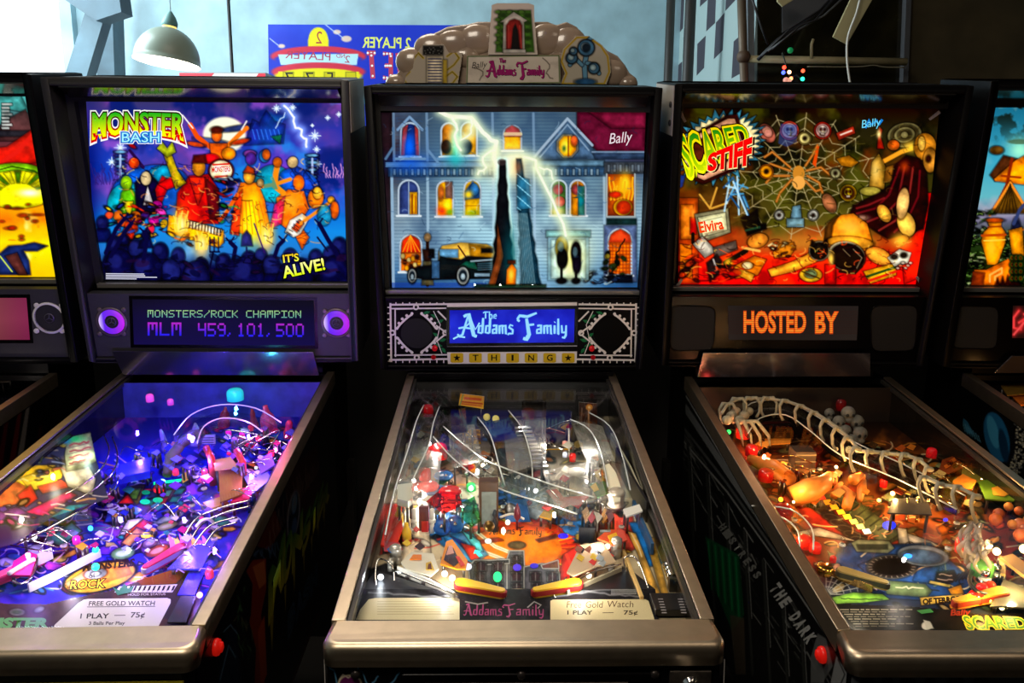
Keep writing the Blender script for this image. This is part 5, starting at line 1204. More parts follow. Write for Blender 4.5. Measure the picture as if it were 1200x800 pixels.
a.poly([(1138, 334), (1142, 316), (1156, 316), (1180, 304), (1192, 296), (1192, 334)], '#d8701c'); a.poly([(1140, 318), (1154, 320), (1152, 334), (1138, 334)], '#7a3410'); a.line([(1160, 330), (1160, 322), (1174, 314), (1174, 320), (1166, 324), (1166, 328)], 2, '#f8b060')
for k in range(5): a.poly([(1166 + k * 6, 334), (1169 + k * 6, 326 - k * 2), (1172 + k * 6, 334)], '#3a1808')
a.ell(1191, 276, 6, 20, '#282c48'); a.line([(1188, 262), (1195, 246), (1200, 240)], 4, '#3a4468'); a.poly([(1182, 270), (1198, 266), (1200, 300), (1186, 298)], '#d88a20')
a.clutter([(1205, 250), (1430, 250), (1420, 332), (1200, 332)], 120, ['#6a8a4a', '#b8c090', '#1c2c14', '#d8701c', '#8aa858', '#3a4468'], (3, 10), 16)
for k in range(12): x, y = 1186 + (k * 5) % 15, 302 + (k // 3) * 8; a.ell(x, y, 3.4, 3.8, '#3a7a40'); a.ell(x, y, 2, 2.4, '#e8a020'); a.ell(x, y, 1, 1.2, '#402010')
a.punch(); a.build('backglass', LIT, MR.root)


# ---- speaker panels
def ring_speaker(m, cx, cy, r, ring_m, led=None, cone='#1c1a1e'):
    b = MB(); p, k, ax = m.panel_disc(b, cx, cy, r, 0, .0035, r2=.84)
    for an in (45, 135, 225, 315):
        q = m.panel_plane(0)(np.array(cx + r * 1.08 * math.cos(math.radians(an))), np.array(cy + r * 1.08 * math.sin(math.radians(an)))); b.lathe([(k * .16, 0), (k * .16, .003), (k * .07, .003)], q, ax, 12)
    o = b.build('speaker', ring_m, m.root); o.parent = m.panel
    b = MB(); m.panel_disc(b, cx, cy, r * .83, -.004, .0006); b.build('cone', mat('cone_' + cone[1:], cone, .6), m.panel)
    if led:
        b = MB(); m.panel_disc(b, cx, cy, r * .82, .0006, .0022, r2=.52); b.build('light_ring', led, m.panel)
    b = MB(); m.panel_disc(b, cx, cy, r * .3, .0005, .003, r2=.8)
    p = m.panel_plane(0)(np.array(float(cx)), np.array(float(cy)))
    for an in (90, 210, 330):
        q = m.panel_plane(0)(np.array(cx + r * .26 * math.cos(math.radians(an))), np.array(cy - r * .26 * math.sin(math.radians(an)))); b.tube([p - np.array([0, .002, 0]), q - np.array([0, .002, 0])], .0012, 6)
    b.build('speaker_badge', mat('badge_grey', '#5a5660', .4, .5), m.panel)


def led_mat():
    m = bpy.data.materials.new('purple_led_ring'); m.use_nodes = True; nt = m.node_tree; b = nt.nodes['Principled BSDF']; b.inputs['Emission Strength'].default_value = 1.0; b.inputs['Base Color'].default_value = (.02, .01, .03, 1)
    tc = nt.nodes.new('ShaderNodeTexCoord'); sp = nt.nodes.new('ShaderNodeSeparateXYZ'); rp = nt.nodes.new('ShaderNodeValToRGB'); nt.links.new(tc.outputs['Generated'], sp.inputs[0]); nt.links.new(sp.outputs[0], rp.inputs[0])
    e = rp.color_ramp.elements; e[0].position = .0; e[0].color = (.8, .6, 1, 1); e[1].position = .2; e[1].color = (.12, .015, .85, 1); n = e.new(.6); n.color = (.22, .015, .8, 1); n = e.new(.95); n.color = (.5, .01, .8, 1)
    nt.links.new(rp.outputs[0], b.inputs['Emission Color']); return m


LED = led_mat(); RINGG = mat('dark_ring', '#6a5c60', .4, .4)
ring_speaker(M1, 131, 377, 18.5, RINGG, LED); ring_speaker(M1, 394.5, 378.5, 18.5, RINGG, LED); ring_speaker(ML, 58, 372.5, 19.5, mat('white_ring', '#dcd8d2', .4))


def display(m, quad, bg, fn, name='score_display', res=1.2):
    a = m.pnart(quad, .0085 if m is M2 else .0016, res=res, bg=bg); fn(a); a.build(name, LIT, m.root)
    b = MB(); pl = m.panel_plane(.0078 if m is M2 else .001); q = np.array(quad, float); c = q.mean(0); P = [pl(np.array(p[0]), np.array(p[1])) for p in c + (q - c) * (1 + np.array([4, 4]) / np.abs(q - c).max(0))]
    b.prism(P, np.array([0, .003, 0])); b.build('display_frame', M_BLACKG, m.root)


def d1(a):
    a.grad((0, '#0a0818'), (.4, '#0c0830'), (1, '#120a44')); a.glow(215, 366, 60, '#1a1046', .6, 20)
    a.dots('MONSTERS/ROCK CHAMPION', 173, 363.2, 8.6, 180, '#a8d890', '#70b8a8', dy=.004)
    a.dots('MLM', 173, 377.5, 15.5, 39.5, '#b026c8', '#2a20f0', fill=1.02, dy=.006); a.dots('459,101,500', 232, 378.4, 15.5, 124, '#a826c8', '#2a20f0', fill=1.02, dy=.006)


display(M1, [(155, 350.5), (367.5, 352), (369, 404.5), (157, 403.5)], '#0c0a20', d1)


def d0(a): a.grad((0, '#7a2a48'), (.5, '#8a3050'), (1, '#6a1c3c')); a.grad((0, '#6a5a20'), (.82, '#7a4a38'), (1, '#7a1c48'), axis='U', alpha=.5)


display(ML, [(-200, 349), (31, 349), (35, 398), (-196, 398)], '#7a2048', d0)


def d2(a):
    a.grad((0, '#1418a8'), (.5, '#1a24c8'), (1, '#1818a0')); a.cloud('#2a3ae0', 30, 2, .4, .8, .6)
    c_ = '#9adcff'
    for w_, cc in ((1.5, '#4a90f8'), (1., c_)):
        k = (w_ - 1) * 2.2
        a.gothic('A', 536, 394, 21, 24, cc, bold=k); a.gothic('ddams', 559.5, 391, 15.5, 43, cc, bold=k); a.gothic('F', 611, 394, 22, 19, cc, bold=k); a.gothic('amily', 628, 391, 15.5, 37, cc, bold=k)
        a.gothic('The', 566, 373.5, 8, 17, cc, bold=k * .8)
    a.gline([(531, 397), (537, 394), (545, 395)], 2, c_); a.gline([(544, 384), (553, 376), (557, 386), (562, 378)], 2, c_)


display(M2, [(527, 363.5), (673.5, 362), (672.5, 401), (527, 402)], '#1820b8', d2)


def d3(a):
    a.grad((0, '#1c1614'), (1, '#241c18')); a.grad((0, '#2c2420'), (.2, '#18100e'), (1, '#2a221e'), axis='U', alpha=.5)
    a.text('HOSTED', 872, 389, 23.5, 72, '#ff5a14', 0, off=.045); a.text('HOSTED', 872, 389, 23.5, 72, '#ff8a2a', 0, off=.005); a.text('BY', 956, 389.5, 23.5, 25, '#ff5a14', 0, off=.045); a.text('BY', 956, 389.5, 23.5, 25, '#ff8a2a', 0, off=.005)
    for k in range(12): a.gline([(853, 364.5 + k * 2.35), (1005, 364.5 + k * 2.35)], .45, '#2a1008')


display(M3, [(853, 358), (1006, 358.5), (1004, 398.5), (854, 398)], '#201814', d3)


def d4(a):
    a.grad((0, '#1c0a08'), (1, '#240c08'))
    a.line([(1194, 364), (1188, 372), (1188, 384), (1196, 386), (1200, 374), (1194, 378)], 2.2, '#ff4040', glow=4, gcol='#c02020'); a.line([(1200, 368), (1206, 372), (1204, 388)], 2, '#ff4848', glow=3, gcol='#c02020'); a.line([(1188, 392), (1200, 378)], 1.8, '#ff5050', glow=3, gcol='#c02020')


display(MR, [(1187, 358), (1345, 358), (1340, 396), (1186, 396)], '#1c0a08', d4)


def grille(m, q):
    b = MB(); pl = m.panel_plane(.0008); pts = np.array(q, float); c = pts.mean(0); R = []
    for i in range(4):       # rounded corners
        p0, p1, p2 = pts[i - 1], pts[i], pts[(i + 1) % 4]
        for t in (0, .33, .66, 1): A = p1 + (p0 - p1) * .2 * (1 - t); B_ = p1 + (p2 - p1) * .2 * t; R.append(A * (1 - t) + B_ * t if t not in (0, 1) else (A if t == 0 else B_))
    P = [pl(np.array(p[0]), np.array(p[1])) for p in R]; b.tube(P + [P[0]], .0022, 8); o = b.build('speaker', M_BLACKG, m.panel)
    b = MB(); b.prism([pl(np.array(p[0]), np.array(p[1])) for p in R], np.array([0, .002, 0])); b.build('speaker_cloth', mat('speaker_cloth', '#0e0c0b', .9, noise=.5, nscale=300), m.panel)


grille(M3, [(783, 358), (839, 359), (836, 410), (785, 411)]); grille(M3, [(1020, 358), (1076, 357), (1072, 411), (1021, 412)]); grille(MR, [(1115, 358), (1171, 359), (1168, 409), (1115, 408)])

# white lattice panel of the middle machine
a = M2.pnart([(451.5, 353), (751.5, 351), (748.5, 425.5), (453.5, 426.5)], .0012, res=1.2, bg='#0a090a')
W_ = '#d8d4cc'
for sx in (0, 1):
    X = (lambda x: 451 + (x - 451)) if sx == 0 else (lambda x: 1202.5 - x + .3)
    g = lambda pts, w_=2.2: a.gline([(X(x), y) for x, y in pts], w_, W_)
    g([(458, 357), (525, 356.2)]); g([(458, 361.5), (525, 361)], 1.6); g([(457.5, 355), (458.5, 424)]); g([(463, 362), (463.5, 418)], 1.6); g([(456, 421.5), (528, 420.5)]); g([(462, 416), (524, 415.5)], 1.6); g([(463, 362), (483, 361.5)], 1.6)
    for y in range(360, 424, 7): g([(454, y), (458, y)], 1.4)
    for x in range(464, 526, 8): g([(x, 354), (x, 357)], 1.3); g([(x, 421), (x, 425)], 1.3)
    cx, cy = 488.5, 390
    for q in range(4):
        an0 = q * math.pi / 2 + .24; P = [(cx + 23.5 * math.cos(t) * (1 - .1 * math.sin((t - an0) * 2.7)), cy + 23 * math.sin(t) * (1 - .1 * math.sin((t - an0) * 2.7))) for t in np.linspace(an0, an0 + math.pi / 2 - .48, 9)]; g(P, 2.4)
        for t in np.linspace(an0, an0 + math.pi / 2 - .48, 5): a.gdisc(X(cx + 24 * math.cos(t)), cy + 23.5 * math.sin(t), 1.8, 1.8, W_, 8)
    for x, y in ((487.5, 359.5), (460, 389.5), (488.5, 418.5), (522, 389.5)): a.gdisc(X(x), y, 3.6, 3.6, W_, 12); a.gdisc(X(x), y, 1.7, 1.7, '#0a090a', 10)
    g([(511, 381), (521, 388), (525, 391)], 1.8); g([(511, 400), (521, 392)], 1.8); g([(513, 364), (521, 372), (525, 376)], 1.8)
    for x, y, r in ((500, 366, -20), (509, 370, 30), (516, 376, -30), (511, 392, 40), (519, 398, -20), (514, 404, 20), (520, 410, 60)):
        t = math.radians(r); P = [(X(x + 5 * math.cos(t + s_) * (1 if abs(s_) % 3.1 < .1 else .4)), y + 4 * math.sin(t + s_) * (1 if abs(s_) % 3.1 < .1 else .5)) for s_ in (0, 1.2, 2, 3.14, 4.2, 5.2)]; a.gpoly(P, '#1c6a3c')
    g([(508, 364), (516, 380), (512, 398), (518, 414)], .9); a.gdisc(X(509.5), 407.5, 3.4, 3.8, '#c81a20', 9); a.gdisc(X(508), 418, 3, 3, '#a81018', 9); a.gdisc(X(510.5), 406.5, 1.4, 1.4, '#f04040', 7)
    a.gdisc(X(488.5), 389.5, 19, 18.5, '#060606', 24)
a.gpoly([(524, 354.5), (676, 353.5), (676, 359), (524, 360)], W_); a.gpoly([(524, 359), (528, 359), (528, 405), (524, 405)], W_); a.gpoly([(672.5, 359), (676.5, 359), (676, 404), (672, 404)], W_); a.gpoly([(524, 401.5), (676, 400.5), (676, 405), (524, 405.5)], W_)
a.gpoly([(524, 412), (676, 411), (675.5, 424.5), (525, 425.5)], W_)
for k, ch in enumerate(('', 'T', 'H', 'I', 'N', 'G', '')):
    x = 528 + k * 21.7; a.gpoly([(x, 413.6), (x + 2, 412.8), (x + 13, 412.8), (x + 15, 413.6), (x + 15, 423), (x + 13, 424.2), (x + 2, 424.2), (x, 423)], '#c8a81c')
    if ch: a.text(ch, x + (4.4 if ch != 'I' else 6.6), 421.6, 6.6, 6.4 if ch != 'I' else 1.8, '#1a1408', off=.02)
    else: a.gpoly([(x + 7.5 + r_ * math.sin(t), 418.6 - r_ * math.cos(t)) for t, r_ in [(math.pi * i / 5, 4.6 if i % 2 == 0 else 1.9) for i in range(10)]], '#141008')
o = a.build('panel_overlay', PRINT, M2.panel)
for x in (488.5, 713.5):
    b = MB(); M2.panel_disc(b, x, 390, 18.5, .003, .0046); b.build('speaker', mat('speaker_black', '#060606', .9), M2.panel)

# ---- flaps between glass and backbox
def flap(m, q, name, mm, ya=1.150, yb_=1.141):
    b = MB(); lo, hi = [[m.hitl(np.array(float(p[0])), np.array(float(p[1])), (0, y, 0), (0, 1, 0)) for p in pp_] for pp_, y in ((q[3:1:-1], ya), (q[:2], yb_))]
    b.prism([hi[0], hi[1], lo[1], lo[0]], np.array([0, .004, .001])); b.build(name, mm, m.root, bevel=.001)


FL = mat('gloss_flap', '#8a8690', .14, .95)
flap(M1, [(131, 411.5), (367, 412.5), (374, 440), (144, 439)], 'glass_flap', FL); flap(M3, [(824, 413.5), (1020, 414), (1020, 441), (817, 442)], 'glass_flap', FL); flap(MR, [(1186, 417), (1330, 417), (1350, 437), (1165, 437)], 'glass_flap', FL); flap(M2, [(478, 437), (720, 436), (712, 452), (486, 452)], 'glass_flap', M_BLACKG, 1.152, 1.150)
# added grey plates stand in for the lit upper head sides above the low partition
for m, sx, bolts in ((M1, 1, 0), (M3, -1, 1)):
    f = lambda u, d, w_: tuple(m.BB(u, w_, d)); b = MB(); x = sx * m.hw / 2; b.box(min(x, x + sx * .0015), max(x, x + sx * .0015), .004, .262, m.hh - .125, m.hh - .004, f); o = b.build('lit_side_patch', mat('lit_side_grey', '#a09a90', .5, .2), m.root)
    if bolts:
        for w_ in (m.hh - .05, m.hh - .095): b = MB(); b.lathe([(.008, 0), (.008, .003), (.004, .005)], m.BB(x - .0015, w_, .03 + .0), (-1, 0, 0), 12); b.build('bolt', M_RECESS, o)


# ================================================================== playfields
def arrow(cx, cy, L, w_, ang):
    t = math.radians(ang); f = lambda x, y: (cx + x * math.cos(t) - y * math.sin(t), cy + (x * math.sin(t) + y * math.cos(t)) * .62)
    return [f(-L / 2, -w_ / 2), (f(L * .1, -w_ / 2)), f(L * .1, -w_), f(L / 2, 0), f(L * .1, w_), f(L * .1, w_ / 2), f(-L / 2, w_ / 2)]


M_WHITEP = mat('white_plastic_part', '#ece6d8', .4); M_WIRE = mat('bright_wire', '#f0ece8', .12, 1.0); M_BLKP = mat('black_plastic_part', '#141214', .35)
M_TINTR = pane_mat('red_clear_plastic', (.9, .12, .10), .06, .9, .08); M_TINTG = pane_mat('green_clear_plastic', (.3, .8, .45), .06, .9, .08); M_SMOKE = pane_mat('smoke_plastic', (.55, .53, .50), .09, .9, .12)

# ---------------------------------------------------------------- middle machine
m = M2; a = m.pfart(res=.8, bg='#6a6258')
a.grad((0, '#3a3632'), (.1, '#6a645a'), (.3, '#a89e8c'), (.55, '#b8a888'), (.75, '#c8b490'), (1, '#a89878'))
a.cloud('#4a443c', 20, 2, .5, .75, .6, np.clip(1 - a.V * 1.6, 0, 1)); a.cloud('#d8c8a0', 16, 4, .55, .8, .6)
a.painterly(8, .7); a.poly([(500, 590), (548, 585), (560, 610), (545, 640), (520, 640), (500, 625)], '#2a7ac0'); a.poly([(650, 605), (690, 600), (700, 640), (680, 665), (655, 660)], '#2a6eb4'); a.poly([(470, 600), (500, 590), (505, 650), (470, 660)], '#d8c8a8')
a.poly([(455, 590), (475, 590), (470, 640), (445, 650)], '#d8301c'); a.poly([(586, 556), (622, 556), (620, 612), (582, 612)], '#2c62a8'); a.poly([(622, 556), (650, 590), (650, 612), (618, 612)], '#9aa8b0'); a.poly([(700, 600), (740, 600), (750, 640), (712, 660)], '#c03a2a')
a.clutter([(490, 500), (700, 495), (735, 600), (465, 600)], 150, ['#c8b890', '#8a2a20', '#d8c060', '#3a5a88', '#5a6a48', '#e8dcc0', '#2a2420', '#b86a28'], (3, 9), 3)
a.clutter([(470, 590), (730, 590), (745, 650), (450, 660)], 90, ['#e8d8a8', '#d82818', '#f0c020', '#2a6ab8', '#1c1a18', '#e8862a', '#f4eee0'], (3, 9), 6)
a.scribble([(490, 500), (700, 495), (740, 640), (460, 640)], 110, ['#f0e8d8', '#1c1814', '#d8c090'], (8, 24), (.7, 1.4), 3)
# orange blast with lettering
def blast(rx, ry, col, seed, amp): 
    r_ = random.Random(seed); a.poly([(607 + rx * math.cos(t) * (1 + amp * r_.uniform(-1, 1)), 643 + ry * math.sin(t) * (1 + amp * r_.uniform(-1, 1))) for t in np.linspace(0, 2 * math.pi, 60)], col)
blast(70, 37, '#c81c10', 2, .10); blast(66, 34, '#f0c02c', 4, .09); blast(63, 32, '#e8480c', 5, .12); blast(57, 28, '#e86c08', 7, .06); a.poly([(552, 618), (575, 611), (640, 611), (662, 620), (640, 622), (570, 622)], '#d83410', .6)
a.glow(606, 640, 40, '#f07c0c', .7, 18)
for k in range(40): t = rnd.uniform(-.9, 1.3); a.line([(607 + 52 * math.cos(t), 643 + 26 * math.sin(t)), (607 + 68 * math.cos(t), 643 + 34 * math.sin(t))], 1.6, ['#b01010', '#f04010', '#d82010', '#f8b020'][k % 4])
for pts in ([(600, 648), (580, 640), (560, 624)], [(590, 655), (566, 646), (548, 636)], [(588, 660), (560, 656), (540, 652)], [(590, 664), (566, 664)]): a.line(pts, 4, '#e8dcc0'); a.line(pts, 1, '#7a6a50', .6)
a.poly([(556, 634), (584, 630), (590, 633), (560, 637)], '#a83020'); a.poly([(628, 632), (652, 626), (654, 629), (632, 635)], '#6a2018')
a.gothic('Addams', 573, 626, 7.5, 31, '#2a2a18', -1, bold=.3); a.gothic('Family', 607, 626, 7.5, 28, '#2a2a18', 1, bold=.3)
a.ell(606, 638.5, 9, 4.2, '#a89060'); a.ell(606, 638.5, 7.6, 3.3, '#6a5838')
a.poly([(520, 628), (552, 622), (572, 650), (555, 660), (530, 650)], '#2a8ac8', .8); a.poly([(528, 628), (546, 636), (548, 646)], '#1c2c98'); a.poly([(542, 622), (562, 634), (566, 646), (556, 642)], '#60d0d8'); a.poly([(540, 636), (556, 640), (562, 654), (552, 656)], '#e03018'); a.poly([(660, 650), (676, 640), (684, 668), (668, 690), (655, 690)], '#e02c20')
a.line([(664, 650), (672, 668), (664, 688)], 4, '#f04a30', .9)
# old house on the lower field
for q, c_ in (([(549, 664), (556, 656), (598, 655), (598, 697), (552, 697)], '#4a4a4c'), ([(594, 655), (597, 645), (614, 645), (616, 697), (594, 697)], '#55565a'), ([(614, 664), (634, 660), (654, 662), (658, 697), (614, 697)], '#4c4a50'), ([(634, 662), (654, 656), (655, 666), (636, 666)], '#6a2c20'), ([(560, 657), (597, 655), (597, 660), (556, 662)], '#303234')): a.poly(q, c_); a.line(q + [q[0]], 1.2, '#a8a8a0')
for y, xs in ((657, (600,)), (664, (558, 578, 600)), (676, (557, 577, 600, 622, 642)), (689, (560, 578, 600, 624, 644))):
    for x in xs: a.rect(x - 1, y - 6, x + 12, y + 5, '#8c8c88'); a.ell(x + 5.5, y - 3.4, 5, 3, '#30161a'); a.rect(x + .5, y - 3.4, x + 10.5, y + 4, '#3a1c1e'); a.line([(x + 5.5, y - 5), (x + 5.5, y + 4)], .7, '#8a8a86')
a.ell(607, 697, 19, 7.5, '#d8c090'); a.ell(607, 698, 15, 5, '#b89868')
# lanes, shooter lane
a.poly([(737, 612), (752, 612), (776, 660), (760, 664)], '#1c6ab0'); a.poly([(735, 622), (748, 650), (764, 705), (778, 706), (757, 655), (745, 625)], '#e0a848'); a.poly([(756, 630), (766, 630), (786, 706), (778, 706)], '#c8963c'); a.poly([(768, 600), (776, 600), (806, 680), (796, 682)], '#e8c070'); a.line([(740, 625), (748, 640), (752, 652)], 1.2, '#f0e0b0')
a.poly([(416, 720), (432, 668), (452, 660), (500, 676), (540, 697), (645, 700), (660, 694), (730, 664), (752, 690), (772, 726), (600, 760), (410, 760)], '#18171a')
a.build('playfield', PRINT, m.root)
# apron with cards
a = Art([(424, 690), (768, 690), (772, 731), (412, 731)], m.pfp(.006), m.FN, res=.9, bg='#17161a')
a.cloud('#3a3a40', 14, 3, .5, .8, .6)
for pts in ([(432, 694), (470, 696), (500, 699), (536, 699)], [(650, 699), (690, 693), (720, 697), (750, 699)], [(660, 695), (700, 691), (735, 690)]): a.zig(pts, 5, 1, 2, '#77787a', 3, alpha=.8)
a.gpoly([(432, 702), (440, 700.5), (535, 700), (538.5, 702), (538.5, 726), (417, 726), (422, 714)], '#c8bb96')
for k in range(6): a.gline([(442, 704.5 + k * 3), (526 + (k % 3) * 3, 704.3 + k * 3)], .8, '#a89c78')
a.gpoly([(645, 704), (648, 702.5), (756, 702), (760, 704), (767, 726), (645, 726)], '#cdbd92')
a.text('Free', 664, 712, 7.5, 17, '#4a2c18', shear=.1, off=-.005); a.text('Gold', 686, 712, 7.5, 20, '#4a2c18', shear=.1, off=-.005); a.text('Watch', 711, 711.5, 7.5, 31, '#4a2c18', shear=.1, off=-.005); a.text('1 PLAY', 665, 720, 4.6, 29, '#3a2c20', off=.02); a.gline([(706, 718), (719, 717.8)], .8, '#5a4a38'); a.text('75¢', 731, 720, 4.6, 16, '#3a2c20', off=.02)
a.gothic('Addams', 543, 721, 11, 46, '#9a4470'); a.gothic('Family', 592, 721, 11, 46, '#9a4470'); a.gline([(545, 705), (560, 708), (572, 706)], 1.6, '#8a8a80'); a.gline([(618, 712), (626, 705), (634, 709), (630, 713)], 1.6, '#8a8a88')
[a.gline([(716, 691.5 + k * 2.2), (746, 691.3 + k * 2.2)], 1.1, '#8a8a88') for k in range(3)]
a.build('apron', PRINT, m.root)
b = MB(); pl = m.pfp(.0055); b.prism([pl(np.array(float(x)), np.array(float(y))) for x, y in [(424, 690), (440, 668), (540, 699), (645, 699), (735, 664), (768, 690), (772, 731), (412, 731)]], np.array([0, 0, -.004])); b.build('apron_plate', mat('apron_black', '#1a191c', .3, coat=.4), m.root)
# lower playfield: lane guides, slingshots, flippers
def guide(m, pts, h, th, mm, name='lane_guide'):
    b = MB(); P = [np.array(m.base(x, y)) for x, y in pts]; L_, R_ = [], []
    for i, p in enumerate(P):
        t = P[min(i + 1, len(P) - 1)] - P[max(i - 1, 0)]; t /= np.linalg.norm(t); n = np.array([-t[1], t[0], 0]) * th; L_.append(p + n); R_.append(p - n)
    U = m.FN * h
    for i in range(len(P) - 1): b.hexa([L_[i], R_[i], R_[i + 1], L_[i + 1], L_[i] + U, R_[i] + U, R_[i + 1] + U, L_[i + 1] + U])
    return b.build(name, mm, m.root, bevel=.0006)


guide(m, [(466, 672), (500, 686), (533, 704)], .016, .0016, M_WHITEP); guide(m, [(664, 700), (700, 684), (728, 672)], .014, .0016, mat('cream_guide', '#b8ac90', .35))
for x, y in ((474, 670), (493, 677), (512, 686)): m.target(x + 3, y + 9, 5, .006, '#241c1c', 'guide_slot', th=.006)
m.flipper((541, 690), (588, 700), '#e0b41c', '#9a1818'); m.flipper((674, 690), (628, 699), '#e0b41c', '#9a1818')
m.wire([(441, 690, .002), (440, 670, .012), (444, 655, .02), (456, 659, .022), (461, 668, .012), (462, 684, .002)]); m.wire([(735, 672, .002), (731, 655, .018), (742, 652, .022), (750, 662, .02), (760, 690, .004)])
m.wire([(462, 668, .022), (490, 678, .022), (536, 697, .014)]); m.wire([(650, 697, .006), (690, 672, .018), (728, 661, .022)]); m.wire([(652, 703, .002), (650, 692, .012), (664, 676, .018)], .0012)
sl = [(516, 662), (523, 636), (530, 633), (548, 658), (546, 668), (536, 668)]
m.plate(sl, .022, .003, '#e88a14', 'slingshot_plastic'); m.plate([(520, 656), (525, 641), (531, 642), (539, 658), (532, 664)], .0255, .001, '#3a1c20', 'plastic_print', legs=False); m.plate([(523, 650), (526, 640), (530, 640), (532, 648)], .027, .001, '#d89a88', 'plastic_print', legs=False); m.plate([(534, 652), (538, 652), (545, 662), (540, 664)], .0268, .001, '#d82c14', 'plastic_print', legs=False)
sr = [(664, 672), (680, 640), (706, 636), (722, 660), (700, 664), (672, 676)]
m.plate(sr, .022, .003, '#c8ac88', 'slingshot_plastic')
r2 = random.Random(4)
for k in range(12):
    x, y = r2.uniform(672, 708), r2.uniform(642, 664); m.plate([(x - 5, y), (x + r2.uniform(-3, 3), y - 5), (x + 5, y - 1), (x + 2, y + 4)], .0255 + .0004 * k, .0006, ['#1c1818', '#d83020', '#e8e0d0', '#d8b020', '#8a4a30', '#a8b0b0'][k % 6], 'plastic_print', legs=False)
for x, y, c_, e in ((530, 677, '#fff6e0', 9), (521, 672, '#fff0d0', 6), (541, 683, '#fff2d8', 5), (676, 681, '#fff2d8', 5), (690, 674, '#ffeed0', 3), (446, 676, '#eaf4ff', 6), (485, 563, '#fff4f0', 14), (488, 572, '#fff4f0', 8), (552, 572, '#b8ffd0', 9), (618, 572, '#ffffff', 6), (628, 575, '#ffffff', 6), (690, 548, '#fff0d8', 3), (595, 612, '#ffe8c0', 2), (566, 545, '#ffe8c0', 5), (602, 600, '#ffe0b0', 3), (712, 640, '#ffe8c8', 3)): m.bulb(x, y, .012, .0052, c_, e)
m.dome(552, 574, .016, .011, '#30c860', .5, name='lamp_cap')
m.inell(660, 628, 6, 3, '#2818e0', .7); m.inell(606, 665, 5, 4, '#4a30c8', .35); m.inell(626, 663, 5, 3, '#3a28c0', .35); m.inell(583, 676, 5, 6, '#10e070', 1.2); m.inell(572, 634, 4, 3, '#e8f8f0', .5); m.insert(arrow(560, 648, 14, 5, -120), '#50e0d0', .7); m.inell(548, 664, 5, 4, '#d8e0f0', .5)
# little white and gold house plastic on the left inlane
m.plate([(470, 660), (482, 648), (508, 650), (514, 668), (505, 676), (476, 668)], .018, .003, '#e4dcc4', 'inlane_plastic'); m.plate([(480, 656), (484, 650), (494, 650), (494, 656)], .022, .001, '#e88018', 'plastic_print', legs=False); m.plate([(499, 668), (499, 660), (505, 658), (509, 668)], .022, .001, '#d8b040', 'plastic_print', legs=False); m.plate([(501, 667), (502, 661), (505, 660), (506, 667)], .0235, .001, '#6a3a18', 'plastic_print', legs=False)
# left outlane toys
m.plate([(446, 640), (456, 596), (470, 592), (472, 622), (462, 646)], .022, .004, '#d82c18', 'outlane_plastic'); m.plate([(450, 634), (468, 636), (472, 644), (450, 646)], .027, .001, '#b83a40', 'plastic_print', legs=False)
for x, y, c_, t_ in ((468, 617, '#f0c018', '#f4f0e4'), (477, 636, '#f0b818', '#c82818')):
    b = MB(); p = m.base(x, y); b.lathe([(.006, 0), (.009, .006), (.009, .026), (.004, .036), (.004, .042)], p, m.up(), 14); o = b.build('yellow_post', mat('yellow_post', c_, .3, coat=.4), m.root); b = MB(); b.lathe([(.0065, 0), (.0095, .004), (.0095, .010), (.007, .012)], p, m.up(), 14); b.build('post_band', mat('band' + t_[1:], t_, .4), o)
for x, y, h, r in ((464, 660, .034, .011), (458, 668, .02, .006), (722, 652, .036, .010), (716, 668, .02, .006)):
    b = MB(); p = m.base(x, y); b.lathe([(r, 0), (r, h * .5), (r * .8, h * .55), (r, h * .6), (r, h), (r * .6, h + .003)], p, m.up(), 16); b.build('clear_post', mat('cloudy_plastic', '#bdb8ac', .2, metal=.5), m.root)
m.plate([(700, 632), (712, 622), (730, 622), (735, 634), (720, 640)], .026, .003, '#e0502c', 'outlane_plastic'); m.plate([(712, 628), (722, 624), (726, 634), (716, 638)], .0295, .001, '#f0b428', 'plastic_print', legs=False)
# shooter lane hardware
guide(m, [(755, 600), (768, 630), (790, 690)], .03, .004, M_STEELD, 'shooter_rail'); guide(m, [(742, 598), (752, 622), (764, 650)], .024, .003, mat('blue_wall', '#2a5a88', .4), 'lane_wall'); guide(m, [(730, 650), (746, 690), (752, 706)], .012, .003, mat('pale_wood', '#e0b870', .5), 'lane_wall'); guide(m, [(722, 545), (740, 580), (758, 612)], .045, .003, M_STEELD, 'lane_wall'); guide(m, [(716, 520), (738, 560), (750, 588)], .03, .002, mat('cream_wall', '#d0c8ac', .4), 'lane_wall')
for x in (788, 799):
    b = MB(); p = m.base(x, 690); q = m.base(x - 8, 668)
    for k in range(5): t = k / 5; c = p + (q - p) * t; b.lathe([(.0062, 0), (.0082, .002), (.0062, .004)], c + m.up() * .014, (q - p).normalized(), 12, close=False)
    b.lathe([(.0055, 0), (.0055, (q - p).length)], p + m.up() * .014, (q - p), 10); b.build('shooter_spring', M_CHROME, m.root); b = MB(); b.box(p.x - .008, p.x + .008, p.y - .012, p.y + .004, p.z, p.z + .026); b.build('spring_block', M_BLKP, m.root, bevel=.001)
b = MB(); p, q = m.base(768, 722, .005), m.base(812, 700, .005); b.box(p.x, q.x, p.y, q.y, p.z, p.z + .012); o = b.build('corner_block', M_BLKP, m.root, bevel=.001)
for x, n_ in ((774, 6), (797, 6)):
    for k in range(n_): c = m.base(x + k * .9, 702 + k * 3.2, .018); b = MB(); b.box(c.x - .004, c.x + .004, c.y - .0012, c.y + .0012, c.z, c.z + .0008); b.build('mark', mat('grey_mark', '#9a9496', .5), o)
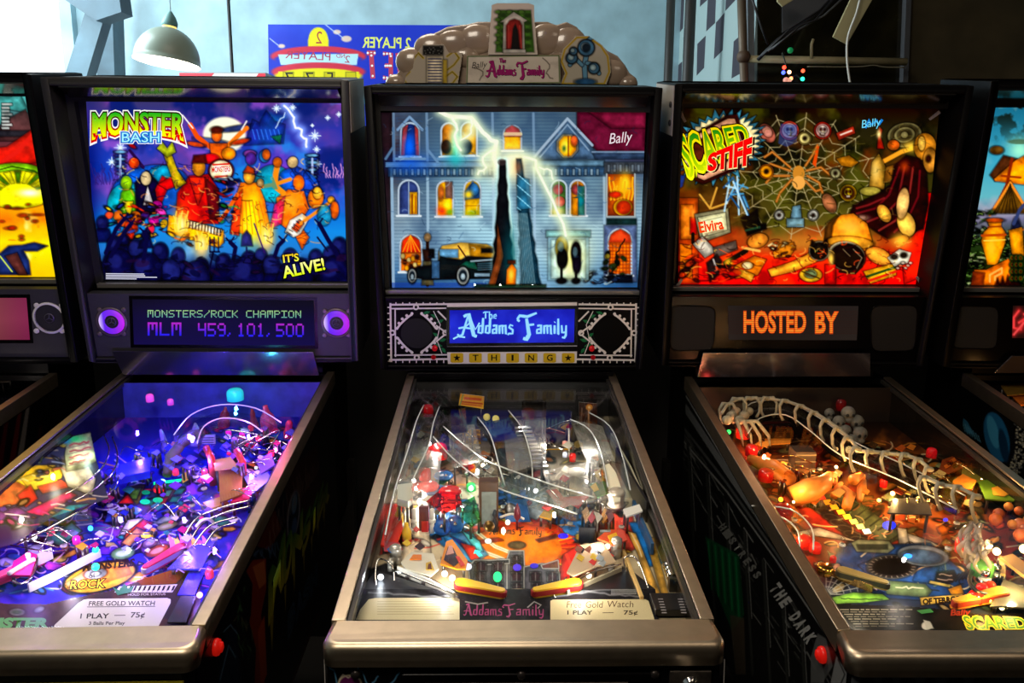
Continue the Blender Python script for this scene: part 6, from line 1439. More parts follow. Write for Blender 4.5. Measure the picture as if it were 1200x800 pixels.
# upper playfield: clear ramps, covers, domes
m.trough([(452, 640, .03), (462, 590, .045), (478, 540, .06), (488, 505, .068), (497, 485, .07)], [(480, 590, .03), (486, 570, .045), (502, 535, .06), (508, 507, .068), (515, 487, .07)], .06, .024)
m.trough([(508, 520, .07), (530, 545, .06), (556, 566, .05), (590, 584, .045), (640, 600, .04), (676, 612, .036)], [(520, 508, .07), (545, 530, .062), (570, 548, .055), (604, 562, .048), (650, 578, .042), (696, 592, .036)], .05, .018)
m.trough([(560, 498, .075), (575, 520, .07), (585, 556, .05), (592, 580, .02)], [(596, 490, .075), (612, 512, .07), (622, 545, .05), (624, 570, .02)], .05, .02, M_SMOKE)
m.trough([(668, 500, .06), (690, 512, .058), (704, 540, .05), (712, 580, .04)], [(690, 492, .06), (714, 508, .058), (728, 540, .05), (738, 584, .04)], .05, .02)
for k in range(11): m.plate([(603 + k * 1.4, 501 + k * 4.6), (622 + k * 2.0, 500 + k * 4.6), (622 + k * 2.0, 502 + k * 4.6), (603 + k * 1.4, 503 + k * 4.6)], .076 - .003 * k, .003, '#8a867e', 'stair_tread', legs=False)
m.plate([(484, 497), (516, 494), (518, 528), (478, 534)], .055, .002, '#c8c8bc', 'clear_cover', m=M_CLEAR); m.plate([(516, 478), (545, 476), (548, 506), (514, 512)], .06, .002, '#c8c8bc', 'clear_cover', m=M_SMOKE)
m.plate([(612, 470), (640, 468), (640, 492), (610, 494)], .07, .002, '#888888', 'clear_cover', m=M_SMOKE); m.plate([(666, 476), (700, 500), (708, 530), (690, 540), (668, 520)], .045, .002, '#888888', 'clear_cover', m=M_CLEAR)
m.dome(501, 486, .028, .0165, '#b00c14', .1, .035); m.dome(619, 490, .028, .0165, '#b00c14', .1, .035); m.dome(515, 536, .034, .019, '#d81010', .5, .03); m.dome(498, 561, .026, .014, '#c81014', .3, .012)
m.plate([(530, 505), (534, 503), (540, 532), (556, 548), (549, 552), (534, 540)], .05, .003, '#d01818', 'red_plastic', legs=True, m=M_TINTR); m.dome(545, 548, .02, .010, '#e82018', .3, .01); m.dome(553, 552, .018, .009, '#f09020', .4, .012); m.dome(537, 598, .02, .009, '#f04830', .3)
m.sign([(539.5, 461), (567.5, 464.5), (566.5, 479), (537.5, 474.5)], 1.02, lambda a: (a.grad((0, '#d8901c'), (1, '#f0b828')), a.line([(545, 466.5), (563, 468)], 3, '#c8401c'), a.line([(541, 470.5), (565, 473)], 1.8, '#b83818'), a.line([(541, 473), (564, 475.5)], 1.4, '#c84820'), a.line([(539, 475), (543, 461)], 1.2, '#5a8a58')), bg='#e0a020')
m.sign([(541.5, 503.5), (563, 503), (563.5, 523), (545, 524)], .92, lambda a: a.cloud('#6a5010', 3, 2, .4, .6, .8), bg='#d8a418')
m.sign([(638, 526), (668, 525), (669, 549), (637, 550)], .88, lambda a: (a.rect(640.5, 528, 666, 547, '#e8dcc4'), [a.line([(643.5 + (k == 0) * 4, 531.5 + k * 4), (663 - (k == 0) * 4, 531.2 + k * 4)], 2, '#4a3868') for k in range(4)]), bg='#d8a01c')
m.sign([(678.5, 471), (699.5, 473), (700, 504), (679, 503)], 1.0, lambda a: (a.cloud('#5a2a14', 8, 2), a.line([(682, 478), (681, 500), (696, 502)], 1.2, '#8a6a58'), a.line([(690, 480), (690, 500)], 2, '#d8a070'), a.ell(690.5, 477, 4, 3.6, '#d88a28'), a.ell(690.5, 477, 1.6, 1.5, '#f8d890')), bg='#3a1c12')
for x, y in ((570.5, 486), (581, 488)):
    b = MB(); p = m.base(x, y + 8, .05); b.lathe([(.009, 0), (.009, .003), (.006, .004)], p + m.up() * .012, (0, -1, .4), 16); o = b.build('yellow_disc', mat('yellow_disc', '#e8d860', .4), m.root); b = MB(); b.lathe([(.0112, -.003), (.0112, .001), (.0092, .001)], p + m.up() * .012, (0, -1, .4), 16, close=False); b.build('disc_rim', M_BLKP, o)
m.wire([(586, 494, .06), (596, 500, .065), (602, 512, .07)], .0014); m.wire([(500, 498, .05), (490, 500, .055), (486, 518, .05), (490, 530, .045)], .002, M_CLEAR)
m.wire([(641, 517, .05), (640, 502, .06), (662, 507, .06)], .0014, mat('bronze_wire', '#9a6a50', .3, .8)); m.wire([(642, 502, .06), (664, 493, .07), (678, 497, .07)], .001); m.dome(662, 522, .012, .007, '#e89a88', .2, .03); m.dome(662, 535, .012, .006, '#d8e0f4', .2, .02); m.wire([(667, 535, .01), (666.5, 502, .06)], .002, M_WHITEP); m.wire([(549, 524, .02), (548.5, 522, .05), (544, 521.5, .05)], .002, M_WHITEP); m.dome(671, 540, .02, .008, '#c81c18', .2, .01)
for k in range(3): b = MB(); p = m.base(676, 554, .008 + .009 * k); b.lathe([(.018, 0), (.0195, .003), (.018, .006)], p, m.up(), 18); b.build('ring_stack', [M_WHITEP, M_STEELD][k % 2], m.root)
# upright bookcase, vault, white arch, wheels
b = MB(); p, q = m.base(561, 618), m.base(584, 618); b.box(p.x, q.x, p.y, p.y + .030, p.z, p.z + .095); o = b.build('bookcase', mat('bookcase_wood', '#5a3a1e', .5, noise=.4, nscale=30), m.root, bevel=.003)
b = MB(); b.box(p.x + .006, q.x - .004, p.y - .002, p.y, p.z + .008, p.z + .075); b.build('grey_door', mat('grey_door', '#8a948c', .25, noise=.3, nscale=60), o); b = MB(); b.ball(m.base(573, 618, .098) + Vector((0, .006, 0)), (.010, .008, .010)); b.build('lion_knob', mat('old_gold', '#8a6a38', .3, .8), o)
b = MB(); p, q = m.base(592, 612), m.base(622, 612); b.hexa([(p.x, p.y, p.z), (q.x, p.y, p.z), (q.x, p.y + .04, p.z), (p.x, p.y + .04, p.z), (p.x + .006, p.y + .012, p.z + .034), (q.x - .008, p.y + .012, p.z + .034), (q.x - .008, p.y + .04, p.z + .034), (p.x + .006, p.y + .04, p.z + .034)]); o = b.build('vault', mat('vault_blue', '#2a6ab4', .35), m.root, bevel=.002); b = MB(); b.lathe([(.012, 0), (.012, .004), (.006, .006)], m.base(598, 596, .03), (0, -1, .4), 16); b.build('vault_dial', M_STEELD, o)
b = MB(); p = m.base(606, 620); b.lathe([(.004, 0), (.004, .02), (.012, .028), (.010, .04), (.002, .056)], p, m.up(), 12, .6); b.build('lamp_post', mat('maroon_plastic', '#6a1c28', .3), m.root); b = MB(); p = m.base(580, 622); b.lathe([(.007, 0), (.006, .02), (.003, .03), (.006, .036), (.002, .046)], p, m.up(), 12); b.build('black_chess_post', M_BLKP, m.root)
for x, y in ((518, 613), (533.5, 610)):
    b = MB(); p = m.base(x, y + 4, .012); b.lathe([(.017, 0), (.017, .006), (.008, .009)], p, (0, -1, .5), 20); o = b.build('blue_wheel', mat('blue_rubber', '#1c64c0', .35), m.root); b = MB(); b.ball(p + Vector((0, -.010, .005)), .004); b.build('wheel_screw', M_CHROME, o)
m.bumper(502, 588, .024, .042, '#d01c18', .35); m.bumper(528, 594, .024, .042, '#c82820', .25); m.bumper(520, 574, .022, .04, '#2c5a94', .05)
m.plate([(500, 588), (514, 576), (538, 578), (542, 592), (520, 602)], .05, .002, '#d04030', 'bumper_plastic', m=M_TINTR); m.plate([(540, 590), (556, 582), (564, 610), (552, 618), (540, 606)], .03, .002, '#40a060', 'green_plastic', m=M_TINTG); m.plate([(510, 562), (522, 552), (528, 562), (514, 570)], .03, .002, '#206030', 'green_plastic', m=M_TINTG); m.plate([(498, 574), (512, 568), (526, 572), (520, 580), (500, 580)], .03, .003, '#3a6aa0', 'blue_plastic')
m.plate([(478, 595), (466, 592), (466, 575), (482, 573), (484, 590)], .06, .014, '#d8d4c0', 'cover_box', m=mat('frosted_box', '#ccd0bc', .2, coat=.5)); b = MB(); p, q = m.base(491, 622), m.base(503, 622); b.box(p.x, q.x, p.y, p.y + .008, p.z, p.z + .05); b.build('target_bank', mat('target_maroon', '#6a3034', .4), m.root, bevel=.001); m.target(498, 623, 8, .022, '#c8181c')
for x in (486, 507): m.post(x, 624, .05, .005, M_WHITEP)
b = MB(); P = [m.base(x, y, h) for x, y, h in ((706, 548, .05), (714, 545, .055), (722, 556, .05), (728, 574, .04), (727, 590, .03), (719, 592, .03), (713, 574, .04))]; b.prism(P, m.FN * .006); b.build('white_swoosh', mat('ivory_plastic', '#efe6c8', .35, emit=.12, ecol='#fff0c8'), m.root, bevel=.002)
b = MB(); p = m.base(722, 592, .012); b.lathe([(.019, 0), (.019, .006), (.016, .008), (.018, .03), (.013, .036)], p, m.up(), 20); b.build('frosted_cap', mat('frosted_cap', '#c8bca8', .15, coat=.6), m.root)
m.plate([(730, 598), (749, 592), (753, 600), (734, 607)], .035, .003, '#f4f0e4', 'white_card', emit=.1); m.plate([(655, 584), (690, 582), (678, 596)], .03, .003, '#d03030', 'red_plastic'); m.plate([(640, 576), (652, 574), (668, 592), (658, 596)], .028, .003, '#d84428', 'red_plastic'); m.plate([(690, 568), (712, 564), (714, 578), (700, 584)], .03, .003, '#3a7a3a', 'green_plastic'); m.plate([(692, 570), (698, 566), (702, 574), (696, 576)], .034, .001, '#f0c428', 'plastic_print', legs=False); m.plate([(696, 556), (704, 550), (702, 564)], .04, .004, '#d8c088', 'plastic_print')
m.plate([(632, 606), (640, 596), (650, 600), (646, 610)], .02, .003, '#e8b030', 'yellow_plastic')
for x, y, h in ((690, 606, .05), (700, 598, .05), (712, 606, .045)):
    m.wire([(x, y + 14, .005), (x - 4, y, h), (x + 8, y - 8, h), (x + 12, y + 14, .01)], .0022, M_CLEAR)
for k in range(5): x = 682 + k * 7; m.plate([(x, 600 + k % 2 * 8), (x + 6, 594 + k % 3 * 4), (x + 10, 606), (x + 4, 614)], .03 + .004 * (k % 3), .002, ['#d8a878', '#a83c40', '#c8c0b0', '#e0a050', '#7a5a60'][k], 'ramp_plastic')
b = MB(); p, q = m.base(683, 636), m.base(690, 636); b.box(p.x - .008, q.x + .012, p.y, p.y + .004, p.z, p.z + .03); b.build('black_target', M_BLKP, m.root); b = MB(); p, q = m.base(703, 640), m.base(715, 640); b.box(p.x, q.x, p.y, p.y + .004, p.z, p.z + .032); b.build('glass_target', mat('grey_glass', '#6a7878', .15), m.root)
for x, y in ((470, 580), (494, 600), (540, 620), (556, 600), (590, 600), (630, 590), (648, 604), (668, 620), (690, 628), (708, 612), (728, 624), (480, 545), (496, 520), (520, 520), (560, 530), (640, 560), (660, 570), (700, 540), (716, 560)): m.post(x, y, .026, .0042, None, mat('white_rubber', '#e8e2d4', .6))
for x, y, r in ((600, 606, 0), (676, 560, 0)): m.wire([(x - 14, y, .02), (x, y - 4, .024), (x + 14, y + 2, .02)], .0024, mat('white_rubber_ring', '#e8e2d4', .6), 'rubber_ring')
b = MB(); x_ = m.wf / 2 - .021; y_ = 1.128; b.box(-x_, x_, y_, y_ + .004, m.zp(y_), m.zg(y_) - .006); b.build('back_board', mat('back_board', '#100e0e', .5), m.root)
for k in range(4): m.wire([(486 + k * 6, 474 + k, .05), (494 + k * 8, 468 - k * 2, .07), (506 + k * 8, 474, .06), (516 + k * 6, 478, .05)], .0018, M_BLKP, 'cable_loop')
for x, y, h, pw, c_ in ((485, 580, .03, .10, (1, .93, .85)), (530, 600, .03, .10, (1, .95, .85)), (590, 600, .08, .06, (1, .93, .8)), (650, 585, .08, .06, (1, .92, .8)), (705, 590, .03, .10, (1, .9, .75)), (520, 680, .03, .09, (1, .95, .88)), (680, 682, .03, .07, (1, .92, .8)), (560, 540, .07, .13, (1, .93, .84)), (640, 520, .075, .06, (1, .9, .78)), (510, 520, .07, .11, (1, .9, .84)), (610, 500, .08, .05, (.9, .92, 1)), (690, 525, .07, .10, (1, .95, .88)), (445, 676, .02, .03, (.9, .95, 1)), (700, 640, .03, .07, (1, .9, .78))): m.lamp(x, y, h, pw * 1.3, c_)
for sx in (-1, 1):
    b = MB(); x = sx * (m.wf / 2 - .0205)
    b.hexa([(x - .001, .1, m.zp(.1) - .02), (x + .001, .1, m.zp(.1) - .02), (x + .001, 1.13, m.zp(1.13) - .02), (x - .001, 1.13, m.zp(1.13) - .02), (x - .001, .1, m.zg(.1) - .006), (x + .001, .1, m.zg(.1) - .006), (x + .001, 1.13, m.zg(1.13) - .006), (x - .001, 1.13, m.zg(1.13) - .006)]); b.build('side_board', mat('side_board', '#17130f', .25, coat=.3), m.root)

HZ = mat('frosted_clear', '#d8d4c8', .25, alpha=.16, coat=.2)
for q, h in (([(476, 520), (520, 512), (512, 590), (466, 596)], .05), ([(524, 500), (556, 498), (566, 540), (530, 548)], .06), ([(588, 494), (640, 490), (640, 540), (596, 556)], .07), ([(636, 552), (700, 540), (712, 586), (650, 596)], .045), ([(668, 492), (706, 500), (720, 540), (690, 548)], .06), ([(560, 560), (620, 556), (660, 592), (600, 580)], .04)): m.plate(q, h, .002, '#d8d4c8', 'frosted_plastic', m=HZ)


# ---------------------------------------------------------------- left machine: blue and violet light
m = M1; a = m.pfart(res=.9, bg='#20206a')
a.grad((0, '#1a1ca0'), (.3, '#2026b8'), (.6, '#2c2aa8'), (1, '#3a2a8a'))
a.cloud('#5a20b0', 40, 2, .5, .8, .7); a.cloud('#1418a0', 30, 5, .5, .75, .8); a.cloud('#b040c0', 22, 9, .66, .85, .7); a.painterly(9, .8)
PAL = ['#2a30d0', '#7030d0', '#c03cc0', '#e8e0f8', '#14147a', '#d02060', '#3a7ac8', '#f0a030', '#0c0c30', '#20a080']
a.clutter([(120, 540), (350, 535), (330, 600), (100, 620)], 90, PAL, (3, 9), 3); a.clutter([(-60, 600), (290, 590), (240, 700), (-60, 690)], 170, PAL + ['#e8e0f4', '#f0d060', '#d83050'], (4, 13), 4); a.clutter([(240, 500), (350, 500), (330, 560), (230, 560)], 60, PAL, (3, 8), 5)
a.scribble([(120, 540), (345, 540), (240, 690), (-60, 690)], 190, ['#e8dcff', '#c8a0f0', '#ffffff', '#f0b0d8', '#0a0830'], (8, 30), (.8, 1.8), 4)
for q, c_ in (([(142, 590), (150, 570), (170, 568), (162, 592)], '#7a6a30'), ([(145, 584), (152, 572), (166, 571), (160, 585)], '#7ac040'), ([(138, 590), (150, 578), (158, 590)], '#e02030'), ([(126, 600), (160, 598), (156, 610), (122, 612)], '#3040c0'), ([(160, 592), (212, 566), (218, 574), (168, 604)], '#503a30'), ([(140, 626), (150, 608), (176, 606), (160, 628)], '#f0e8f0'), ([(148, 624), (168, 608), (180, 612), (160, 630), (142, 640)], '#e03a18'), ([(142, 636), (160, 618), (170, 622), (152, 640)], '#e89040'), ([(164, 630), (176, 622), (184, 626), (178, 632)], '#f8d018'), ([(195, 646), (196, 626), (204, 634), (208, 628), (214, 640), (222, 632), (230, 640), (240, 634), (242, 642), (214, 650)], '#e8c050'), ([(60, 605), (78, 588), (92, 592), (74, 612)], '#20c0c8'), ([(50, 632), (84, 612), (96, 622), (70, 640)], '#60b8a0')): a.poly(q, c_); a.line(q + [q[0]], 1, '#181030', .7)
for k in range(9): x, y = 168 + (k % 3) * 15 + k // 3 * 5, 592 - (k // 3) * 9 - (k % 3) * 2; a.poly([(x, y), (x + 4, y - 6), (x + 14, y - 7), (x + 10, y)], ['#1c8a60', '#c03030', '#2a9a58', '#283a60', '#50a070'][k % 5])
for x, y, rx, ry, r, c_ in ((200, 606, 16, 4, -20, '#a0a8b0'), (214, 612, 14, 4, -18, '#302438'), (196, 616, 12, 4, -15, '#a09860'), (182, 640, 17, 8, -15, '#8a50a8'), (184, 645, 14, 6, -20, '#c05030'), (176, 636, 9, 5, -20, '#a87890'), (144, 648, 14, 7, -10, '#6a9a5a'), (238, 660, 18, 9, -10, '#4848c8'), (240, 668, 9, 6, 0, '#d870c8')): a.ell(x, y, rx, ry, c_, r); a.ell(x, y, rx * .6, ry * .5, '#e0d0e0', r, .5)
a.ell(117, 676, 44, 17, '#181020', -14); a.ell(117, 676, 42, 15.5, '#e8a828', -14); a.poly([(78, 690), (110, 664), (150, 664), (154, 672), (100, 690)], '#d86a28', .8); a.poly([(76, 684), (100, 668), (110, 672), (84, 690)], '#e0906a', .8); a.ell(112, 672, 13, 6, '#9a9a98', -8); a.ell(112, 672, 5, 2.4, '#e0e0d0', -8)
a.text('MONSTERS', 97, 669, 8, 60, '#2a1408', -6, off=.05, shear=.25); a.text('ROCK', 82, 690, 9.5, 40, '#2a1408', -3, off=.09, shear=.25); a.text('ROCK', 82, 690, 9.5, 40, '#e8c030', -3, off=.0, shear=.25); a.text('of', 104, 677, 5, 8, '#2a1408', -4)
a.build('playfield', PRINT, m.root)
# apron
AP = [(-160, 712), (-40, 706), (55, 708), (90, 700), (130, 692), (232, 657), (238, 742), (-190, 742)]
a = Art([(-160, 655), (250, 655), (238, 742), (-190, 742)], m.pfp(.006), m.FN, res=1., bg='#2e2a30', clip=AP)
a.grad((0, '#5a3428'), (.5, '#3c2e34'), (1, '#2c2a30')); a.cloud('#7a3a24', 22, 3, .5, .8, .6, a.U > .3); a.painterly(9, .5, .3)
a.poly([(-30, 690), (40, 692), (96, 702), (66, 736), (-60, 736)], '#4a3230', .8); a.ell(20, 717, 9, 4, '#a8a898'); a.ell(20, 717, 6, 2.2, '#5a6a50'); a.ell(46, 714, 6, 3, '#90988a', -20)
a.text('MONSTER', -52, 735, 10.5, 106, '#6aa868', 0, off=.06, shear=.25)
a.gpoly([(60, 742), (64, 732), (92, 706), (98, 702.5), (104, 701.5), (196, 700.5), (200, 702), (200, 706), (186, 733), (183, 742)], '#d8d4ca')
a.text('FREE GOLD WATCH', 104, 709.5, 5.2, 77, '#383438', -.3, off=.015, shear=.15); a.gline([(102, 711), (182, 710.3)], .8, '#4a464a'); a.text('1 PLAY', 94, 724.5, 5.6, 33, '#282428', -.3, off=.02, shear=.15); a.gline([(134, 721), (147, 720.7)], .9, '#5a5658'); a.text('75¢', 153, 723.3, 6, 16, '#282428', 0, off=.02, shear=.15); a.text('3 Balls Per Play', 104, 732, 3.8, 42, '#484448', -.3, off=.02, shear=.15)
a.gpoly([(134, 694), (140, 687), (208, 684.5), (202, 694)], '#d8d0d4')
for k in range(11): x = 147 + k * 5.6; a.gpoly([(x, 686.6), (x + 2.6, 686.4), (x + .2, 691.8), (x - 2.4, 692)], '#18141a')
for k in range(12): x = 140 + k * 5.6; a.gline([(x + 3, 686.5), (x - 1, 694)], .5, '#3a343a')
a.gpoly([(138, 698), (132, 688), (140, 692), (146, 684), (150, 690), (158, 686), (154, 694)], '#3a7a58'); a.text('LANE CHANGE', 168, 683, 2.6, 34, '#b8a8a8', -1, off=.02); a.text('HOLD FOR STATUS', 150, 698.4, 2.6, 44, '#b8a8a8', -1, off=.02)
a.gpoly([(160, 681), (228, 660), (214, 676), (206, 684), (166, 686)], '#7a3a20')
a.build('apron', PRINT, m.root)
b = MB(); pl = m.pfp(.0055); b.prism([pl(np.array(float(x)), np.array(float(y))) for x, y in AP], np.array([0, 0, -.004])); b.build('apron_plate', mat('apron_grey', '#2c2a30', .35, coat=.4), m.root)
m.plate([(208, 698), (222, 670), (244, 660), (228, 698)], .012, .002, '#3a30e0', 'shooter_lane', legs=False); m.plate([(196, 730), (212, 699), (230, 699), (218, 730)], .012, .002, '#35323a', 'lane_cover', legs=False)
# large printed plastic over the left side
pq = [(-40, 618), (-4, 584), (32, 552), (58, 530), (86, 511), (106, 506), (113, 540), (127, 584), (60, 606), (20, 636), (-30, 650)]
a = Art([(-45, 500), (130, 500), (130, 645), (-45, 645)], m.pfp(.055), m.FN, res=.9, bg='#2a2a48', clip=pq)
a.grad((0, '#2a3058'), (.5, '#3a3a58'), (1, '#3a2050')); a.painterly(9, .8)
for q, c_ in (([(0, 575), (30, 545), (76, 545), (72, 560), (40, 575)], '#e8b820'), ([(24, 560), (60, 548), (70, 568), (36, 574)], '#f0c830'), ([(-30, 590), (10, 560), (40, 575), (20, 590), (-20, 600)], '#d86a30'), ([(20, 580), (36, 568), (44, 584), (30, 594)], '#e83020'), ([(30, 600), (80, 575), (90, 580), (50, 604)], '#d82060'), ([(44, 570), (72, 562), (84, 570), (50, 578)], '#e85030'), ([(-20, 604), (20, 594), (40, 606), (-10, 616)], '#5a2a60'), ([(60, 606), (80, 592), (104, 590), (80, 606)], '#28b8c0'), ([(86, 606), (126, 584), (124, 592), (96, 606)], '#d8a060'), ([(70, 546), (100, 540), (112, 560), (108, 580), (80, 570)], '#c8c0a0')): a.poly(q, c_)
a.clutter([(10, 530), (76, 520), (80, 550), (20, 570)], 30, ['#e8d8a8', '#8a98b0', '#e8c030', '#3a4a78', '#c86a50'], (2, 7), 6); a.clutter([(-40, 590), (120, 580), (100, 610), (-40, 630)], 40, ['#e04080', '#f0b060', '#6a40a8', '#28306a', '#f0e0d0'], (2, 8), 7)
a.poly([(76, 532), (80, 512), (106, 507), (113, 540), (98, 548), (78, 552)], '#c0c090'); a.glow(86, 514, 14, '#20e080', .9, 5); a.glow(78, 516, 5, '#30a0f0', .8)  # green glow of the lit lamp painted into the print
for y, w_ in ((519, 22), (526, 24), (533, 22), (540, 18)): a.zig([(82, y + 3), (82 + w_, y - 2)], 7, 1.4, 2, '#b84a50', int(y)); a.line([(80, y + 6), (82 + w_, y)], .8, '#7a5a60')
a.build('left_plastic_print', PRINT, m.root)
m.plate(pq, .0525, .002, '#20203a', 'left_plastic', legs=True)
# rear: dark backdrop, curtains and lumpy props (plain shapes)
for k, (x, y, h, w_, c_) in enumerate(((206, 541, .05, .018, '#b87060'), (196, 530, .06, .012, '#9080a8'), (230, 520, .055, .016, '#b8a8d8'), (316, 505, .07, .028, '#e84878'), (338, 512, .045, .02, '#d83060'), (262, 500, .055, .018, '#c02840'), (298, 500, .05, .014, '#b82038'))):
    b = MB(); p = m.base(x, y); r3 = random.Random(k); pr = [(w_ * (.7 + .5 * r3.random()) * (1 - .75 * (i / 7) ** 2), h * i / 7) for i in range(8)]; b.lathe(pr, p, m.up() + Vector((r3.uniform(-.2, .2), 0, 0)), 12, .8); b.build('figurine', mat('figurine_' + c_[1:], c_, .5, noise=.4, nscale=120), m.root)
b = MB(); b.tube([m.base(x, y, h) for x, y, h in ((196, 556, .02), (200, 536, .04), (212, 520, .055), (226, 510, .06), (236, 508, .05))], [.010, .013, .012, .014, .010], 10); b.build('draped_arm', mat('olive_cloth', '#6a6a48', .7, noise=.4, nscale=60), m.root)
m.trough([(205, 520, .07), (225, 496, .08), (260, 484, .085), (300, 488, .08), (330, 505, .07)], [(232, 530, .07), (240, 510, .08), (262, 500, .085), (290, 504, .08), (308, 516, .07)], .06, .022)
m.sign([(229, 510), (252, 509), (252.5, 521), (229.5, 522)], .93, lambda a: (a.line([(229, 510), (252, 509), (252.5, 521), (229.5, 522), (229, 510)], 1.4, '#8a88a8'), [a.line([(232, 513 + k * 2.8), (250, 512.6 + k * 2.8)], 1.2, '#4a4868') for k in range(3)]), bg='#d8d4e8')
b = MB(); x_ = m.wf / 2 - .021; y_ = 1.128; b.box(-x_, x_, y_, y_ + .004, m.zp(y_), m.zg(y_) - .006); b.build('back_board', mat('blue_back_board', '#3a40b8', .5, noise=.5, nscale=25), m.root)
m.dome(276, 468, .03, .022, '#30e0e8', .6, .06, 'teal_lamp'); m.dome(176, 470, .02, .010, '#e850d0', .9, .06); m.dome(200, 474, .016, .008, '#e850d0', .7, .06)
for x, y in ((250, 548), (286, 552)): b = MB(); p = m.base(x, y + 20); b.tube([p, p + Vector((0, 0, .06)), p + Vector((-.02, .03, .075))], .008, 8); b.build('red_post', mat('red_post', '#d83a38', .3, coat=.4), m.root)
m.plate([(256, 548), (284, 542), (284, 580), (258, 590)], .035, .003, '#a8703a', 'side_plastic'); m.plate([(250, 540), (270, 536), (280, 548), (252, 552)], .05, .002, '#d8a878', 'side_plastic'); m.plate([(270, 590), (282, 574), (300, 570), (292, 586)], .03, .003, '#e02858', 'side_plastic'); m.plate([(238, 590), (262, 582), (268, 590), (246, 598)], .02, .003, '#e0a030', 'side_plastic'); m.plate([(286, 560), (310, 548), (318, 562), (296, 580)], .03, .003, '#7a80d8', 'side_plastic'); m.plate([(300, 540), (318, 532), (322, 546), (306, 556)], .035, .003, '#8a70d0', 'side_plastic')
r3 = random.Random(9)
for k in range(26):
    x, y = r3.uniform(262, 340), r3.uniform(500, 560); s_ = r3.uniform(3, 7); m.plate([(x - s_, y), (x + r3.uniform(-2, 2), y - s_ * .8), (x + s_, y - 1), (x + 1, y + s_ * .6)], r3.uniform(.02, .06), .002, ['#e04070', '#d8d0f0', '#5a50d8', '#b060d8', '#e83050', '#8088e0'][k % 6], 'small_plastic', legs=k % 3 == 0)
for k in range(20):
    x, y = r3.uniform(140, 250), r3.uniform(525, 560); s_ = r3.uniform(3, 8); m.plate([(x - s_, y), (x + r3.uniform(-2, 2), y - s_ * .7), (x + s_, y - 1), (x + 1, y + s_ * .6)], r3.uniform(.01, .05), .002, ['#3038c0', '#8080d8', '#4a3aa8', '#6a6a9a', '#2a2a80'][k % 5], 'small_plastic', legs=k % 3 == 0)
m.plate([(140, 552), (178, 543), (176, 560), (136, 568)], .03, .016, '#2834d8', 'blue_box', legs=False)
m.inell(190, 564, 4, 2.5, '#a0ffd0', 5); m.insert([(180, 565), (213, 561), (212, 564), (180, 568)], '#10d080', 1.6); m.insert([(213, 556), (220, 552), (221, 562), (214, 566)], '#d0a040', .5); m.inell(186, 575, 6, 2.6, '#f02030', 1.2); m.inell(170, 588, 6, 3, '#10c070', .9); m.inell(185, 586, 6, 3, '#10b068', .9); m.inell(171, 577, 5, 2.6, '#109060', .5); m.inell(254, 588, 5, 2.4, '#ffb020', 2); m.inell(171, 627, 6, 3.4, '#f8d020', .8); m.inell(106, 619, 3, 3, '#40b8ff', 3)
for x, y, r, c_, e in ((90, 513, .007, '#d0ffe8', 9), (97, 553, .006, '#fff8e0', 9), (112, 644, .007, '#10f090', 5), (112, 664, .008, '#10ff98', 7), (40, 629, .006, '#ffffff', 8), (25, 631, .004, '#e8e0ff', 8), (33, 632, .004, '#e8e0ff', 8), (234, 697, .006, '#f0b0ff', 5), (174, 462, .006, '#ff70e0', 4), (268, 558, .006, '#ffe0d0', 3), (300, 520, .005, '#ff90b0', 4), (288, 505, .005, '#ff70a0', 3), (300, 548, .004, '#ffffff', 4)): m.bulb(x, y, .02, r * .8, c_, e * .7)
# wireforms
W_ = M_WIRE
m.wire([(-20, 640, .05), (40, 598, .05), (90, 572, .055), (118, 550, .06), (128, 528, .065), (122, 510, .06)], .002, W_); m.wire([(-20, 650, .05), (50, 606, .05), (100, 580, .055), (130, 556, .06), (138, 534, .065), (132, 512, .06)], .002, W_); m.wire([(20, 638, .04), (70, 612, .045), (128, 578, .05), (140, 556, .05)], .002, W_)
for dx in (0, 1): m.wire([(216 + dx * 8, 628 + dx * 3, .02), (232 + dx * 8, 606 + dx * 5, .035), (262 + dx * 4, 594 + dx * 6, .045), (294, 586 + dx * 7, .045)], .002, W_); m.wire([(226 + dx * 12, 640 + dx * 2, .02), (246 + dx * 8, 616 + dx * 4, .035), (278, 606 + dx * 6, .04)], .0018, W_)
m.wire([(230, 617, .03), (236, 610, .04), (244, 608, .04), (250, 612, .03)], .003, M_WHITEP)
for k in range(7): m.wire([(r3.uniform(262, 320), r3.uniform(500, 530), .05), (r3.uniform(262, 330), r3.uniform(500, 540), .07), (r3.uniform(270, 335), r3.uniform(510, 560), .05)], .0014, W_)
for k in range(5): m.wire([(r3.uniform(0, 60), r3.uniform(620, 650), .02), (r3.uniform(20, 80), r3.uniform(610, 650), .04), (r3.uniform(60, 110), r3.uniform(620, 650), .02)], .0014, W_)
guide(m, [(34, 694), (60, 682), (118, 652)], .016, .0022, M_WHITEP); guide(m, [(-10, 690), (16, 676), (62, 654)], .022, .002, M_WHITEP)
m.flipper((20, 674), (-40, 700), '#e84860', '#c02048'); m.plate([(12, 676), (16, 660), (34, 648), (44, 652), (36, 676)], .022, .004, '#d82868', 'slingshot_plastic'); m.wire([(10, 672, .03), (30, 660, .03), (40, 655, .03)], .004, M_WHITEP); m.wire([(14, 680, .02), (26, 684, .02), (38, 674, .02), (44, 654, .024)], .002, W_)
m.flipper((212, 648), (172, 672), '#e02858', '#b8b0c8'); m.plate([(196, 668), (226, 640), (252, 636), (236, 668)], .02, .003, '#5048d0', 'slingshot_plastic')
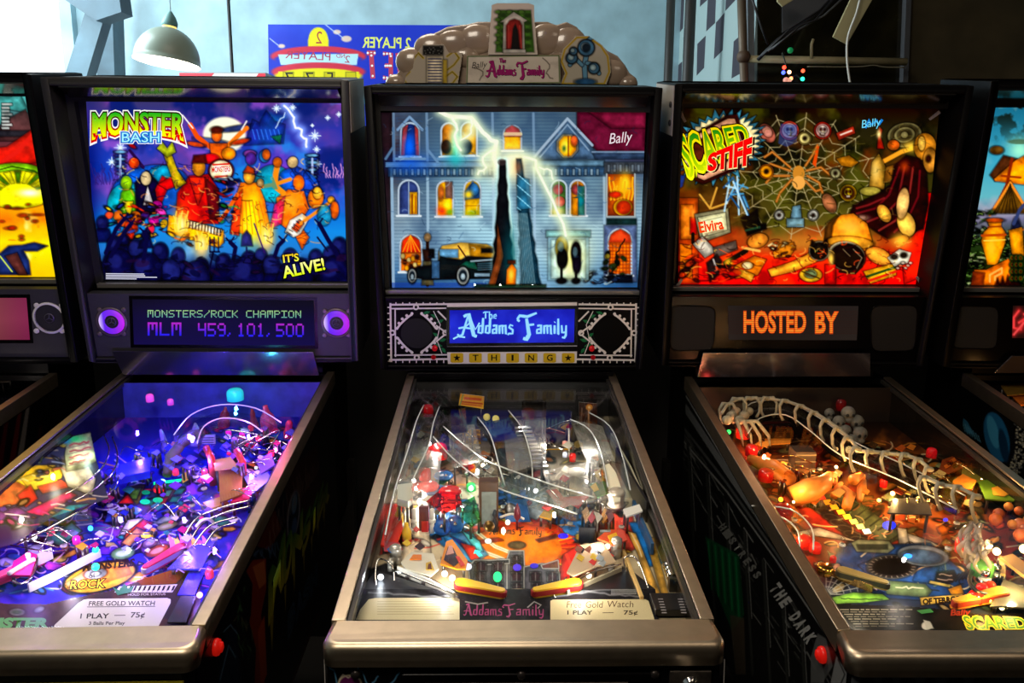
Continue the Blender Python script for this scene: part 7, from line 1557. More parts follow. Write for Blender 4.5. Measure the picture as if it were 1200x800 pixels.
for k in range(9): x, y = r3.uniform(206, 256), r3.uniform(640, 672); m.wire([(x, y, .022), (x + r3.uniform(2, 8), y - r3.uniform(2, 7), .024), (x + r3.uniform(8, 16), y - r3.uniform(-2, 6), .022)], .0009, mat('violet_line', '#c8a0f0', .4))
for k in range(7): x = 200 + k * 6.5; m.plate([(x, 644), (x - 3, 626 + (k % 2) * 5), (x + 4, 634), (x + 6, 642)], .02, .0015, ['#e878c0', '#f0b850', '#d860d0'][k % 3], 'spiky_plastic', legs=False)
for x, y in ((100, 606), (130, 600), (150, 560), (230, 566), (240, 580), (226, 600), (250, 600), (280, 566), (60, 644), (76, 648), (200, 640), (252, 640), (220, 656), (140, 616)): m.post(x, y, .03, .0045)
for k in range(10): m.dome(*[(294, 504), (284, 512), (303, 516), (318, 534), (268, 510), (240, 556), (206, 556), (90, 636), (60, 626), (246, 676)][k], .014, .007, ['#f03050', '#e020a0', '#f04060'][k % 3], .7, .02)
for sx in (-1, 1):
    b = MB(); x = sx * (m.wf / 2 - .0205); b.hexa([(x - .001, .1, m.zp(.1) - .02), (x + .001, .1, m.zp(.1) - .02), (x + .001, 1.13, m.zp(1.13) - .02), (x - .001, 1.13, m.zp(1.13) - .02), (x - .001, .1, m.zg(.1) - .006), (x + .001, .1, m.zg(.1) - .006), (x + .001, 1.13, m.zg(1.13) - .006), (x - .001, 1.13, m.zg(1.13) - .006)]); b.build('side_board', mat('side_board', '#17130f', .25, coat=.3), m.root)
BV = (.07, .03, 1)
for x, y, h, pw, c_ in ((160, 500, .09, .55, BV), (220, 495, .1, .6, BV), (290, 495, .1, .6, (.3, .08, 1)), (335, 510, .08, .4, (.5, .08, 1)), (320, 490, .12, .2, (1, .05, .4)), (160, 545, .06, .4, BV), (240, 540, .06, .35, (.25, .12, 1)), (300, 555, .06, .35, (.45, .15, 1)), (140, 600, .07, .28, (.25, .18, 1)), (215, 600, .07, .3, (.45, .2, 1)), (250, 630, .07, .3, (.3, .1, 1)), (30, 635, .07, .35, (.35, .2, 1)), (80, 660, .04, .2, (.8, .7, 1)), (230, 684, .03, .16, (.25, .15, 1)), (150, 640, .06, .18, (.9, .75, 1)), (60, 545, .085, .10, (1, .85, .6)), (100, 525, .075, .07, (.7, 1, .8)), (20, 580, .09, .10, (1, .8, .6)), (-60, 640, .06, .3, (.5, .3, 1)), (276, 470, .1, .12, (.1, .9, 1))): m.lamp(x, y, h, pw * .62, c_)

m = M1; r3 = random.Random(61)
for k in range(60):
    v = r3.random(); y = 545 + v * 105; x = r3.uniform(130 - v * 70, 330 - v * 85); s_ = r3.uniform(3, 8); c_ = ['#2a34d8', '#e8e0f8', '#c02878', '#7a3ad8', '#e8a838', '#2a8a90', '#f04068', '#9aa0f0'][k % 8]
    m.plate([(x - s_, y), (x + r3.uniform(-2, 2), y - s_ * .7), (x + s_, y - 1), (x + 1, y + s_ * .6)], r3.uniform(.006, .03), .0018, c_, 'small_plastic', legs=k % 4 == 0)
for k in range(22):
    v = r3.random(); y = 520 + v * 130; x = r3.uniform(150 - v * 90, 320 - v * 90); m.wire([(x, y, .02), (x + r3.uniform(4, 12), y - r3.uniform(2, 12), .04), (x + r3.uniform(14, 28), y - r3.uniform(0, 12), .04), (x + r3.uniform(26, 40), y + r3.uniform(-6, 10), .02)], .0011, [M_WIRE, M_CHROME][k % 2])

# extra small plastics, screws and wires of the middle machine's upper playfield
m = M2; r3 = random.Random(21)
for k in range(46):
    x, y = r3.uniform(486, 716), r3.uniform(500, 606); s_ = r3.uniform(3, 7); col = ['#d8d0b8', '#a83028', '#c8a040', '#8a9aa0', '#e8e0cc', '#6a7a58', '#d8d4c8', '#b86a30'][k % 8]
    m.plate([(x - s_, y), (x + r3.uniform(-2, 2), y - s_ * .8), (x + s_, y - 1), (x + 1, y + s_ * .6)], r3.uniform(.012, .05), .0018, col, 'small_plastic', legs=k % 3 == 0, m=[None, M_CLEAR][k % 7 == 0])
for k in range(16):
    x, y = r3.uniform(492, 712), r3.uniform(505, 600); m.wire([(x, y, .03), (x + r3.uniform(4, 12), y - r3.uniform(0, 8), .05), (x + r3.uniform(14, 26), y + r3.uniform(-4, 8), .045), (x + r3.uniform(24, 34), y + r3.uniform(0, 12), .03)], .0012, [M_WIRE, M_CHROME][k % 2])
for k in range(18):
    x, y = r3.uniform(480, 720), r3.uniform(495, 610); b = MB(); b.lathe([(.003, 0), (.003, .002), (.0015, .003)], m.base(x, y, r3.uniform(.03, .055)), m.up(), 8); b.build('screw_head', M_CHROME, m.root)
for k in range(9):
    x, y = r3.uniform(456, 505) if k < 5 else r3.uniform(690, 735), r3.uniform(610, 652); s_ = r3.uniform(3, 6); m.plate([(x - s_, y), (x, y - s_ * .8), (x + s_, y), (x, y + s_ * .7)], r3.uniform(.012, .03), .002, ['#e8c030', '#d83020', '#f0e8d8', '#3a6ab0', '#1c1a1a'][k % 5], 'small_plastic', legs=False)

# ---------------------------------------------------------------- right machine: amber light and a bone ramp
m = M3; a = m.pfart(res=.9, bg='#3a1c10')
a.grad((0, '#1c100a'), (.15, '#5a2c14'), (.4, '#8a4a1c'), (.6, '#6a2414'), (.72, '#24304a'), (1, '#14161c'))
a.cloud('#c06a20', 26, 2, .45, .75, .8, np.clip(1 - (a.V - .5) * 6, 0, 1)); a.cloud('#7a1c10', 30, 5, .5, .75, .8, np.clip(1 - (a.V - .6) * 6, 0, 1)); a.painterly(9, .8)
PAL = ['#c8641c', '#e09030', '#8a2a14', '#3a3a20', '#6a6a40', '#1c1810', '#d84a20', '#b89048']
a.clutter([(860, 500), (1060, 510), (1200, 620), (900, 610)], 150, PAL, (4, 11), 3); a.clutter([(900, 590), (1200, 590), (1260, 650), (930, 640)], 80, PAL, (4, 11), 5); a.clutter([(950, 640), (1220, 630), (1260, 720), (980, 710)], 110, ['#24406a', '#3a5a48', '#7a8a50', '#141820', '#c8a868', '#8a3020', '#b0b0a0', '#20283a'], (4, 12), 4)
a.poly([(930, 590), (958, 578), (1012, 622), (1000, 634), (960, 628)], '#7a1c14'); a.poly([(966, 580), (990, 576), (1060, 628), (1036, 640)], '#4a5030')
for k in range(8): a.line([(984 + k * 9, 596 + k * 5), (1000 + k * 9, 584 + k * 5)], 2, '#20240f')
for k in range(8): x, y = 950 + k * 8, 586 + k * 6.6; a.ell(x, y, 10, 4, '#b8b090', 12); a.ell(x, y, 8.6, 3, '#241410', 12)
a.poly([(930, 624), (960, 618), (1004, 634), (960, 628)], '#b8b0a0'); a.poly([(1056, 622), (1090, 634), (1102, 640), (1070, 640)], '#b8b0a0'); a.poly([(1052, 618), (1062, 620), (1066, 642), (1054, 640)], '#b0a898')
a.poly([(985, 640), (1090, 636), (1140, 680), (1130, 706), (1030, 700), (975, 660)], '#1c3a6a'); a.poly([(1006, 662), (1022, 656), (1040, 676), (1024, 680)], '#244a8a'); a.poly([(1076, 664), (1100, 664), (1096, 684), (1070, 680)], '#1c4a8a')
a.scribble([(880, 510), (1110, 520), (1220, 700), (990, 690)], 150, ['#e0b878', '#1c1008', '#c8703a', '#f0d8a8', '#7a8a60'], (8, 30), (.8, 1.7), 4)
a.ell(1045, 664, 29, 14, '#8a8a80'); a.ell(1045, 664, 27, 12.6, '#241c1c'); a.ell(1045, 664, 20, 9, '#0a0808')
for q in range(24): t = q * math.pi / 12; a.line([(1045 + 24 * math.cos(t), 664 + 11 * math.sin(t)), (1045 + 27 * math.cos(t), 664 + 12.4 * math.sin(t))], 1, '#b0a898', .7)
a.poly([(998, 636), (1006, 632), (1042, 634), (1048, 642), (1040, 648), (1004, 646)], '#7a8468'); a.poly([(1004, 638), (1040, 638), (1040, 643), (1006, 643)], '#2a3428'); a.ell(1082, 651, 30, 12, '#8a98a4', 6); a.ell(1080, 652, 24, 8, '#4a6a90', 6)
a.poly([(1034, 686), (1040, 680), (1084, 684), (1092, 692), (1086, 700), (1040, 696)], '#4a5a3c'); a.zig([(1050, 688), (1082, 689)], 8, 1.6, 1.5, '#a8a890', 3); a.poly([(1098, 670), (1118, 668), (1122, 676), (1112, 684), (1096, 680)], '#20181a'); a.zig([(1101, 673), (1115, 674)], 5, 1.2, 1.3, '#a09080', 4); a.zig([(1099, 678), (1116, 679)], 5, 1.2, 1.3, '#a09080', 5)
a.poly([(1090, 680), (1114, 685), (1113, 688), (1089, 683)], '#d8c060')
for k in range(5): a.line([(1116 + k * 4, 682 - k), (1124 + k * 4, 672 - k)], 2, '#14161a')
a.poly([(1111, 690), (1126, 685), (1130, 698), (1120, 704)], '#e09020'); a.poly([(1078, 700), (1128, 696), (1129, 702), (1080, 709)], '#d8b048'); a.text('OF TERROR', 1082, 708, 6, 44, '#241408', -5, off=.06); a.poly([(1112, 708), (1140, 702), (1142, 706), (1114, 713)], '#d88820')
a.ell(976, 669, 8, 6, '#c88a80'); a.ell(970, 664, 5, 3, '#d8a098'); a.ell(981, 664, 4, 4, '#d8a098')
for k in range(7): a.zig([(968, 696), (968 + 40 * math.cos(-k * .26), 696 + 30 * math.sin(-k * .26))], 1, 0, .9, '#b8b8b0')
for q in (12, 20, 28, 36): a.line([(968 + q * 1.05 * math.cos(-k * .26), 696 + q * .75 * math.sin(-k * .26)) for k in range(7)], .8, '#a8a8a4')
a.poly([(974, 700), (1000, 694), (1034, 696), (1042, 702), (1010, 706), (980, 707)], '#7ab040'); a.zig([(986, 701), (1034, 702)], 12, .9, 1.1, '#1c3010', 6)
a.build('playfield', PRINT, m.root)
AP = [(948, 706), (1000, 708), (1060, 710), (1110, 714), (1150, 720), (1260, 716), (1300, 742), (980, 742)]
a = Art([(945, 704), (1290, 704), (1310, 748), (978, 748)], m.pfp(.006), m.FN, res=.9, bg='#0e0d0c', clip=AP)
a.cloud('#241c18', 20, 3, .5, .8, .7); r4 = random.Random(2)
for k in range(8):
    x = 984 + k * 2.6; y = 714 + k * 2.9
    while x < 1062 - (k % 3) * 12:
        w_ = r4.uniform(4, 11); a.gline([(x, y), (x + w_, y + .15)], 1.1, ['#8a8474', '#6a6458'][k % 2]); x += w_ + 1.6
a.gpoly([(1074, 716), (1090, 714), (1094, 718), (1080, 720)], '#3a7a40'); a.ell(1086, 733, 6, 5, '#c8c4b8'); a.poly([(1082, 726), (1090, 728), (1094, 736), (1086, 737)], '#b8b4a8'); a.text('Bally', 1114, 722, 7, 22, '#8a3020', -2, shear=.2, off=.03)
for off, c_ in ((.08, '#e8e030'), (.02, '#5a9a30')): a.text('SCARED', 1134, 738, 15, 70, c_, -1, off=off, shear=-.4, warp=lambda gx, gy: (gx, gy * (1 - .2 * gx)))
a.build('apron', PRINT, m.root)
b = MB(); pl = m.pfp(.0055); b.prism([pl(np.array(float(x)), np.array(float(y))) for x, y in AP], np.array([0, 0, -.004])); b.build('apron_plate', M_BLKP, m.root)
# inserts, lamps
for k, c_ in enumerate(('#f02818', '#f0a020', '#f8b820', '#f8c828', '#f0d830', '#f0e860', '#f4f080', '#fffce0')): x, y = 962 + k * 7.6, 583 + k * 5.7; m.insert([(x - 5, y - 2.4), (x + 3, y - 3.4), (x + 6, y + 1.8), (x - 2, y + 2.8)], c_, .5 + .12 * k)
m.inell(1042, 615.5, 8, 5, '#2030ff', 1.3); m.inell(1064, 651.5, 5, 2.5, '#3088ff', 2.2); m.inell(1108, 609, 3, 2, '#3838e0', 1.2)
for x, y, r, c_, e, h in ((868, 505, .006, '#ff5040', 8, .03), (884, 531, .006, '#ffd890', 6, .02), (854, 506, .006, '#30e060', 2, .03), (995, 527, .009, '#ffd890', 3.5, .03), (980, 526, .005, '#ffc880', 6, .03), (980, 547, .004, '#ffe0a0', 6, .02), (1200, 643, .008, '#ffe890', 7, .03), (1168, 646, .007, '#ffe0a0', 6, .02), (1158, 702, .006, '#ffe060', 7, .012), (1148, 700, .005, '#ffd040', 5, .012), (1174, 712, .004, '#fff0a0', 6, .01), (1046, 578, .005, '#ffe080', 6, .02), (1094, 573, .005, '#ffd880', 5, .02), (1076, 584, .004, '#ffd060', 5, .02), (1030, 586, .004, '#ffd060', 5, .02), (915, 585, .005, '#ffb020', 3, .02), (930, 588, .003, '#ffe8a0', 5, .02)): m.bulb(x, y, h, r, c_, e)
m.dome(870, 512, .03, .018, '#d81410', .5, .02); m.dome(880, 533, .026, .015, '#b01014', .25, .02); m.dome(897, 562, .026, .017, '#c01410', .25, .02); m.dome(917, 606, .028, .019, '#a80c10', .1, .02); m.dome(942, 640, .022, .015, '#e81c10', .5, .012); m.dome(955, 646, .018, .011, '#e02418', .4, .01); m.dome(1130, 646, .028, .018, '#e01810', .5, .02); m.dome(976, 658, .012, .006, '#b01018', .2, .01); m.dome(1091, 535, .022, .012, '#c01018', .3, .03); m.dome(985, 480, .03, .014, '#7a0c10', .05, .04); m.dome(1035, 570, .02, .008, '#d81c18', .4, .02); m.dome(1143, 704, .018, .012, '#e81410', .5, .008); m.dome(1150, 694, .016, .010, '#d81810', .4, .008); m.dome(1160, 690, .014, .008, '#e83018', .4, .008)
# amber cast pieces and dark crate
OR = mat('amber_cast', '#e88a38', .4, noise=.25, nscale=30)
def cast(pts, r, h0, name='amber_toy', mm=None):
    b = MB(); b.tube([m.base(x, y, h) for x, y, h in pts], r, 12); return b.build(name, mm or OR, m.root)
cast([(880, 538, .02), (905, 548, .035), (925, 560, .04), (910, 548, .045)], [.012, .020, .016, .006], 0); cast([(928, 582, .02), (950, 574, .035), (966, 566, .04), (972, 556, .04)], [.022, .026, .018, .008], 0); cast([(977, 582, .008), (982, 572, .02), (986, 566, .02)], [.008, .009, .004], 0); cast([(992, 594, .01), (996, 580, .02), (988, 572, .025)], [.010, .012, .008], 0); cast([(1007, 586, .008), (1010, 572, .02), (1013, 562, .025)], [.006, .010, .004], 0); cast([(1000, 562, .04), (1010, 556, .04)], [.012, .006], 0)
for k in range(3): cast([(977 + k * 3 - 3, 568, .02), (978 + k * 4 - 5, 560, .028)], [.003, .0018], 0); cast([(1009 + k * 3 - 3, 564, .025), (1010 + k * 4 - 4, 556, .034)], [.003, .0018], 0)
b = MB(); p, q = m.base(935, 556), m.base(953, 556); b.box(p.x - .008, q.x + .004, p.y, p.y + .05, p.z, p.z + .055); o = b.build('dark_crate', mat('crate_wood', '#3a2a20', .6, noise=.4, nscale=40), m.root, bevel=.002)
for z in (.012, .03, .046): b = MB(); b.box(p.x - .008, q.x + .004, p.y - .0015, p.y, p.z + z, p.z + z + .003); b.build('crate_band', mat('crate_band', '#8a7a60', .5), o)
m.plate([(880, 500), (920, 496), (1010, 500), (1010, 512), (890, 514)], .03, .003, '#a83a18', 'ramp_plastic', m=M_SMOKE); m.plate([(894, 508), (928, 506), (926, 520), (898, 522)], .02, .003, '#e89030', 'amber_plastic', emit=.08)
m.trough([(862, 500, .05), (880, 478, .055), (920, 476, .055), (960, 496, .055), (1000, 524, .05), (1060, 552, .045), (1130, 588, .04)], [(876, 514, .05), (890, 496, .055), (920, 492, .055), (950, 512, .055), (985, 540, .05), (1050, 568, .045), (1120, 604, .04)], .05, .014, M_SMOKE)
m.trough([(880, 600, .03), (925, 604, .04), (950, 626, .04), (952, 652, .03)], [(892, 612, .03), (916, 614, .04), (934, 630, .04), (936, 652, .03)], .03, .014)
# bone ramp: spine with ribs
BONE = mat('bone', '#98947e', .55, noise=.25, nscale=60)
SP = [(846, 484), (852, 474), (864, 468), (880, 467), (900, 467), (922, 470), (940, 476), (956, 484), (970, 493), (984, 503), (996, 514), (1006, 526)]
SP2 = [(1003, 528), (1022, 529), (1040, 531), (1062, 533), (1078, 539), (1090, 550)]; SP3 = [(1084, 560), (1104, 568), (1124, 571), (1146, 582)]
tb = m.base(900, 500, .05)
b = MB(); b.tube([m.base(x, y, .10) for x, y in SP], .0042, 8); spine = b.build('bone_ramp', BONE, m.root)
for S in (SP2, SP3): b = MB(); b.tube([m.base(x, y, .088) for x, y in S], .0042, 8); b.build('spine', BONE, spine)
def rib(x, y, h, dx, side):
    t = m.base(x, y, h); b = MB()
    for sg in side:
        P = [t, t + Vector((sg * .012 + dx * .2, -.004, .004)), t + Vector((sg * .021 + dx * .5, -.010, -.010)), t + Vector((sg * .019 + dx, -.014, -.032)), t + Vector((sg * .012 + dx, -.016, -.046))]
        Q = []
        for i in range(4):
            for u in (0, .5): Q.append(P[i].lerp(P[i + 1], u))
        Q.append(P[-1]); b.tube(Q, [.0052, .0055, .0048, .0042, .0038, .0036, .0034, .0036, .0042], 8)
    b.ball(t, (.008, .006, .006), 10, 6); b.build('rib', BONE, spine)
for k, (x, y) in enumerate(SP):
    if 0 < k: rib(x, y, .10, (.000 if k > 6 else 0), (-1, 1) if k < 5 else (-1,)); 
for x, y in SP2[1:]: rib(x, y, .088, .006, (-1,))
for x, y in SP3: rib(x, y, .088, .006, (-1,))
for k in range(6): b = MB(); p = m.base(852 + k * 5, 492 - (k % 3) * 5, .085 - k * .003); b.ball(p, (.014, .010, .012), 10, 6); b.build('bone_lump', BONE, spine)
b = MB(); p = m.base(862, 503, .06)
for k in range(4): b.tube([p + Vector((.006 * k, 0, .02)), p + Vector((.016 * k, -.01, .024)), p + Vector((.022 * k + .01, -.02, -.01)), p + Vector((.022 * k + .014, -.024, -.035))], [.005, .005, .004, .002], 8)
b.build('bone_claw', BONE, m.root)
# pile of skulls (generic), clear molded wall, green dome, rails
SK = mat('grey_skull', '#76746c', .6, noise=.35, nscale=80)
for k, (x, y, h, s_) in enumerate(((994, 484, .085, .018), (983, 494, .065, .016), (1004, 494, .065, .018), (990, 505, .045, .017), (1008, 508, .045, .018), (998, 516, .03, .016), (972, 484, .07, .013))):
    b = MB(); p = m.base(x, y, h); b.ball(p, (s_, s_ * .9, s_), 14, 8); b.ball(p + Vector((0, -s_ * .35, -s_ * .85)), (s_ * .6, s_ * .5, s_ * .5), 10, 6); o = b.build('skull', SK, m.root)
    for sg in (-1, 1): b = MB(); b.ball(p + Vector((sg * s_ * .38, -s_ * .78, -s_ * .1)), (s_ * .25, s_ * .16, s_ * .24), 8, 5); b.build('eye_socket', M_RECESS, o)
r3 = random.Random(33)
CM = mat('milky_clear', '#c8b8a4', .12, alpha=.7, coat=.5)
for k in range(16):
    x, y = 1136 + r3.uniform(-8, 26), 602 + r3.uniform(0, 44); m.wire([(x, y, .05), (x + r3.uniform(-8, 8), y + 8, .06), (x + r3.uniform(-10, 6), y + 18, .045), (x + r3.uniform(-6, 6), y + 28, .02)], [.003, .005][k % 2], CM, 'skeleton_plastic')
for k in range(14): x, y = r3.uniform(1166, 1215), r3.uniform(588, 640); b = MB(); b.ball(m.base(x, y, .03), r3.uniform(.008, .014), 10, 6); b.build('orange_ball', mat('orange_ball%d' % (k % 3), ['#c8601c', '#d8842c', '#a84a20'][k % 3], .4), m.root)
m.dome(1150, 672, .028, .019, '#6ab04a', .12, .015, 'green_dome'); m.plate([(1172, 656), (1186, 652), (1240, 690), (1228, 700)], .03, .006, '#a8804a', 'cream_guide'); m.plate([(1170, 652), (1178, 656), (1178, 676), (1172, 674)], .02, .005, '#a88450', 'cream_guide'); m.plate([(1176, 680), (1200, 690), (1230, 716), (1180, 712), (1160, 712)], .012, .003, '#6a6450', 'lane_plastic')
m.wire([(1140, 668, .02), (1136, 680, .03), (1144, 692, .03), (1156, 696, .02)], .0035, M_BLKP); m.post(1152, 686, .03, .008, M_CHROME); m.post(1166, 680, .03, .007, M_CHROME)
m.plate([(1104, 540), (1124, 533), (1134, 546), (1112, 556), (1100, 552)], .03, .003, '#8a3c18', 'side_plastic'); m.plate([(1128, 545), (1150, 534), (1180, 554), (1150, 566), (1126, 562)], .03, .003, '#7a7228', 'side_plastic'); m.plate([(1146, 566), (1176, 558), (1196, 574), (1188, 588), (1154, 586)], .035, .003, '#5a7a1c', 'side_plastic'); m.plate([(1162, 572), (1180, 566), (1190, 576), (1176, 582), (1164, 580)], .039, .001, '#c88a28', 'plastic_print', legs=False); m.plate([(1116, 566), (1128, 558), (1144, 566), (1138, 576), (1120, 576)], .04, .006, '#d87a20', 'amber_plastic')
for k in range(8): x, y = 1106 + k * 3.2, 546 - (k % 3) * 3; m.plate([(x, y), (x + 6, y - 4), (x + 8, y), (x + 2, y + 3)], .034, .001, ['#d86a20', '#3a1408'][k % 2], 'plastic_print', legs=False)
for k in range(9): x, y = 1132 + (k % 5) * 9, 546 + (k // 5) * 9; m.inell(x, y, 3, 2, '#b8a038', .0)
for k in range(60):
    x, y = r3.uniform(880, 1140), r3.uniform(520, 590); x += (y - 520) * .4; s_ = r3.uniform(3, 9); m.plate([(x - s_, y), (x + r3.uniform(-3, 3), y - s_ * .7), (x + s_, y - 1), (x + 2, y + s_ * .6)], r3.uniform(.008, .035), .002, ['#d87a24', '#a83a18', '#e8a848', '#5a3a1c', '#c85a20', '#8a8a58', '#e0b868', '#7a2010'][k % 8], 'small_plastic', legs=k % 3 == 0)
for k in range(12):
    x, y = r3.uniform(890, 1110), r3.uniform(510, 590); m.wire([(x, y, .03), (x + 12, y + r3.uniform(-4, 4), .045), (x + 26, y + r3.uniform(2, 10), .04), (x + 36, y + r3.uniform(6, 18), .03)], .0014, mat('gold_wire', '#e8c078', .15, 1.0))
m.plate([(1046, 586), (1086, 584), (1092, 604), (1040, 602)], .04, .003, '#5a5044', 'grey_ramp_plate'); m.sign([(1022, 600), (1056, 607), (1055, 611.5), (1021, 604.5)], .62, lambda a: (a.line([(1024, 603), (1053, 609)], 2, '#8a8474')), bg='#141210')
for k in range(3): m.wire([(1062 + k * 12, 612, .004), (1064 + k * 12, 584, .05)], .003, mat('gold_wire', '#e8c078', .15, 1.0))
b = MB(); p = m.base(966, 672, .012); b.lathe([(.013, 0), (.014, .003), (.014, .014), (.012, .016)], p, m.up(), 18); b.build('brass_ring', mat('brass', '#d8a048', .2, 1.0), m.root)
m.flipper((988, 676), (1036, 690), '#8a7440', '#2a2a20'); m.flipper((1172, 700), (1120, 712), '#e8a030', '#a83020'); guide(m, [(966, 668), (984, 680), (1022, 694)], .014, .002, mat('brass_guide', '#c8a060', .25, .8))
for x, y in ((920, 560), (960, 556), (1000, 552), (1030, 560), (1060, 570), (1100, 590), (930, 616), (950, 640), (1120, 620), (1110, 650), (1140, 660), (986, 646)): m.post(x, y, .028, .0045)
b = MB(); x_ = m.wf / 2 - .021; y_ = 1.128; b.box(-x_, x_, y_, y_ + .004, m.zp(y_), m.zg(y_) - .006); b.build('back_board', mat('brown_back_board', '#1c100a', .5), m.root)
for sx in (-1, 1):
    b = MB(); x = sx * (m.wf / 2 - .0205); b.hexa([(x - .001, .1, m.zp(.1) - .02), (x + .001, .1, m.zp(.1) - .02), (x + .001, 1.13, m.zp(1.13) - .02), (x - .001, 1.13, m.zp(1.13) - .02), (x - .001, .1, m.zg(.1) - .006), (x + .001, .1, m.zg(.1) - .006), (x + .001, 1.13, m.zg(1.13) - .006), (x - .001, 1.13, m.zg(1.13) - .006)]); b.build('side_board', mat('side_board', '#17130f', .25, coat=.3), m.root)
AM = (1, .48, .14)
for x, y, h, pw, c_ in ((868, 512, .04, .08, (1, .3, .12)), (900, 530, .05, .12, AM), (960, 540, .06, .12, AM), (1000, 545, .06, .10, AM), (930, 570, .06, .12, AM), (985, 590, .05, .09, AM), (1050, 575, .05, .12, (1, .6, .2)), (1100, 585, .05, .10, AM), (1160, 640, .05, .12, (1, .7, .35)), (1155, 700, .03, .08, (1, .6, .15)), (1190, 680, .04, .08, (1, .75, .35)), (1060, 650, .06, .10, (1, .85, .7)), (1010, 680, .05, .05, (1, .85, .6)), (930, 630, .04, .07, AM), (1150, 560, .07, .08, (1, .65, .3)), (900, 490, .13, .05, (1, .6, .35)), (1230, 640, .06, .10, AM)): m.lamp(x, y, h, pw * 1.35, c_)

# ---------------------------------------------------------------- what shows of the outer two playfields
m = ML; a = m.pfart(res=1.6, bg='#6a6058'); a.grad((0, '#8a7c70'), (.3, '#6a6058'), (1, '#4a4440')); a.cloud('#3a3430', 30, 2, .5, .8, .7); a.build('playfield', PRINT, m.root)
m.plate([(-60, 440), (20, 441), (10, 448), (-80, 449)], .05, .003, '#a89888', 'side_plastic'); m.plate([(-40, 452), (0, 452), (-8, 462), (-60, 462)], .05, .003, '#c8c0b4', 'side_plastic'); m.lamp(0, 455, .09, .03, (1, .85, .75))
m = MR; a = m.pfart(res=1.6, bg='#5a4018'); a.grad((0, '#4a3010'), (.3, '#8a5a20'), (1, '#4a3418')); a.painterly(9, .8); a.clutter([(1150, 446), (1300, 446), (1400, 560), (1200, 560)], 60, ['#a86a24', '#6a5a20', '#c88a30', '#3a2410'], (4, 12), 4); a.build('playfield', PRINT, m.root)
m.plate([(1172, 452), (1200, 450), (1206, 462), (1180, 464)], .06, .003, '#8a6a28', 'side_plastic'); m.plate([(1184, 464), (1206, 462), (1216, 474), (1196, 476)], .05, .003, '#c86a24', 'side_plastic'); m.lamp(1210, 470, .08, .05, AM)


# ================================================================== cabinet artwork, front details, topper
# Monster Bash, right side
m = M1; a = m.sideart(1, .02, 1.16, .50, res=1.4, bg='#060508')
a.grad((0, '#0a0814'), (1, '#040304'))
def drips(pts, c1, c2, seed):
    r_ = random.Random(seed)
    for x, y, h, w_ in pts:
        for k in range(3): xx = x + (k - 1) * w_ * .8; a.gpoly([(xx - w_ * .4, y - h * .5), (xx + w_ * .4, y - h * .5), (xx + w_ * .15, y + h * r_.uniform(.35, .8)), (xx - w_ * .1, y + h * r_.uniform(.3, .6))], [c1, c2][k % 2])
a.poly([(284, 676), (296, 656), (312, 654), (312, 690), (306, 720), (312, 770), (310, 806), (298, 806), (300, 760), (290, 720), (288, 700)], '#7a2412'); a.poly([(296, 664), (310, 656), (312, 682), (304, 690)], '#b05a30'); a.poly([(302, 740), (310, 720), (313, 790), (306, 806)], '#a03a18'); a.poly([(270, 690), (288, 668), (296, 684), (294, 720), (284, 760), (272, 740)], '#0e0c10')
for k in range(26): x, y = rnd.uniform(276, 296), rnd.uniform(686, 766); a.line([(x, y), (x + rnd.uniform(-5, 5), y + rnd.uniform(4, 12))], 1.3, ['#2c5a2c', '#4a7a48', '#1c3a24', '#5a5a3c'][k % 4], .8)
a.poly([(256, 790), (264, 740), (278, 736), (282, 806), (256, 806)], '#10182a'); a.line([(262, 740), (270, 732), (278, 742)], 1.2, '#5a7a90'); a.line([(258, 796), (268, 756), (276, 770)], 1.5, '#4a6a80')
a.poly([(300, 640), (320, 590), (330, 620), (316, 644)], '#4a100a'); a.poly([(330, 560), (372, 520), (378, 600), (340, 600)], '#2c0806', .8)
# yellow dripping title climbing the side, blue outlined word under it
for k, (ch, x, y, h, w_) in enumerate((('M', 316, 726, 52, 17), ('O', 333, 690, 40, 9), ('N', 343, 668, 36, 11), ('S', 355, 650, 30, 8), ('T', 364, 632, 28, 8), ('E', 372, 616, 26, 6), ('R', 379, 604, 24, 6))):
    a.text(ch, x, y, h, w_, '#a8981c', -62 if False else 0, off=.06, col2='#2c5a1c', warp=lambda gx, gy: (gx, gy + .9 * gx)); a.gpoly([(x, y - 2), (x + w_ * .28, y - 6), (x + w_ * .16, y + h * .75)], '#8a7a18')
for k, (ch, x, y, h, w_) in enumerate((('B', 338, 746, 26, 7), ('A', 347, 728, 24, 7), ('S', 356, 712, 22, 6), ('H', 364, 698, 22, 7))):
    a.text(ch, x, y, h, w_, '#3a5a78', 0, off=.06, warp=lambda gx, gy: (gx, gy + .7 * gx)); a.text(ch, x, y, h, w_, '#0a0c14', 0, off=-.01, warp=lambda gx, gy: (gx, gy + .7 * gx))
a.ell(344, 604, 7, 30, '#7a7a80', 6); a.ell(344, 604, 5.6, 28, '#0c1424', 6); a.ell(345, 590, 3, 12, '#4a6480', 6); a.ell(345, 616, 3, 10, '#30486a', 6)
for k in range(26): x = 316 + k * 2.2; y = 640 - k * 3.4; a.zig([(x, y), (x + rnd.uniform(-4, 4), y - rnd.uniform(8, 30))], 3, 2, .9, '#6a5a4c', k, alpha=.75)
for k in range(12): x = 298 + k * 2.4; y = 648 - k * 1.2; a.zig([(x, y), (x + rnd.uniform(-4, 8), y + rnd.uniform(2, 16))], 3, 2, 1, '#4a6a8a', k + 40, alpha=.9)
a.line([(372, 660), (388, 656)], 1.4, '#5a3a24'); a.line([(340, 806), (372, 720)], 2, '#4a1410')
a.build('side_art', SIDEP, m.root)
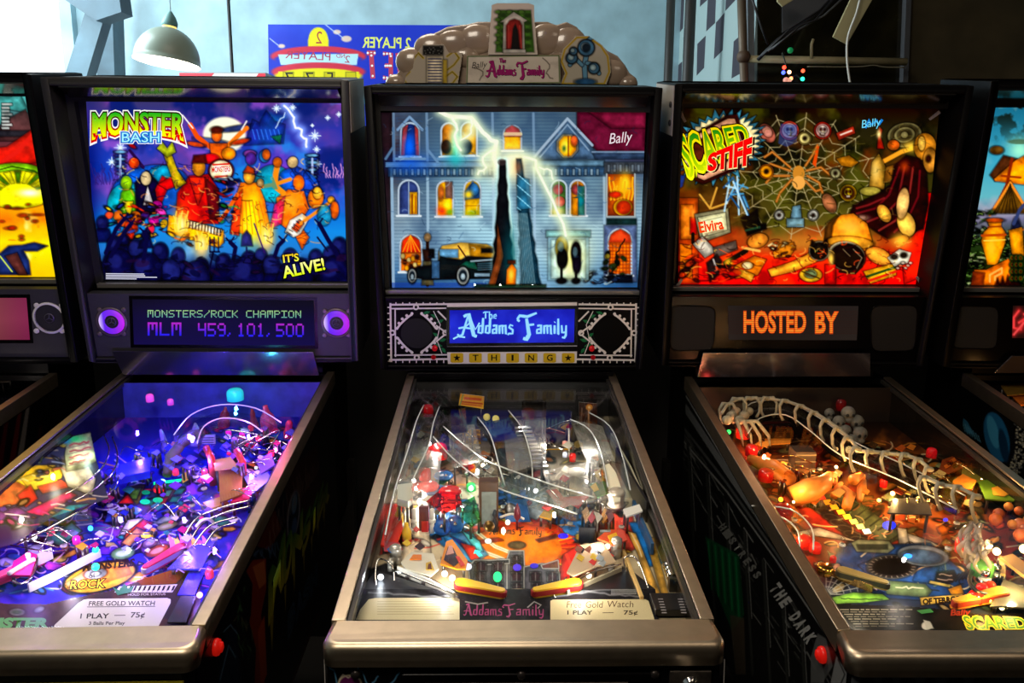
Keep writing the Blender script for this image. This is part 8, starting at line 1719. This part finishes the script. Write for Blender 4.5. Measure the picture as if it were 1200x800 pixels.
# front of the left machine
b = MB(); b.box(-.27, .27, .0085, .0115, m.zl - .062, m.zl - .048); b.build('yellow_stripe', mat('yellow_stripe', '#b8a81c', .4), m.root)
b = MB(); b.box(-.2, .215, .002, .0115, .52, m.zl - .075); b.build('coin_door', M_BLKP, m.root, bevel=.006); b = MB(); b.lathe([(.009, 0), (.009, .006), (.004, .01)], (.245, .012, m.zl - .075), (0, -1, 0), 14); b.build('start_button', M_CHROME, m.root)

# Scared Stiff, left side: grey ink drawn panels
m = M3; a = m.sideart(-1, .02, 1.16, .50, res=1.4, bg='#0b0b0b')
for off, w_, c_ in ((0, 7, '#5a5c5c'), (9, 3, '#3a3c3c'), (15, 2, '#6a6c6a'), (-5, 1.5, '#8a8c8a')):
    a.line([(798 - off * .6, 470 + off * 2.2), (852, 552 + off * 1.6), (910, 636 + off * 1.4), (966, 722 + off * 1.2), (1010, 790 + off)], w_, c_, .9)
for k in range(150):
    t = rnd.random(); x, y = 790 + 190 * t, 480 + 290 * t + rnd.uniform(10, 120) * (.4 + t); ln = rnd.uniform(6, 26); a.line([(x, y), (x + ln * .55, y + ln * rnd.uniform(.7, 1.1))], rnd.choice([.8, 1, 1.6]), rnd.choice(['#4a4c4a', '#2c2e2c', '#6a6c6a', '#1c1e1c']), .8)
for k in range(8): x = 806 + k * 22; a.line([(x, 520 + k * 34), (x + 6, 620 + k * 34), (x + 10, 700 + k * 30)], 3, '#1e201e'); a.line([(x + 3, 522 + k * 34), (x + 9, 622 + k * 34)], 1, '#5a5c5a')
a.poly([(826, 628), (866, 650), (872, 720), (858, 740), (838, 690)], '#0a3a20', .9)
for k in range(10): a.line([(830 + k * 4, 634 + k * 2.4), (834 + k * 4, 690 + k * 4)], 2, ['#0c5a30', '#062414'][k % 2], .8)
for k, ch in enumerate('MISTRESS'): a.text(ch, 842 + k * 5.8, 618 + k * 8, 8.5, 4.8, '#585a58', 54, off=.05)
for k, ch in enumerate('THE DARK'):
    if ch != ' ': a.text(ch, 902 + k * 5.8, 690 + k * 8.4, 13, 5.8, '#868886', 55, off=.06)
a.poly([(958, 742), (968, 748), (976, 780), (964, 800), (950, 800), (950, 770)], '#4a4c4c', .9); a.poly([(980, 768), (998, 796), (992, 806), (972, 806)], '#6a6c6c', .9); a.line([(982, 772), (990, 790), (984, 804)], 1.2, '#0c0c0c'); a.poly([(855, 720), (872, 724), (874, 790), (862, 790)], '#3a3226', .8)
a.build('side_art', SIDEP, m.root)
b = MB(); b.box(-.2, .2, .002, .0115, .52, m.zl - .07); b.build('coin_door', M_BLKP, m.root, bevel=.006)
a = Art([tuple(m.px((x, .0125, z))) for x, z in ((-.283, m.zl - .036), (.283, m.zl - .036), (.283, m.zl - .2), (-.283, m.zl - .2))], lambda x, y: m.hitl(x, y, (0, .0112, 0), (0, 1, 0)), (0, -1, 0), res=1.2, bg='#4a4e52')
a.painterly(8, .9)
for x in (1016, 1040, 1064, 1090, 1120, 1150): a.ell(x, 799, rnd.uniform(5, 10), 6, '#1a1a1c')
a.line([(1008, 790), (1200, 792)], 1.5, '#8a8e90'); a.build('front_art', SIDEP, m.root)

# sea scene flank of the rightmost machine, dark flank of the leftmost
m = MR; a = m.sideart(-1, .02, 1.16, .50, res=1.4, bg='#070708')
a.ell(1172, 514, 18, 34, '#0c0c10', -10); a.ell(1168, 512, 14, 30, '#1c5a84', -14); a.ell(1164, 506, 6, 20, '#3a8ab0', -14); a.ell(1176, 522, 5, 20, '#0c2c48', -10); a.poly([(1127, 488), (1134, 494), (1142, 510), (1132, 506)], '#2a6484')
for k in range(7): a.line([(1128 + k * 3, 494 + k * 2.6), (1131 + k * 3, 506 + k * 2)], 1, '#5a9ab0')
for k in range(360): t = rnd.uniform(-1.8, 1.2); q = rnd.uniform(1.15, 1.9); a.ell(1172 + 16 * q * math.cos(t), 514 + 34 * q * math.sin(t), .9, .9, ['#c8c0a0', '#6a6a6a', '#a8a898'][k % 3], 0, .8)
a.build('side_art', SIDEP, m.root)
m = ML; a = m.sideart(1, .02, 1.16, .50, res=1.4, bg='#060606')
for k, (x, y, c_) in enumerate(((32, 470, '#6a6460'), (24, 466, '#4a0e0e'), (8, 480, '#3a0a0c'), (46, 500, '#2c0a0a'))): a.poly([(x, y), (x + 4, y - 3), (x - 8, y + 90), (x - 16, y + 90)], c_, .8)
a.build('side_art', SIDEP, m.root)
# middle machine: flanks, front art, coin door, plunger housing
m = M2
for sx in (-1, 1):
    a = m.sideart(sx, .02, 1.16, .50, res=2, bg='#070607')
    if sx < 0:
        a.poly([(450, 441), (480, 441), (472, 456)], '#a01410')
        for k in range(40): x, y = rnd.uniform(436, 470), rnd.uniform(455, 520); a.line([(x, y), (x + 1, y + rnd.uniform(8, 30))], 1, ['#2a2422', '#3c1414', '#4a4440'][k % 3], .7)
    a.build('side_art', SIDEP, m.root)
fq = [tuple(m.px((x, .0125, z))) for x, z in ((-.284, m.zl - .03), (.284, m.zl - .03), (.284, m.zl - .14), (-.284, m.zl - .14))]
a = Art(fq, lambda x, y: m.hitl(x, y, (0, .0112, 0), (0, 1, 0)), (0, -1, 0), res=.9, bg='#08070a')
for pts in ([(391, 774), (386, 781), (392, 787), (394, 796), (398, 804)], [(417, 774), (420, 784), (426, 790), (432, 802)], [(443, 792), (440, 797), (436, 802)], [(468, 788), (462, 797), (456, 804)]): a.zig(pts, 3, 1.6, 1.6, '#5a98c0', len(pts))
a.ell(410, 800, 14, 10, '#e8d8b0'); a.ell(410, 801, 12, 9, '#6a1c5a'); a.line([(398, 796), (402, 790), (408, 794), (414, 790), (422, 796)], 1.6, '#e8d8c0')
a.gline([(380, 772), (381, 806)], 1, '#a8a4a0'); a.gline([(849, 772), (848, 806)], 1, '#a8a4a0'); a.build('front_art', SIDEP, m.root)
P_ = lambda x, y, d=0.: m.hitl(np.array(float(x)), np.array(float(y)), (0, .011 - d, 0), (0, 1, 0))
A, B_ = P_(470, 787), P_(765, 787); b = MB(); b.box(A[0], B_[0], .004, .0115, A[2] - .16, A[2]); o = b.build('coin_door', M_BLKG, m.root, bevel=.004) if 'M_BLKG' in globals() else b.build('coin_door', M_BLACKG, m.root, bevel=.004)
A, B_ = P_(498, 797), P_(735, 797); b = MB(); b.box(A[0], B_[0], .002, .0045, A[2] - .14, A[2]); b.build('door_plate', mat('scuffed_plate', '#8a8078', .4, .7, noise=.5, nscale=50), o)
for x in (417, 611, 767): b = MB(); p = P_(x, 789 + (x == 611) * 1, .002); b.lathe([(.0075, 0), (.0075, .003), (.005, .006), (.001, .007)], p, (0, -1, 0), 14); b.build('carriage_bolt', mat('bolt_dark', '#3a3432', .35, .7), m.root)
A, B_ = P_(784, 783), P_(833, 783); b = MB(); b.box(A[0], B_[0], .0035, .0115, A[2] - .07, A[2]); o = b.build('plunger_housing', mat('worn_plate', '#5a524a', .45, .8, noise=.5, nscale=80), m.root, bevel=.002)
b = MB(); p = P_(809, 800, .004); b.lathe([(.013, 0), (.013, .004), (.008, .006), (.008, .02), (.012, .03), (.012, .04), (.004, .046)], p, (0, -1, 0), 18); b.build('plunger_knob', M_CHROME, o)

# topper: moulded cloud with an arched window piece and name plate
m = M2; d_t = .10; tw = m.bbp(d_t)
t = empty('pinball_topper', tuple(m.world(m.BB(0, m.hh, .10)))); t.rotation_euler = (0, 0, m.yaw); tag(t, 'taupe cloud shaped topper with The Addams Family plate standing on the middle backbox', 'topper')
T0 = m.BB(0, m.hh, .10); tp = lambda x, y, d=0.: m.hitl(np.array(float(x)), np.array(float(y)), np.array(T0) + np.array([0, -d, 0]), (0, 1, 0)) - T0
TA = mat('taupe_plastic', '#8c7a6a', .22, coat=.5, noise=.12, nscale=25)
out = [(452, 101), (455, 92), (463, 88), (470, 78), (470, 68), (480, 56), (492, 52), (498, 42), (512, 36), (524, 30), (538, 28), (548, 27), (560, 22), (572, 24), (590, 18), (614, 18), (628, 19), (642, 22), (652, 28), (664, 24), (676, 30), (684, 40), (690, 44), (704, 50), (712, 58), (724, 64), (732, 74), (738, 84), (746, 90), (748, 101)]
up0 = lambda v: np.array([v[0], v[1], max(v[2], v[1] * .122 + .003)])
b = MB(); b.prism([up0(tp(x, max(y, 24) + 1.5)) for x, y in out[:-1]] + [up0(tp(748, 103))], (0, .05, .0066)); b.build('cloud_body', TA, t, bevel=.004)
for x, y, rx, ry in ((464, 98, 15, 13), (482, 72, 22, 19), (506, 56, 25, 19), (532, 50, 26, 18), (560, 46, 28, 21), (640, 46, 26, 22), (666, 52, 26, 24), (692, 68, 25, 20), (716, 86, 24, 20), (736, 98, 14, 12), (486, 92, 20, 14), (545, 66, 22, 16), (655, 74, 20, 18), (506, 78, 20, 16), (680, 84, 20, 18), (526, 72, 18, 16)):
    b = MB(); c_ = tp(x, y); k = .00188; n0 = len(b.v); b.ball(c_ + np.array([0, .006, 0]), (rx * k, .017, ry * k), 18, 10); b.v[n0:] = [tuple(up0(np.array(v))) for v in b.v[n0:]]; b.build('cloud_puff', TA, t)
def tart(q, d, name, fn, bg, clip=None, res=.8):
    
    def pl(x, y):
        P = m.hitl(x, y, np.array(T0) + np.array([0, -d, 0]), (0, 1, 0)) - T0; P[..., 2] = np.maximum(P[..., 2], .004); return P
    a = Art(q, pl, (0, -1, 0), res=res, bg=bg, clip=clip); fn(a); o = a.build(name, PRINT, t)
    P = clip or q; b = MB(); b.prism([pl(np.array(float(x)), np.array(float(y))) + np.array([0, .0006, 0]) for x, y in P], (0, .024, 0)); b.build('moulded_back', mat('topper_cream', '#b8ac9c', .3, coat=.4), o)
def f1(a):
    a.painterly(8, .5, .4)
    for pts in ([(480, 84), (472, 92), (478, 100)], [(524, 66), (532, 60), (538, 68), (532, 76), (524, 82)], [(522, 90), (530, 84), (536, 90), (530, 98)], [(484, 70), (490, 62), (496, 68)]): a.line(pts, 2.4, '#c8a820'); a.line(pts, 1, '#4a4020')
    a.rect(496, 54, 519, 64, '#161412'); [a.ell(rnd.uniform(497, 518), rnd.uniform(55, 63), .8, .8, '#8a8880') for k in range(20)]
    a.rect(500, 66, 519, 101, '#d8c8a8'); [a.line([(502, 69 + k * 3.4), (517, 69 + k * 3.4)], 1.5, '#2c3058') for k in range(9)]; a.rect(519, 70, 524, 101, '#c8a420', .8)
cl1 = [(474, 101), (476, 88), (484, 80), (486, 66), (496, 52), (520, 52), (526, 62), (542, 62), (540, 76), (536, 101)]
tart([(470, 50), (544, 50), (544, 102), (470, 102)], .020, 'left_scene', f1, '#a89c8c', cl1)
def f2(a):
    a.painterly(8, .5, .4); P = [(659, 98), (664, 86), (658, 72), (662, 58), (676, 44), (690, 44), (704, 54), (712, 66), (714, 84), (708, 98), (659, 98)]; a.line(P, 2, '#a88818')
    for pts, w_ in (([(686, 96), (685, 76), (688, 60)], 5), ([(682, 76), (674, 68), (668, 76)], 4), ([(688, 74), (698, 76), (702, 86)], 4), ([(686, 50), (698, 40)], 4)): a.line(pts, w_ + 1.6, '#10141c'); a.line(pts, w_, '#5a8aa8')
    for x, y, r in ((687, 56, 9), (670, 68, 6), (696, 80, 6), (672, 60, 4), (700, 40, 5)): a.ell(x, y, r + 1, r + 1, '#10141c'); a.ell(x, y, r, r, '#4a80a8'); a.ell(x - 1, y - 1, r * .55, r * .55, '#b0d0dc'); 
    a.ell(687, 56, 4.5, 5, '#182838'); a.ell(686, 96, 12, 4, '#24507a')
cl2 = [(657, 100), (662, 86), (656, 72), (660, 57), (676, 42), (690, 42), (706, 53), (714, 66), (716, 84), (710, 100)]
tart([(654, 40), (718, 40), (718, 101), (654, 101)], .020, 'right_scene', f2, '#a8a090', cl2)
def f3(a):
    a.painterly(8, .35, .3); a.poly([(581, 61), (584, 12), (622, 12), (626, 61)], '#3c6a1c'); 
    for k in range(30): a.ell(583 + (k * 7) % 42, 14 + (k // 6) * 9 + (k % 2) * 4, 3, 2, ['#5a8a2c', '#2a4a14'][k % 2])
    a.poly([(589, 61), (590, 26), (586, 26), (602, 14), (618, 24), (614, 26), (615, 61)], '#c8c0b4'); a.poly([(593, 58), (593, 30), (597, 24), (603, 22), (609, 24), (612, 30), (612, 58)], '#8a1c18'); a.poly([(599, 58), (601, 34), (604, 28), (607, 36), (609, 58)], '#141010'); a.line([(596, 30), (596, 56)], 1, '#c04038'); a.line([(609, 30), (611, 56)], 1, '#c04038'); a.rect(590, 58, 616, 62, '#d8d0c4')
cl3 = [(572, 64), (576, 12), (576, 6), (582, 4), (620, 4), (626, 6), (626, 20), (630, 64)]
tart([(570, 3), (632, 3), (632, 66), (570, 66)], .034, 'window_piece', f3, '#c0b4a4', cl3, .7)
def f4(a):
    a.cloud('#a89c90', 10, 3, .5, .8, .5)
    for pts in ([(636, 68), (644, 76), (640, 86), (648, 92)], [(556, 80), (566, 84), (562, 94)]): a.zig(pts, 3, 1.5, 1, '#4a4038', 4)
    for dx, dy, c_ in ((.6, .6, '#241c2c'), (0, 0, '#9a1c68')):
        a.gothic('A', 569 + dx, 90 + dy, 15, 14, c_, bold=.5); a.gothic('ddams', 582 + dx, 88 + dy, 10, 23, c_, bold=.5); a.gothic('F', 608 + dx, 90 + dy, 15, 11, c_, bold=.5); a.gothic('amily', 617 + dx, 88 + dy, 10, 21, c_, bold=.5); a.gothic('The', 585 + dx, 73.5 + dy, 5, 8, c_, bold=.3)
    a.text('Bally', 553, 80, 7, 17, '#3a3434', -4, shear=.25)
    a.line([(548, 66), (655, 65), (656, 97), (547, 98), (548, 66)], 1.5, '#4a5a30')
tart([(547, 65), (656, 64.5), (657, 98), (546, 99)], .030, 'name_plate', f4, '#c8bcae')
